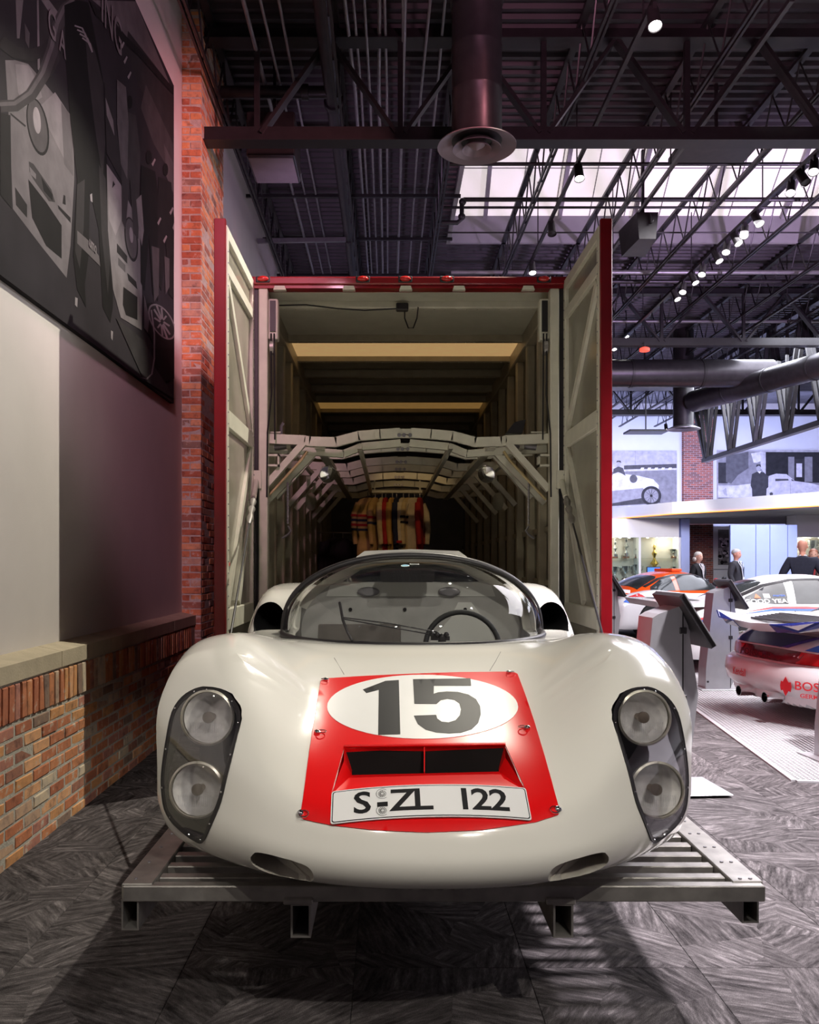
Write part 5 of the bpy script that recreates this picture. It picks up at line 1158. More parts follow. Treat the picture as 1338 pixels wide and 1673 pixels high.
for (x, y) in ((590, 640), (612, 870), (635, 940), (660, 830), (672, 890), (470, 180), (480, 240), (495, 300)): S.append((q7([(x, y), (x + 12, y - 22), (x + 16, y - 16), (x + 5, y + 10)]), .5))
# loose wheel with spokes, air line, ground
S.append((q7([(450, 1240), (560, 1330), (690, 1560), (560, 1490)]), .07)); S.append((ell(634 / 2.391, 1300 / 2.391, 22, 54, -.45), .022)); S.append((q7([(590, 1360), (680, 1360), (686, 1480), (640, 1490), (600, 1430)]), .012)); S.append((ell(630 / 2.391, 1257 / 2.391, 17, 33, -.55), .36)); S.append((ell(630 / 2.391, 1257 / 2.391, 15, 30, -.55), .05))
for k in range(10):
    a = k * math.pi / 5; S.append((band([(630 + 6 * math.cos(a), 1257 + 12 * math.sin(a)), (630 + 30 * math.cos(a) + 12 * math.sin(a), 1257 + 62 * math.sin(a) + 16 * math.cos(a))], 3.5), .42))
S.append((band([(588, 1210), (600, 1300), (600, 1400), (590, 1460), (570, 1480), (545, 1478)], 3), .4))
S.append((q7([(560, 1150), (580, 1240), (575, 1300), (560, 1280)]), .2))
S.append((q7([(345, 0), (385, 40), (560, 210), (675, 345), (675, 370), (540, 220), (370, 60)]), .03))
print_mesh(mural, S, lw, (1, 0, 0))
for body_, u, v, sz in (('ING', 181, 40, .34), ('G', 83, 42, .22), ('A', 100, 72, .2), ('umo', 150, 401, .10)):
    p = lw(u, v); text_mesh('print_lettering', body_, sz, grey(.35), mural, basis((XM + .008, p.y, p.z), (0, 1, 0), (1, 0, 0)), .0003, .002, .75)
m2 = thing('second_wall_mural', 'dark photograph mural on the left wall beyond the pillar', 'mural', (-1.885, 12, 4.5))
B().box(XW, -1.885, 9.6, 15.2, 2.9, 5.05).build('board', mat('mural_board_far', (.05, .045, .06), .6, 0, .5, 1.5), m2)
S2 = [([(9.8 + k * .9, 3.0), (10.2 + k * .9, 3.0), (10.3 + k * .9, 4.6), (9.9 + k * .9, 4.8)], .12 + .1 * (k % 2)) for k in range(6)]
print_mesh(m2, S2, lambda a, b2: Vector((-1.884, a, b2)), (1, 0, 0))
# far murals
GS = 1.0
def fw(u, v): return PX(u, v, 29.93)
def far_mural(label, u0, u1, v0, v1, shapes):
    t = thing('far_mural', label, 'mural', PX((u0 + u1) / 2, v1, 29.97)); a, b2 = PX(u0, v1, 29.95), PX(u1, v0, 29.95)
    B().box(a.x, b2.x, 29.935, 29.985, a.z, b2.z).build('board', grey(.50), t); print_mesh(t, shapes, lambda u, v: fw(u, v), (0, -1, 0)); return t
q5 = lambda pts: [(960 + x / 3.54, 680 + y / 3.54) for x, y in pts]
track_m = [(q5([(60, 310), (515, 300), (515, 500), (60, 525)]), .26), (q5([(60, 300), (515, 270), (515, 310), (60, 325)]), .60), (q5([(210, 285), (515, 275), (515, 300), (210, 308)]), .10)]
track_m += [(q5([(310 + k * 40, 297), (328 + k * 40, 297), (322 + k * 40, 309), (304 + k * 40, 309)]), .8) for k in range(5)]
track_m += [(q5([(274, 200), (277, 200), (277, 280), (274, 280)]), .35), (q5([(60, 470), (420, 440), (420, 500), (60, 525)]), .08),
    (q5([(20, 360), (110, 350), (165, 322), (220, 335), (300, 345), (380, 365), (412, 400), (410, 430), (330, 420), (110, 455), (20, 470)]), .72), (q5([(60, 440), (320, 415), (330, 470), (110, 510), (60, 515)]), .34),
    ([(960 + x / 3.54, 680 + y / 3.54) for x, y in ell(265, 362, 22, 24)], .12), ([(960 + x / 3.54, 680 + y / 3.54) for x, y in ell(368, 460, 58, 56)], .05), ([(960 + x / 3.54, 680 + y / 3.54) for x, y in ell(368, 460, 42, 41)], .30), ([(960 + x / 3.54, 680 + y / 3.54) for x, y in ell(368, 460, 8, 8)], .03),
    (q5([(145, 335), (150, 305), (178, 290), (205, 300), (220, 345), (180, 322)]), .10), ([(960 + x / 3.54, 680 + y / 3.54) for x, y in ell(180, 275, 13, 17)], .45), (q5([(165, 268), (170, 257), (190, 257), (195, 270), (180, 264)]), .08),
    (q5([(100, 345), (105, 305), (125, 298), (142, 310), (145, 340)]), .12), ([(960 + x / 3.54, 680 + y / 3.54) for x, y in ell(112, 282, 10, 15)], .4)]
for k in range(12):
    a = k * math.pi / 6; x, y = 368, 460; track_m.append((q5([(x + 6 * math.cos(a) - 1.5, y + 6 * math.sin(a)), (x + 6 * math.cos(a) + 1.5, y + 6 * math.sin(a)), (x + 41 * math.cos(a + .1) + 1.5, y + 41 * math.sin(a + .1)), (x + 41 * math.cos(a + .1) - 1.5, y + 41 * math.sin(a + .1))]), .08))
far_mural('black and white mural of an old racing car on the far wall', 985, 1105.5, 736, 829, track_m)
g = [(q5([(755, 200), (1340, 210), (1340, 480), (755, 480)]), .30), (q5([(1030, 208), (1340, 208), (1340, 385), (1030, 385)]), .035), (q5([(755, 268), (810, 268), (810, 388), (755, 388)]), .05), (q5([(800, 230), (930, 205), (930, 300), (870, 340), (830, 390), (800, 380)]), .14), (q5([(945, 215), (1000, 205), (1000, 260), (980, 270), (960, 268)]), .75), (q5([(1000, 205), (1030, 208), (1030, 340), (1000, 300)]), .62),
    (q5([(1160, 235), (1195, 235), (1195, 380), (1160, 380)]), .28), (q5([(1255, 235), (1300, 235), (1300, 380), (1255, 380)]), .28), (q5([(1195, 250), (1255, 245), (1255, 355), (1195, 355)]), .05), (q5([(1207, 273), (1240, 273), (1240, 352), (1207, 352)]), .72),
    (q5([(755, 400), (1340, 400), (1340, 610), (755, 610)]), .62), (q5([(755, 470), (800, 470), (1000, 480), (1340, 470), (1340, 490), (755, 490)]), .25),
    (q5([(780, 430), (800, 410), (900, 395), (1000, 385), (1050, 345), (1090, 332), (1150, 335), (1200, 375), (1280, 385), (1340, 400), (1340, 450), (1100, 465), (900, 475), (810, 465)]), .70), (q5([(1085, 362), (1160, 362), (1163, 372), (1085, 376)]), .10), (q5([(1178, 362), (1200, 376), (1180, 374)]), .12), (q5([(1000, 350), (1050, 345), (1040, 372), (990, 375)]), .2),
    (q5([(780, 430), (800, 412), (808, 460), (790, 455)]), .45), ([(960 + x / 3.54, 680 + y / 3.54) for x, y in ell(1062, 450, 10, 10)], .10), (q5([(1170, 385), (1174, 385), (1176, 462), (1172, 462)]), .5),
    (q5([(950, 335), (985, 318), (1020, 325), (1045, 350), (1045, 410), (1035, 420), (1030, 545), (1010, 570), (985, 560), (975, 545), (955, 545), (950, 420), (942, 400)]), .07), (q5([(980, 318), (1005, 318), (995, 332)]), .85), ([(960 + x / 3.54, 680 + y / 3.54) for x, y in ell(988, 298, 14, 19)], .48), (q5([(974, 295), (976, 280), (1000, 278), (1003, 295), (990, 286)]), .06),
    (q5([(910, 565), (1050, 560), (1030, 590), (1000, 590), (985, 580), (970, 592), (950, 585)]), .12)]
g = [([(min(u, 1345), v) for u, v in p], q) for p, q in g]
far_mural('black and white mural of a man beside a streamlined car', 1172, 1338 + 20, 735, 852, g)
t = thing('framed_photo', 'small framed black and white photograph right of the far pilaster', 'picture', PX(1182, 928, 29.9)); a, b2 = PX(1165, 930, 29.9), PX(1215, 858, 29.9)
B().bbox(a.x, b2.x, 29.9, 29.96, a.z, b2.z, .01).build('frame', white_wall, t); a, b2 = PX(1173.5, 923, 29.88), PX(1208, 865, 29.88); B().box(a.x, b2.x, 29.88, 29.9, a.z, b2.z).build('photo', grey(.2), t)
rs = random.Random(3); print_mesh(t, [(ell(1176 + rs.random() * 28, 880 + rs.random() * 40, 1.5 + 2.5 * rs.random(), 1.5 + 2.5 * rs.random(), 0, 8), rs.choice((.02, .6, .4, .05, .7))) for _ in range(60)], lambda u, v: PX(u, v, 29.875), (0, -1, 0))
# ================================================================== PERFORATED MAT under the display cars
mat_white = mat('mat_plastic_white', (.52, .51, .53), .5, 0, .05); mat_dark = mat('mat_base_black', (.02, .02, .021), .7, 0, .2)  # mat_dark: plain black base sheet below the white grid
pm_ = thing('perforated_floor_mat', 'white perforated floor mat under the parked race cars', 'floor mat', (5.8, 9.7, 0)); pm_.rotation_euler.z = R(-7)
mw, ml = 2.6, 4.4
def mb_local(): return MB()
o = MB().box(-mw, mw, -ml, ml, .0005, .004); o.v = [(a + 5.8, b + 9.7, c) for a, b, c in o.v]; o.build('mat_base', mat_dark, pm_)
g1 = MB(); k = -mw
while k < mw: g1.box(k + 5.8, k + 5.8 + .009, 9.7 - ml, 9.7 + ml, .004, .012); k += .034
k = -ml
while k < ml: g1.box(5.8 - mw, 5.8 + mw, 9.7 + k, 9.7 + k + .009, .004, .0125); k += .034
g1.build('mat_grid', mat_white, pm_)['kind'] = 'stuff'
for (x0, x1, y0, y1) in ((-mw - .03, -mw, -ml, ml), (-mw, mw, -ml - .03, -ml)): B().box(5.8 + x0, 5.8 + x1, 9.7 + y0, 9.7 + y1, .0005, .013).build('mat_edge', mat_white, pm_)

# ================================================================== INFORMATION KIOSKS
silver = mat('kiosk_silver', (.42, .42, .44), .38, .55, .06, 8); screen_black = mat('screen_black', (.015, .015, .017), .22, 0, .1)
def kiosk(x, y, label, rot=0):
    t = thing('info_kiosk', label, 'kiosk', (0, 0, 0), 'information kiosks')
    B().bbox(-.34, .30, -.22, .22, .013, .022, .004).build('base_plate', silver, t)
    L_ = [(-.26, .022), (-.255, .25), (-.17, 1.10), (-.13, 1.125), (.0, 1.17), (.02, 1.15)]
    R_ = [(.02, 1.15), (.09, .75), (.07, .4), (.02, .022)]
    o = [(a, -.12, b) for a, b in L_] + [(.02, -.12, .022)]
    B().prism(o, (0, .24, 0)).build('column_front', silver, t)
    o = [(.024, -.11, 1.13), (.024, -.11, .03), (.06, -.11, .10), (.125, -.11, .62), (.06, -.11, 1.05)]
    B().prism(o, (0, .22, 0)).build('column_back', silver, t)
    B().box(.018, .026, -.122, .122, .03, 1.14).build('seam', black_paint, t)
    for z in (1.02, .60, .17): B().bbox(.0, .045, -.128, -.112, z - .02, z + .02, .003).build('hinge', black_paint, t)
    pa, pb = Vector((-.03, 0, 1.245)), Vector((.175, 0, .925)); d = (pb - pa).normalized()
    a = bpy.data.objects.new('monitor', None); C.objects.link(a); a.parent = t
    hs = MB(); hs.bar(pa, pb, .44, .035, (0, 0, 1)); hs.build('monitor_case', black_metal, a)
    n_ = Vector((d.z, 0, -d.x)) * -1
    hs = MB(); hs.bar(pa + n_ * .019, pb + n_ * .019, .46, .006, (0, 0, 1)); hs.build('monitor_bezel', silver, a)
    hs = MB(); hs.bar(pa + d * .03 + n_ * .023, pb - d * .03 + n_ * .023, .40, .003, (0, 0, 1)); hs.build('monitor_screen', screen_black, a)
    B().prism([(.03, -.05, 1.1), (.10, -.05, 1.03), (.09, -.05, .86), (.05, -.05, .9)], (0, .1, 0)).build('monitor_arm', silver, t)
    B().lathe([(.012, 0), (.012, .004)], (-.235, -.121, .10), (0, -1, 0), 12).build('lock', black_paint, t)
    t.location = (x, y, 0); t.rotation_euler.z = rot; return t
kiosk(1.80, 5.45, 'silver information kiosk right beside the white number 15 car', R(4))
kiosk(3.84, 9.80, 'silver information kiosk standing by the gold-wheeled white car')
kiosk(3.47, 13.4, 'silver information kiosk partly hidden by the red truck door')
kiosk(3.42, 6.25, 'silver information kiosk at the right edge of the picture', R(4))

# ================================================================== DISPLAY CARS
white_paint = mat('display_white', (.74, .74, .75), .2, 0, .02, coat=.5); orange_paint = mat('display_orange', (.85, .10, .012), .22, 0, .03, coat=.5); blue_paint = mat('display_blue', (.012, .12, .62), .22, 0, .05, coat=.5); navy_paint = mat('display_navy', (.012, .022, .17), .2, 0, .05, coat=.5)
red_dec = mat('decal_red', (.62, .02, .03), .4); blue_dec = mat('decal_blue', (.03, .14, .60), .4); purple_dec = mat('decal_purple', (.07, .03, .30), .4); white_dec = mat('decal_white', (.8, .8, .8), .4)
tail_red = mat('tail_lens', (.40, .008, .010), .15, 0, .2, 10, coat=.5); tail_dark = mat('reflector_strip', (.11, .006, .012), .15, 0, .2, coat=.5)
dark_glass = mat('display_glass', (.03, .034, .036), .10, 0, .5, 3, spec=.35)
gold = mat('gold_rim', (.62, .42, .10), .35, .8, .1); rimsil = mat('rim_silver', (.6, .6, .62), .25, .9, .05)
def f911(x, y, z):
    ax = np.abs(x)
    yn = .30 * np.power(np.minimum(ax, 1.0) / .8, 2.6); yt = 4.30 - .22 * np.power(np.minimum(ax, 1.0) / .85, 2.6)
    hood = itp(y, [(0, .40), (.06, .56), (.3, .66), (.8, .75), (1.3, .84), (1.5, .86), (2.8, .90), (3.4, .88), (3.8, .80), (4.1, .70), (4.25, .60), (4.35, .5)])
    fen = itp(y, [(0, .42), (.08, .60), (.3, .78), (.7, .84), (1.2, .86), (1.6, .86), (2.8, .90), (3.3, .92), (3.7, .87), (4.05, .74), (4.25, .6), (4.35, .5)])
    wf = np.exp(-((ax - .66) / .22) ** 2); wf = np.where(ax > .66, 1, wf); top = hood * (1 - wf) + fen * wf - .5 * np.clip(ax - .70, 0, 1) ** 1.5
    fl = .10 * np.exp(-((y - 3.42) / .45) ** 2) + .07 * np.exp(-((y - .88) / .42) ** 2)
    hw = .83 + fl - .12 * np.clip((z - .5) / .4, 0, 1.5) ** 2 - .05 * np.clip((.4 - z) / .25, 0, 1) ** 2
    return smin(.022, (top - z) * .8, hw - ax, z - .17, (y - yn) * .8, (yt - y) - .25 * np.clip(z - .62, 0, 1) + .12 * np.clip(.45 - z, -.1, .1))
def fcab(x, y, z):
    ax = np.abs(x)
    top = itp(y, [(1.15, .45), (1.2, .70), (1.38, .86), (1.7, 1.08), (2.02, 1.235), (2.3, 1.275), (2.6, 1.27), (3.0, 1.19), (3.4, 1.04), (3.75, .87), (3.95, .70), (4.05, .45)])
    hw = .735 - .55 * np.clip(z - .85, 0, 1) - .10 * np.clip((z - .95), 0, 1)
    return smin(.03, (top - z) * .75 - .05 * (ax / .5) ** 3, (hw - ax), z - .55)
BODY911 = implicit_shell(f911, 1.0, 3.3, .45, 96, 30, 70); CAB911 = implicit_shell(fcab, 2.2, 2.9, .8, 72, 26, 24, 2.2)
T911 = BVHTree.FromPolygons([Vector(p) for p in BODY911[0]], BODY911[1]); TC911 = BVHTree.FromPolygons([Vector(p) for p in CAB911[0]], CAB911[1])
def skin2d(outline, cast, m, name, parent, off=.004, step=.06, edge=.05, thick=.003, sm=50):
    o = densify(outline, edge); p2, fs = tri_fill(o, [], step); T_, B_ = [], []; cu = sum(q[0] for q in o) / len(o); cv = sum(q[1] for q in o) / len(o)
    for q in p2:
        r_ = cast(q); k_ = 0
        while r_[0] is None and k_ < 40: q = (q[0] + (cu - q[0]) * .04, q[1] + (cv - q[1]) * .04); r_ = cast(q); k_ += 1
        if r_[0] is None: return None
        T_.append(r_[0] + r_[1] * off); B_.append(r_[0] + r_[1] * (off - thick))
    n = len(T_); ec = {(a, b) for f in fs for a, b in zip(f, f[1:] + f[:1])}; rim = [(a, b, b + n, a + n) for (a, b) in ec if (b, a) not in ec]
    return MB().add(T_ + B_, fs + [tuple(i + n for i in f[::-1]) for f in fs] + rim).build(name, m, parent, sm, fix=True)
side = lambda tree, s: (lambda q: tree.ray_cast(Vector((s * 3, q[0], q[1])), Vector((-s, 0, 0))))
rearc = lambda tree: (lambda q: tree.ray_cast(Vector((q[0], 8, q[1])), Vector((0, -1, 0))))
frontc = lambda tree: (lambda q: tree.ray_cast(Vector((q[0], -3, q[1])), Vector((0, 1, 0))))
topc = lambda tree: (lambda q: tree.ray_cast(Vector((q[0], q[1], 4)), Vector((0, 0, -1))))
def wheel(t, x, y, s, r, wd, bbs, rimr=.20):
    c = Vector((x, y, r))
    ty = B().lathe([(rimr + .01, -wd / 2), (r * .93, -wd / 2), (r, -wd / 2 + .03), (r, wd / 2 - .03), (r * .93, wd / 2), (rimr + .01, wd / 2 - .005)], c, (s, 0, 0), 36, cap=False).build('tyre', rubber, t, 40)
    B().lathe([(rimr + .012, wd / 2), (rimr, wd / 2 + .004), (rimr - .02, wd / 2 - .03), (rimr - .025, 0), (.02, -.01)], c, (s, 0, 0), 36, cap=False).build('rim', rimsil, ty, 40)
    sp = B(); xo = s * (wd / 2 - .035)
    if bbs:
        for k in range(20):
            a0 = k * math.pi / 10
            for da in (.32, -.32): sp.bar(c + Vector((xo, .06 * math.cos(a0), .06 * math.sin(a0))), c + Vector((xo, (rimr - .015) * math.cos(a0 + da), (rimr - .015) * math.sin(a0 + da))), .011, .012, (1, 0, 0))
        sp.lathe([(.07, -.01), (.07, .015), (.05, .02)], c + Vector((xo, 0, 0)), (s, 0, 0), 20); sp.build('spokes', gold, ty)
        B().lathe([(.05, 0), (.055, .03), (.03, .05), (.01, .05)], c + Vector((xo + s * .005, 0, 0)), (s, 0, 0), 16).build('hub_nut', mat('hub_red', (.5, .01, .03), .3), ty, 40)
    else:
        for k in range(5):
            a0 = k * 2 * math.pi / 5; sp.bar(c + Vector((xo, .03 * math.cos(a0), .03 * math.sin(a0))), c + Vector((xo, (rimr - .015) * math.cos(a0), (rimr - .015) * math.sin(a0))), .07, .02, (1, 0, 0))
        sp.lathe([(.05, -.01), (.05, .02)], c + Vector((xo, 0, 0)), (s, 0, 0), 16); sp.build('spokes', rimsil, ty)
ARCH = [MB().lathe([(.36, -.30), (.36, .5)], (s * .72, wy, .33), (s, 0, 0), 32) for s in (-1, 1) for wy in (.88, 3.42)]
_b = MB().add(*BODY911).build('display_body', white_paint, None, 0, fix=True)
_cs = [a.build('cutter', body_black, None, 0, fix=True) for a in ARCH]
for c_ in _cs:
    md = _b.modifiers.new('cut', 'BOOLEAN'); md.object = c_; md.operation = 'DIFFERENCE'; md.solver = 'EXACT'; md.material_mode = 'TRANSFER'
dg = bpy.context.evaluated_depsgraph_get(); body911_me = bpy.data.meshes.new_from_object(_b.evaluated_get(dg)); bpy.data.objects.remove(_b)
for c_ in _cs: bpy.data.objects.remove(c_)
body911_me.polygons.foreach_set('use_smooth', [True] * len(body911_me.polygons)); body911_me.set_sharp_from_angle(angle=R(35))
def sports_car(label, body_m, cab_m, bbs=False, wr=.33):
    t = thing('display_car', label, 'car', (0, 0, 0), 'sports cars on display')
    me = body911_me.copy(); me.materials[0] = body_m; o = bpy.data.objects.new('bodywork', me); C.objects.link(o); o.parent = t
    cb = MB().add(*CAB911).build('cabin', cab_m, t, 40, fix=True)
    sw = [(1.62, .90), (2.02, 1.165), (2.20, 1.20), (2.62, 1.19), (2.66, .90)]; qw = [(2.76, .90), (2.74, 1.175), (3.0, 1.11), (3.28, .975), (3.32, .92), (3.1, .895)]
    for s in (-1, 1):
        skin2d(sw, side(TC911, s), dark_glass, 'door_window', t, .006); skin2d(qw, side(TC911, s), dark_glass, 'quarter_window', t, .006)
        skin2d([(1.56, .885), (2.0, 1.19), (2.2, 1.225), (2.66, 1.21), (3.02, 1.135), (3.38, .985), (3.36, .965), (3.0, 1.115), (2.64, 1.19), (2.2, 1.205), (2.02, 1.17), (1.62, .895)], side(TC911, s), black_paint, 'window_seal', t, .009, .04)
        skin2d([(1.46, .28), (1.50, .28), (1.52, .88), (1.48, .88)], side(T911, s), seam_m, 'door_gap', t, .001, .05); skin2d([(2.68, .28), (2.69, .28), (2.71, .88), (2.70, .88)], side(T911, s), seam_m, 'door_gap', t, .001, .05)
        wheel(t, s * .72, .88, s, wr, .24, bbs, .215); wheel(t, s * .74, 3.42, s, wr, .32, bbs, .215)
        B().bbox(min(s * .80, s * .98), max(s * .80, s * .98), 1.62, 1.74, .93, 1.03, .02).build('door_mirror', body_m, t, 40)
        skin2d([(s * .58 + .10 * math.cos(a), .64 + .10 * math.sin(a)) for a in np.linspace(0, 2 * math.pi, 20, endpoint=False)], frontc(T911), mat('headlamp', (.7, .7, .7), .1, .3), 'headlamp', t, .006)
    skin2d([(-.58, .90), (.58, .90), (.50, 1.13), (.42, 1.19), (-.42, 1.19), (-.50, 1.13)], frontc(TC911), dark_glass, 'windscreen', t, .006, .08)
    skin2d([(-.50, 3.52), (.50, 3.52), (.44, 3.05), (.38, 2.98), (-.38, 2.98), (-.44, 3.05)], topc(TC911), dark_glass, 'rear_window', t, .006, .08)
    return t
def place(t, x, y, heading, yc):      # heading: direction of travel; yc: local y that lands on (x, y)
    d = Vector(heading).normalized(); ang = math.atan2(-d.y, -d.x) - math.pi / 2
    ang = math.atan2(d.y, d.x) + math.pi / 2
    t.rotation_euler.z = ang; c, s_ = math.cos(ang), math.sin(ang); t.location = (x - (-s_ * yc), y - (c * yc), .0125)
def side_text(t, body_, y, z, size, m, s, tree, sx=1, bold=0):
    r_ = side(tree, s)((y, z)); return text_mesh('decal', body_, size, m, t, basis(r_[0] + r_[1] * .010, (0, -s if False else (1 if s > 0 else -1), 0), r_[1]), .0005, bold, sx)
# --- blue and white car seen from behind
A = sports_car('blue and white sports car with whale-tail spoiler seen from behind', white_paint, white_paint)
tl = MB(); pr = [(-.78, 3.70, .90), (-.80, 4.30, .86), (-.78, 4.50, .93), (-.62, 4.60, .95)]
outer = [(-.84, 4.10, .905), (-.86, 4.26, .955), (-.60, 4.38, .90), (0, 4.42, .88), (.60, 4.38, .90), (.86, 4.26, .955), (.84, 4.10, .905), (.66, 3.75, .93), (0, 3.60, .97), (-.66, 3.75, .93)]
lower = [(-.80, 4.08, .875), (-.83, 4.22, .91), (-.58, 4.30, .83), (0, 4.32, .80), (.58, 4.30, .83), (.83, 4.22, .91), (.80, 4.08, .875), (.64, 3.8, .84), (0, 3.7, .84), (-.64, 3.8, .84)]
inner = [(-.66, 4.02, .90), (-.68, 4.14, .91), (-.50, 4.24, .865), (0, 4.27, .85), (.50, 4.24, .865), (.68, 4.14, .91), (.66, 4.02, .90), (.52, 3.85, .925), (0, 3.74, .955), (-.52, 3.85, .925)]
n = len(outer); tl.add(outer + lower + inner, [(i, (i + 1) % n, n + (i + 1) % n, n + i) for i in range(n)] + [(i, 2 * n + i, 2 * n + (i + 1) % n, (i + 1) % n) for i in range(n)] + [tuple(range(2 * n, 3 * n))] + [tuple(range(n, 2 * n))[::-1]])
sp = tl.build('spoiler', white_paint, A, 30, fix=True)
for x0, x1 in ((-.86, -.50), (.50, .86)): 
    pass
gr = MB()
for k in range(8): gr.box(-.42, .42, 3.84 + k * .042, 3.865 + k * .042, .925 - k * .0055, .945 - k * .0055)
gr.build('engine_grille', black_metal, sp)
for sg in (-1, 1):
    B().prism([(sg * x, y, z) for x, y, z in [(.835, 4.235, .905), (.865, 4.265, .95), (.60, 4.385, .895), (.30, 4.41, .885), (.30, 4.335, .815), (.58, 4.315, .835)]], (0, .006, -.004)).build('spoiler_flash', navy_paint, sp)
skin2d([(-.80, .545), (.80, .545), (.82, .645), (-.82, .645)], rearc(T911), tail_dark, 'reflector_strip', A, .008, .06)
for s in (-1, 1):
    skin2d([(s * .44, .55), (s * .78, .55), (s * .80, .64), (s * .44, .64)], rearc(T911), tail_red, 'tail_light', A, .012, .06)
    skin2d([(3.7, .88), (3.95, .66), (4.02, .60), (3.4, .62), (2.9, .50), (1.6, .40), (1.6, .52), (2.9, .66), (3.4, .80)], side(T911, s), blue_paint, 'body_stripe', A, .005, .07)
    skin2d([(3.75, .90), (4.0, .68), (4.03, .64), (3.66, .86), (3.2, .86), (3.2, .89)], side(T911, s), purple_dec, 'body_stripe', A, .008, .05)
skin2d([(.70, .66), (-.10, .66), (-.30, .76), (.64, .76)], rearc(T911), navy_paint, 'tail_panel', A, .006, .07)
skin2d([(-.12, .66), (-.20, .66), (-.40, .76), (-.33, .76)], rearc(T911), purple_dec, 'tail_stripe', A, .009, .05)
skin2d([(-.45, .66), (-.78, .66), (-.70, .72), (-.60, .75)], rearc(T911), blue_paint, 'tail_panel', A, .006, .06)
bp = [(-.88, .30), (-.86, .52), (.86, .52), (.88, .30), (.6, .24), (-.6, .24)]
bmp = MB(); N_ = 24
rows = []
for z, yo in ((.22, 4.24), (.30, 4.36), (.40, 4.39), (.50, 4.37), (.53, 4.32), (.53, 4.1)):
    rows.append([Vector((-.90 + 1.80 * i / N_, yo - .26 * abs(-1 + 2 * i / N_) ** 3.2, z)) for i in range(N_ + 1)])
bmp.add([p for r_ in rows for p in r_], [(k * (N_ + 1) + i, k * (N_ + 1) + i + 1, (k + 1) * (N_ + 1) + i + 1, (k + 1) * (N_ + 1) + i) for k in range(len(rows) - 1) for i in range(N_)]); bmp.build('rear_bumper', white_paint, A, 50)
for x in (-.30, .12): B().lathe([(.045, 0), (.05, .01), (.05, .16), (.043, .16), (.043, .02)], (x, 4.30, .24), (0, 1, 0), 20).build('exhaust', chrome, A, 40)
def bump_text(body_, x, z, size, m, sx=1):
    i = (x + .90) / 1.8; yo = 4.395 - .26 * abs(-1 + 2 * i) ** 3.2; sl_ = -.26 * 3.2 * abs(-1 + 2 * i) ** 2.2 * math.copysign(1, x) / .9
    return text_mesh('decal', body_, size, m, A, basis((x, yo + .004, z), (-1, -sl_, 0), (-sl_, 1, 0.0)), .0005, .001, sx)
# seen from behind the car's right is local -x
skin2d([(.06 * math.cos(a) - .47, .36 + .06 * math.sin(a) * (1.4 if k % 2 else .7)) for k, a in enumerate(np.linspace(0, 2 * math.pi, 12, endpoint=False))], lambda q: (Vector((q[0], 4.395 - .26 * abs(q[0] / .9) ** 3.2, q[1])), Vector((0, 1, 0)), 0, 0), red_dec, 'decal', A, .006, .05)
bump_text('BOSCH', -.74, .38, .105, red_dec, 1.1); bump_text('GERMANY', -.74, .30, .05, red_dec, 1.2); bump_text('Kendall', .22, .40, .10, red_dec, .8)
text_mesh('decal', 'PORSCHE', .085, mat('strip_text', (.03, .004, .006), .3), A, basis((.05, 4.335, .595), (-1, 0, 0), (0, 1, .1)), .0006, .001, 1.35)
place(A, 3.44, 7.9, (1, .14, 0), 4.30)
# --- white car with gold wheels
Bc = sports_car('white sports car with gold lattice wheels and red-blue stripes', white_paint, white_paint, True, .34)
for s in (-1, 1):
    skin2d([(1.5, .82), (3.0, .84), (3.4, .80), (3.0, .862), (1.5, .855)], side(T911, s), red_dec, 'body_stripe', Bc, .005, .06); skin2d([(1.5, .79), (3.0, .815), (3.4, .78), (3.0, .835), (1.5, .82)], side(T911, s), blue_dec, 'body_stripe', Bc, .006, .06)
    arc1 = [(2.95, .70), (3.2, .76), (3.45, .78), (3.7, .765), (3.95, .72)]; arc2 = [(y, z - .028) for y, z in arc1[::-1]]
    skin2d(arc1 + arc2, side(T911, s), red_dec, 'fender_stripe', Bc, .006, .04); skin2d([(y, z - .032) for y, z in arc1] + [(y, z - .062) for y, z in arc1[::-1]], side(T911, s), blue_dec, 'fender_stripe', Bc, .006, .04)
    side_text(Bc, 'GOOD YEAR', 3.02, .925, .085, white_dec, s, TC911, 1.25, .002); side_text(Bc, 'martin', 2.86, 1.0, .055, blue_dec, s, TC911, 1.1)
    skin2d([(2.98, .965), (3.06, .965), (3.06, 1.02), (2.98, 1.02)], side(TC911, s), white_dec, 'decal', Bc, .011, .05); skin2d([(3.10, .965), (3.18, .965), (3.14, 1.02)], side(TC911, s), mat('decal_orange', (.75, .12, .02), .4), 'decal', Bc, .011, .05)
    skin2d([(3.42 + .07 * math.cos(a), .925 + .022 * math.sin(a)) for a in np.linspace(0, 2 * math.pi, 14, endpoint=False)], side(TC911, s), white_dec, 'decal', Bc, .008, .05)
    skin2d([(3.52, .80), (3.70, .80), (3.66, .86), (3.54, .86)], side(T911, s), blue_dec, 'decal', Bc, .006, .05)
tl = MB().hexa([(-.66, 3.72, .86), (.66, 3.72, .86), (.74, 4.42, .84), (-.74, 4.42, .84), (-.64, 3.70, .93), (.64, 3.70, .93), (.76, 4.50, .93), (-.76, 4.50, .93)]); tl.build('spoiler', white_paint, Bc)
B().box(-.5, .5, 3.85, 4.25, .925, .936).build('engine_grille', black_metal, Bc)
swb = basis((-.36 if False else .33, 1.95, .93), (1, 0, 0), (0, 1, .4))
place(Bc, 4.54, 11.85, (1, 0, 0), 3.42)
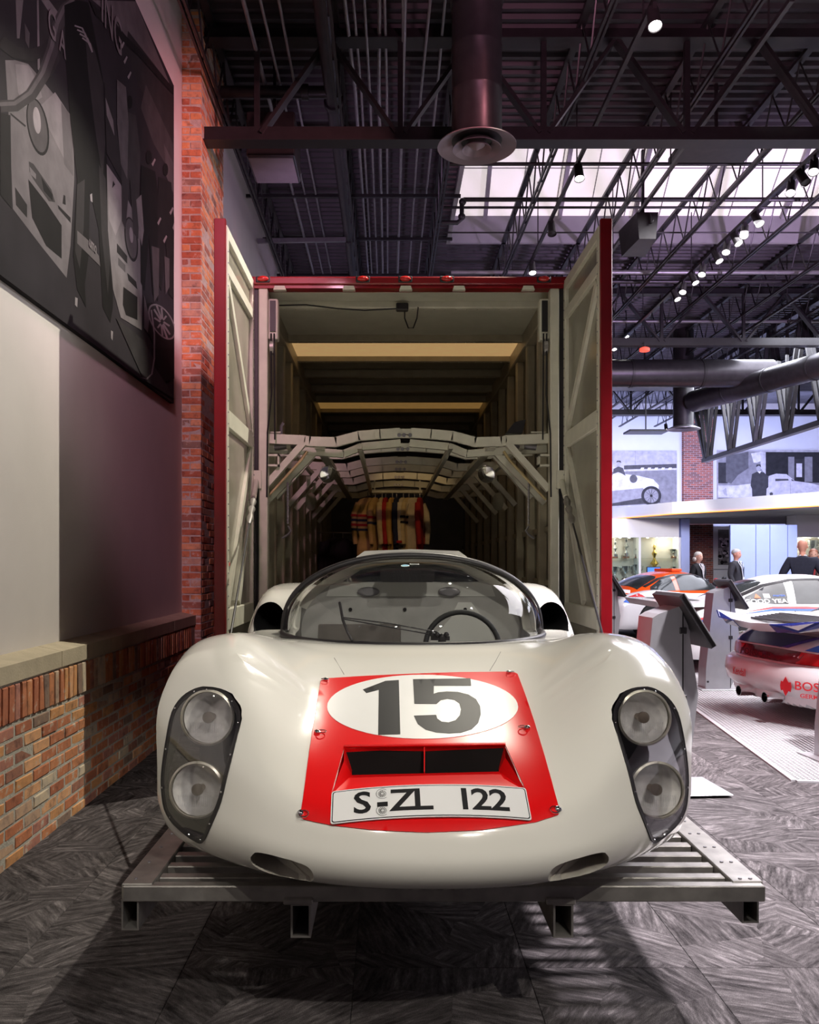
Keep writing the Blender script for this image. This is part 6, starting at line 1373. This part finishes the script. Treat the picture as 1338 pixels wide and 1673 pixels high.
# --- orange roofed car
Cc = sports_car('white sports car with bright orange roof and hood far behind', white_paint, orange_paint, False, .33)
skin2d([(-.55, .35), (.55, .35), (.60, 1.3), (-.60, 1.3)], topc(T911), orange_paint, 'hood', Cc, .006, .10)
for s in (-1, 1):
    skin2d([(1.5, .84), (2.4, .86), (2.4, .90), (1.5, .875)], side(T911, s), orange_paint, 'door_top', Cc, .005, .06)
    skin2d([(3.55, .76), (3.75, .72), (3.9, .80), (3.68, .86)], side(T911, s), red_dec, 'body_stripe', Cc, .006, .05); skin2d([(3.78, .72), (3.95, .68), (4.05, .70), (3.92, .79)], side(T911, s), blue_dec, 'body_stripe', Cc, .006, .05)
    side_text(Cc, 'KENDALL', 2.55, .66, .13, red_dec, s, T911, 1.1, .002); side_text(Cc, 'Br', 2.75, .42, .14, black_paint, s, T911); side_text(Cc, 'P', 2.75, .28, .14, black_paint, s, T911)
tl = MB().hexa([(-.66, 3.8, .86), (.66, 3.8, .86), (.80, 4.42, .90), (-.80, 4.42, .90), (-.64, 3.78, .92), (.64, 3.78, .92), (.82, 4.48, 1.0), (-.82, 4.48, 1.0)]); tl.build('spoiler', white_paint, Cc)
B().bbox(-.28, .28, 2.25, 2.5, 1.27, 1.33, .01).build('roof_scoop', orange_paint, Cc)
place(Cc, 4.75, 17.2, (.93, .36, 0), 3.42); Cc.location.z = 0

# ================================================================== FAR SHOWROOM
led = glow('led_orange', (1, .22, .04), 3.0)
sof = thing('curved_soffit', 'curved white soffit band with an orange light line', 'soffit', (8.6, 24, 2.79))
path = [(5.2, 31 - 1.2), (6.85, 27.0), (7.94, 24.0), (9.08, 22.4), (10.3, 20.6), (11.6, 19.2), (13.0, 18.2), (15.8, 17.2)]
up = [(x, y, 3.15) for x, y in path]; dn = [(x, y, 2.80) for x, y in path]
for (xa, ya), (xb, yb) in zip(path, path[1:]):
    B().hexa([(xa, ya, 2.80), (xb, yb, 2.80), (xb + .05, yb + .1, 2.80), (xa + .05, ya + .1, 2.80), (xa, ya, 3.15), (xb, yb, 3.15), (xb + .05, yb + .1, 3.15), (xa + .05, ya + .1, 3.15)]).build('fascia_panel', white_wall, sof)
    B().bar((xa, ya - .012, 2.815), (xb, yb - .012, 2.815), .015, .025).build('light_line', led, sof)
B().add([(x, y, 2.80) for x, y in path] + [(15.8, 29.78, 2.80), (5.2, 29.79, 2.80)], [tuple(range(len(path) + 2))]).build('soffit_underside', white_wall, sof)
case_m = mat('case_lining', (.52, .47, .42), .7, 0, .1, 2); shelf_m = glass('shelf_glass', (.86, .92, .90), .3); silverm = mat('trophy_silver', (.72, .70, .68), .16, 1, .05); goldm = mat('trophy_gold', (.85, .55, .16), .18, 1, .05); woodm = mat('trophy_wood', (.14, .05, .025), .4)
def case(label, u0, u1, Y, bays):
    x0, x1 = (u0 - CU) * Y / F, (u1 - CU) * Y / F; t = thing('trophy_case', label, 'display case', ((x0 + x1) / 2, Y, 0)); zt = CH + (CV - 878) * Y / F
    B().box(x0, x1, Y + .55, Y + .62, .02, 2.78).build('back_panel', case_m, t); B().box(x0, x1, Y, Y + .6, 0, .6).build('plinth', white_wall, t); B().box(x0, x1, Y - .02, Y + .6, zt, 2.79).build('canopy', white_wall, t)
    for u in [u0 - 1] + bays + [u1 + 1]: x = (u - CU) * Y / F; B().box(x - .03, x + .03, Y - .03, Y + .55, .6, zt).build('upright', white_wall, t)
    for v in (912, 948): z = CH - (v - CV) * (Y + .3) / F; B().box(x0, x1, Y + .1, Y + .5, z - .01, z).build('shelf', shelf_m, t)
    B().box(x0, x1, Y - .005, Y + .003, .6, zt).build('front_glass', shelf_m, t)
    k = 0; x = x0 + .2
    while x < x1: B().lathe([(.035, 0), (.03, -.02)], (x, Y + .2, zt), (0, 0, 1), 10).build('downlight', glow('case_bulb', (1, .9, .75), 9) if k == 0 else bpy.data.materials['case_bulb'], t); x += .28; k += 1
    for xx in np.linspace(x0 + .35, x1 - .35, max(1, int((x1 - x0) / .9))):
        l = bpy.data.lights.new('case_lamp', 'POINT'); l.energy = 16; l.color = (1, .85, .65); l.shadow_soft_size = .05; lo = bpy.data.objects.new('case_lamp', l); C.objects.link(lo); lo.location = (xx, Y + .22, zt - .08)
    return t
case('lit trophy case under the curved soffit behind the orange-roofed car', 975, 1109, 26.0, [1045])
case('lit trophy case behind the bald man at the right edge', 1300, 1420, 24.0, [1360])
CUP = [(.09, 0), (.09, .03), (.03, .06), (.025, .12), (.05, .15), (.10, .22), (.115, .34), (.12, .36), (.105, .36), (.09, .25), (.0, .2)]
TALL = [(.10, 0), (.10, .10), (.05, .12), (.03, .2), (.05, .28), (.10, .32), (.05, .38), (.02, .45), (.06, .55), (.02, .62), (.035, .70), (.0, .78)]
BOWL = [(.07, 0), (.05, .03), (.03, .06), (.12, .10), (.18, .20), (.185, .22), (.17, .22), (.10, .13), (0, .1)]
def trophy(u, v, prof, m, sc, label, Y=26.3, base=True):
    p = PX(u, v, Y); zz = CH - ((948 if v > 930 else 912) - CV) * Y / F if v != 906 else p.z
    t = thing('trophy', label, 'trophy', (p.x, Y, zz), 'trophies in the lit cases'); hb = 0
    if base: hb = .06 * sc; B().lathe([(.11 * sc, 0), (.10 * sc, hb)], (p.x, Y, zz), (0, 0, 1), 20).build('base', woodm, t, 40)
    B().lathe([(r_ * sc, h * sc + hb) for r_, h in prof], (p.x, Y, zz), (0, 0, 1), 24).build('cup', m, t, 40)
    if prof is CUP:
        for s in (-1, 1): B().tube([(p.x + s * .10 * sc, Y, zz + hb + .33 * sc), (p.x + s * .17 * sc, Y, zz + hb + .31 * sc), (p.x + s * .16 * sc, Y, zz + hb + .22 * sc), (p.x + s * .09 * sc, Y, zz + hb + .2 * sc)], .012 * sc, 6).build('handle', m, t, 60)
for a in ((1005, 912, TALL, silverm, .80, 'silver tiered trophy on the upper shelf, leftmost'), (1023, 912, TALL, silverm, .95, 'tall slim silver trophy on the upper shelf'), (1041, 912, TALL, silverm, .75, 'silver trophy on the upper shelf beside the case upright'), (1004, 948, CUP, silverm, 1.0, 'two-handled silver cup on the lower shelf, leftmost'), (1022, 948, CUP, silverm, 1.05, 'two-handled silver cup in the middle of the lower shelf'), (1040, 948, CUP, silverm, 1.15, 'two-handled silver cup on the lower shelf beside the upright'), (1069, 948, TALL, goldm, 1.35, 'tall gold trophy in the right bay of the case'), (1091, 948, BOWL, silverm, 1.0, 'wide silver bowl on the lower shelf'), (1102, 912, BOWL, silverm, 1.0, 'dark silver bowl on the upper shelf, far right'), (1102, 948, CUP, silverm, 1.0, 'silver cup low at the right end of the case')): trophy(*a)
trophy(1326, 912, CUP, silverm, 1.2, 'silver cup in the case behind the two people at the right edge', 24.3)
# blue side panel of the first case, and white partition whose blue light is put into the colour
bluew = mat('blue_panel_lit_partition', (.42, .50, .86), .6, 0, .02)
x0, x1 = (1110 - CU) * 25.9 / F, (1127 - CU) * 25.9 / F
t = thing('case_side_panel', 'narrow pale blue panel at the right end of the trophy case', 'panel', (x0, 25.9, 0)); B().bbox(x0 + .06, x1, 25.9, 26.6, 0, 2.78, .01).build('panel', bluew, t)
t = thing('partition_screen', 'white partition of tall panels with blue light painted on behind the men', 'partition', (9.4, 21.5, 0))
us = [1193, 1235, 1258, 1287, 1303]
for a, b2 in zip(us, us[1:]):
    xa, xb = (a - CU) * 21.5 / F, (b2 - CU) * 21.5 / F; B().bbox(xa + .006, xb - .006, 21.5, 21.56, 0, 2.40, .006).build('panel', bluew, t)
B().box((1193 - CU) * 21.5 / F, (1303 - CU) * 21.5 / F, 21.53, 21.58, 0, 2.39).build('backing', mat('partition_edge', (.08, .09, .2), .6), t)
# small dark engine display by the woman
t = thing('engine_display', 'small dark engine with red parts behind the kiosk', 'engine', PX(1168, 945, 20.6)); p = PX(1168, 945, 20.6); p.z = 0
B().box(p.x - .35, p.x + .35, 20.4, 20.9, 0, .75).build('stand', black_metal, t)
rs = random.Random(5)
for k in range(16): B().sphere((p.x + rs.uniform(-.3, .3), 20.65 + rs.uniform(-.15, .15), .80 + rs.uniform(-.05, .28)), .06, 14, sc=(1, 1, 1.1)).build('engine_part', red_dec if k % 5 == 0 else black_metal, t, 50)
# small screen stand on the orange car's roof line (behind it)
t = thing('small_screen', 'small blue screen glimpsed above the orange roof', 'screen', PX(1068, 934, 20.5)); p = PX(1068, 934, 20.5)
B().bbox(p.x - .17, p.x + .17, 20.5, 20.53, p.z - .12, p.z + .12, .008).build('casing', black_paint, t); B().box(p.x - .15, p.x + .15, 20.494, 20.501, p.z - .10, p.z + .10).build('display', glow('screen_blue', (.06, .22, .7), .8), t); B().box(p.x - .03, p.x + .03, 20.52, 20.58, 0, p.z - .1).build('stand', silver, t)

# ================================================================== PEOPLE
skin_tone = mat('skin', (.62, .36, .26), .55, 0, .06); skin2 = mat('skin_ruddy', (.60, .29, .20), .5, 0, .08)
def skinned(name, nodes, edges, m, parent, sub=2, root=0):
    me = bpy.data.meshes.new(name); me.from_pydata([n_[0] for n_ in nodes], edges, []); o = bpy.data.objects.new(name, me); C.objects.link(o)
    md = o.modifiers.new('skin', 'SKIN'); md.use_smooth_shade = True
    for i, n_ in enumerate(nodes):
        r_ = n_[1] if isinstance(n_[1], tuple) else (n_[1], n_[1]); me.skin_vertices[0].data[i].radius = r_; me.skin_vertices[0].data[i].use_root = (i == root)
    sb = o.modifiers.new('sub', 'SUBSURF'); sb.levels = sub; sb.render_levels = sub
    dg = bpy.context.evaluated_depsgraph_get(); m2 = bpy.data.meshes.new_from_object(o.evaluated_get(dg)); bpy.data.objects.remove(o)
    m2.materials.clear(); m2.materials.append(m); m2.polygons.foreach_set('use_smooth', [True] * len(m2.polygons)); q = bpy.data.objects.new(name, m2); C.objects.link(q); q.parent = parent; return q
def person(label, x, y, rot, h, skin_m, hair, hair_m, jacket_m, trouser_m, female=False, shirt=None, tie=None, lanyard=False, head_turn=0, elbow=0):
    t = thing('person', label, 'person', (0, 0, 0), 'museum visitors'); k = h / 1.75; sh = .175 if female else .20
    # facing local -y
    Nn = []; E = []
    def add(p, r_, link=None):
        Nn.append((tuple(c * k for c in p), tuple(q * k for q in r_) if isinstance(r_, tuple) else r_ * k)); i = len(Nn) - 1
        if link is not None: E.append((link, i))
        return i
    pel = add((0, 0, .95), (.13, .10)); ab = add((0, .0, 1.10), (.125, .095), pel); ch = add((0, .0, 1.32), (.15, .105), ab); nb = add((0, .015, 1.44), (.085, .07), ch); nk = add((0, .010, 1.50), (.050, .052), nb)
    for s in (-1, 1):
        s1 = add((s * sh, .01, 1.385), .058, ch); el = add((s * (sh + .055 + elbow * .14), .04, 1.13), .043, s1); wr = add((s * (sh + .04 - elbow * .04), -.07 - elbow * .05, .90 + elbow * .06), .028, el); pa = add((s * (sh + .035 - elbow * .06), -.09 - elbow * .05, .83 + elbow * .04), (.036, .022), wr)
        bx = Nn[pa][0]
        for j in range(4):
            f1 = add((bx[0] / k + s * 0 + (-.026 + .017 * j) * .3, bx[1] / k - .025 + .017 * j, bx[2] / k - .05), .009, pa); add((bx[0] / k - s * .012, bx[1] / k - .028 + .017 * j, bx[2] / k - .085 - (.012 if j in (1, 2) else 0)), .007, f1)
        th = add((bx[0] / k - s * .01, bx[1] / k - .045, bx[2] / k - .015), .010, pa); add((bx[0] / k - s * .015, bx[1] / k - .05, bx[2] / k - .05), .008, th)
        hp = add((s * .09, 0, .90), .088, pel); kn = add((s * .10, -.005, .50), .058, hp); an = add((s * .10, .02, .09), .038, kn); add((s * .11, -.13, .035), (.038, .03), an)
    bo = skinned('body', Nn, E, skin_m, t, 2)
    # head with brow, nose, chin and ears, joined to the same surface
    hs = MB(); n = 20; secs = [(1.46, .050, .052, .012), (1.51, .050, .054, .008), (1.535, .050, .064, -.006), (1.552, .048, .078, -.018), (1.578, .060, .086, -.014), (1.605, .069, .092, -.010), (1.63, .075, .097, -.006), (1.655, .078, .100, -.002), (1.685, .079, .101, .002), (1.71, .074, .096, .004), (1.73, .060, .080, .006), (1.745, .040, .054, .006), (1.752, .012, .016, .006)]
    vs = []
    for z, a, b2, yo in secs:
        for j in range(n):
            ph = 2 * math.pi * j / n; fy = b2 * math.sin(ph); fx = a * math.cos(ph)
            if j in (14, 15, 16):
                c_ = 1 if j == 15 else .25
                fy -= {1.605: .020, 1.63: .014, 1.655: -.004, 1.578: .003}.get(z, 0) * c_
            vs.append(((fx) * k, (fy + yo) * k, z * k))
    m_ = len(secs); hs.add(vs, [(i * n + j, i * n + (j + 1) % n, (i + 1) * n + (j + 1) % n, (i + 1) * n + j) for i in range(m_ - 1) for j in range(n)] + [tuple((m_ - 1) * n + j for j in range(n))])
    for s in (-1, 1): hs.sphere((s * .078 * k, .008 * k, 1.632 * k), .03 * k, 10, sc=(.35, .6, 1.0))
    ho = hs.build('head_tmp', skin_m, t, 60); bm = bmesh.new(); bm.from_mesh(bo.data); bm.from_mesh(ho.data); bm.to_mesh(bo.data); bm.free(); bpy.data.objects.remove(ho)
    bo.data.polygons.foreach_set('use_smooth', [True] * len(bo.data.polygons))
    V = lambda *c: tuple(q * k for q in c)
    for s in (-1, 1): B().sphere(V(s * .030, -.093, 1.645), .010 * k, 8).build('eye', black_paint, t, 60)
    B().bar(V(-.022, -.099, 1.574), V(.022, -.099, 1.574), .006, .008).build('mouth', mat('lips', (.35, .10, .09), .5), t)
    J = []; EJ = []
    def addj(p, r_, link=None):
        J.append((V(*p), tuple(q * k for q in r_) if isinstance(r_, tuple) else r_ * k)); i = len(J) - 1
        if link is not None: EJ.append((link, i))
        return i
    a0_ = addj((0, 0, .795), (.185, .145)); a = addj((0, .0, .81), (.185, .145), a0_); b2 = addj((0, 0, 1.08), (.165, .130), a); c2 = addj((0, .0, 1.31), (.185, .142), b2); d2 = addj((0, .012, 1.44), (.115, .098), c2); addj((0, .010, 1.49), (.072, .072), d2)
    for s in (-1, 1): s1 = addj((s * sh, .01, 1.385), .094, c2); e1 = addj((s * (sh + .055 + elbow * .14), .04, 1.13), .064, s1); e2 = addj((s * (sh + .045 - elbow * .04), -.06 - elbow * .05, .925 + elbow * .06), .050, e1); addj((s * (sh + .044 - elbow * .04), -.065 - elbow * .05, .915 + elbow * .06), .050, e2)
    skinned('jacket', J, EJ, jacket_m, t, 2)
    Tn = []; TE = [(0, 1), (1, 2), (2, 3), (0, 4), (4, 5), (5, 6)]
    for p, r_ in (((0, 0, .97), (.135, .11)), ((-.09, 0, .86), .105), ((-.10, -.005, .50), .078), ((-.10, .02, .08), .066), ((.09, 0, .86), .105), ((.10, -.005, .50), .078), ((.10, .02, .08), .066)): Tn.append((V(*p), tuple(q * k for q in r_) if isinstance(r_, tuple) else r_ * k))
    skinned('trousers', Tn, TE, trouser_m, t, 2)
    for s in (-1, 1): B().bbox(*[q * k for q in (s * .11 - .045, s * .11 + .045, -.19, .07, 0, .075)], .02 * k).build('shoe', black_paint, t, 40)
    if shirt: B().prism([V(-.05, -.098, 1.47), V(.05, -.098, 1.47), V(.05, -.138, 1.38), V(0, -.146, 1.14), V(-.05, -.138, 1.38)], (0, -.006 * k, 0)).build('shirt_front', shirt, t); B().lathe([(.066 * k, 0), (.070 * k, .05 * k)], V(0, .0, 1.44), (0, -.2, 1), 16, cap=False).build('collar', shirt, t)
    if tie: B().prism([V(-.015, -.125, 1.45), V(.015, -.125, 1.45), V(.022, -.158, 1.18), V(0, -.158, 1.14), V(-.022, -.158, 1.18)], (0, -.004, 0)).build('tie', tie, t)
    if lanyard:
        for s in (-1, 1): B().tube([V(s * .07, -.07, 1.46), V(s * .06, -.15, 1.32), V(s * .015, -.165, 1.10)], .009, 6).build('lanyard', white_dec if s < 0 else black_paint, t)
        B().box(-.04 * k, .04 * k, -.175, -.168, 1.02 * k, 1.10 * k).build('badge', white_dec, t)
    if hair:
        n = 16; vs = []; rows_ = 9
        for i in range(rows_):
            th = i / (rows_ - 1) * 2.1
            for j in range(n):
                ph = 2 * math.pi * j / n; fr = (1 + math.sin(-ph)) / 2 if False else (1 - math.sin(ph)) / 2        # 1 at the face
                tt = th * (1 - .42 * fr); vs.append(V(.088 * math.sin(tt) * math.cos(ph), .008 + .110 * math.sin(tt) * math.sin(ph), 1.668 + .098 * math.cos(tt)))
        B().add(vs, [(i * n + j, (i + 1) * n + j, (i + 1) * n + (j + 1) % n, i * n + (j + 1) % n) for i in range(rows_ - 1) for j in range(n)]).build('hair', hair_m, t, 60)
        if hair in ('long', 'bob'):
            dz = .17 if hair == 'long' else .06
            for j in range(11):
                ph = R(10 + 16 * j); B().sphere(V(.088 * math.cos(ph), .02 + .088 * math.sin(ph), 1.60 - dz * .4), .036 * k, 8, sc=(1, 1, 1 + dz * 9)).build('hair_lock', hair_m, t, 60)
    t.location = (x, y, 0); t.rotation_euler.z = rot; return t
dark_suit = mat('suit_charcoal', (.028, .026, .030), .85, 0, .2, 30); navy_suit = mat('suit_navy', (.012, .014, .028), .85, 0, .2, 30); blk = mat('cloth_jet', (.012, .011, .013), .85, 0, .2, 30); brown = mat('dress_brown', (.16, .10, .08), .8, 0, .2, 20)
greyhair = mat('hair_grey', (.38, .36, .34), .6, 0, .2, 60); whitehair = mat('hair_silver', (.55, .50, .44), .6, 0, .15, 60); redhair = mat('hair_auburn', (.22, .07, .03), .5, 0, .25, 60); shirt_w = mat('shirt_white', (.7, .7, .72), .7)
w1 = person('woman in a black jacket with short silver hair and lanyard', (1141 - CU) * 20.2 / F, 20.2, R(35), 1.70, skin_tone, 'bob', whitehair, blk, blk, True, mat('blouse_print', (.45, .42, .42), .8, 0, .8, 60), None, True)
B().box(-.16, -.07, -.165, -.155, 1.02, 1.06).build('pocket_trim', white_dec, w1)
m1 = person('grey-haired man in a dark suit and striped tie', (1203 - CU) * 20.2 / F, 20.2, R(45), 1.77, skin2, 'short', greyhair, dark_suit, dark_suit, False, shirt_w, mat('tie_blue', (.05, .08, .16), .6, 0, .6, 60), True)
person('bald man in a navy suit seen from behind', (1311 - CU) * 15.5 / F, 15.5, R(155), 1.86, skin2, None, None, navy_suit, navy_suit, False, shirt_w, None, False, 0, .55)
person('auburn-haired woman facing the bald man', (1329 - CU) * 16.6 / F, 16.6, R(-25), 1.71, skin_tone, 'long', redhair, brown, brown, True, mat('scarf_red', (.3, .02, .03), .8), None, True)
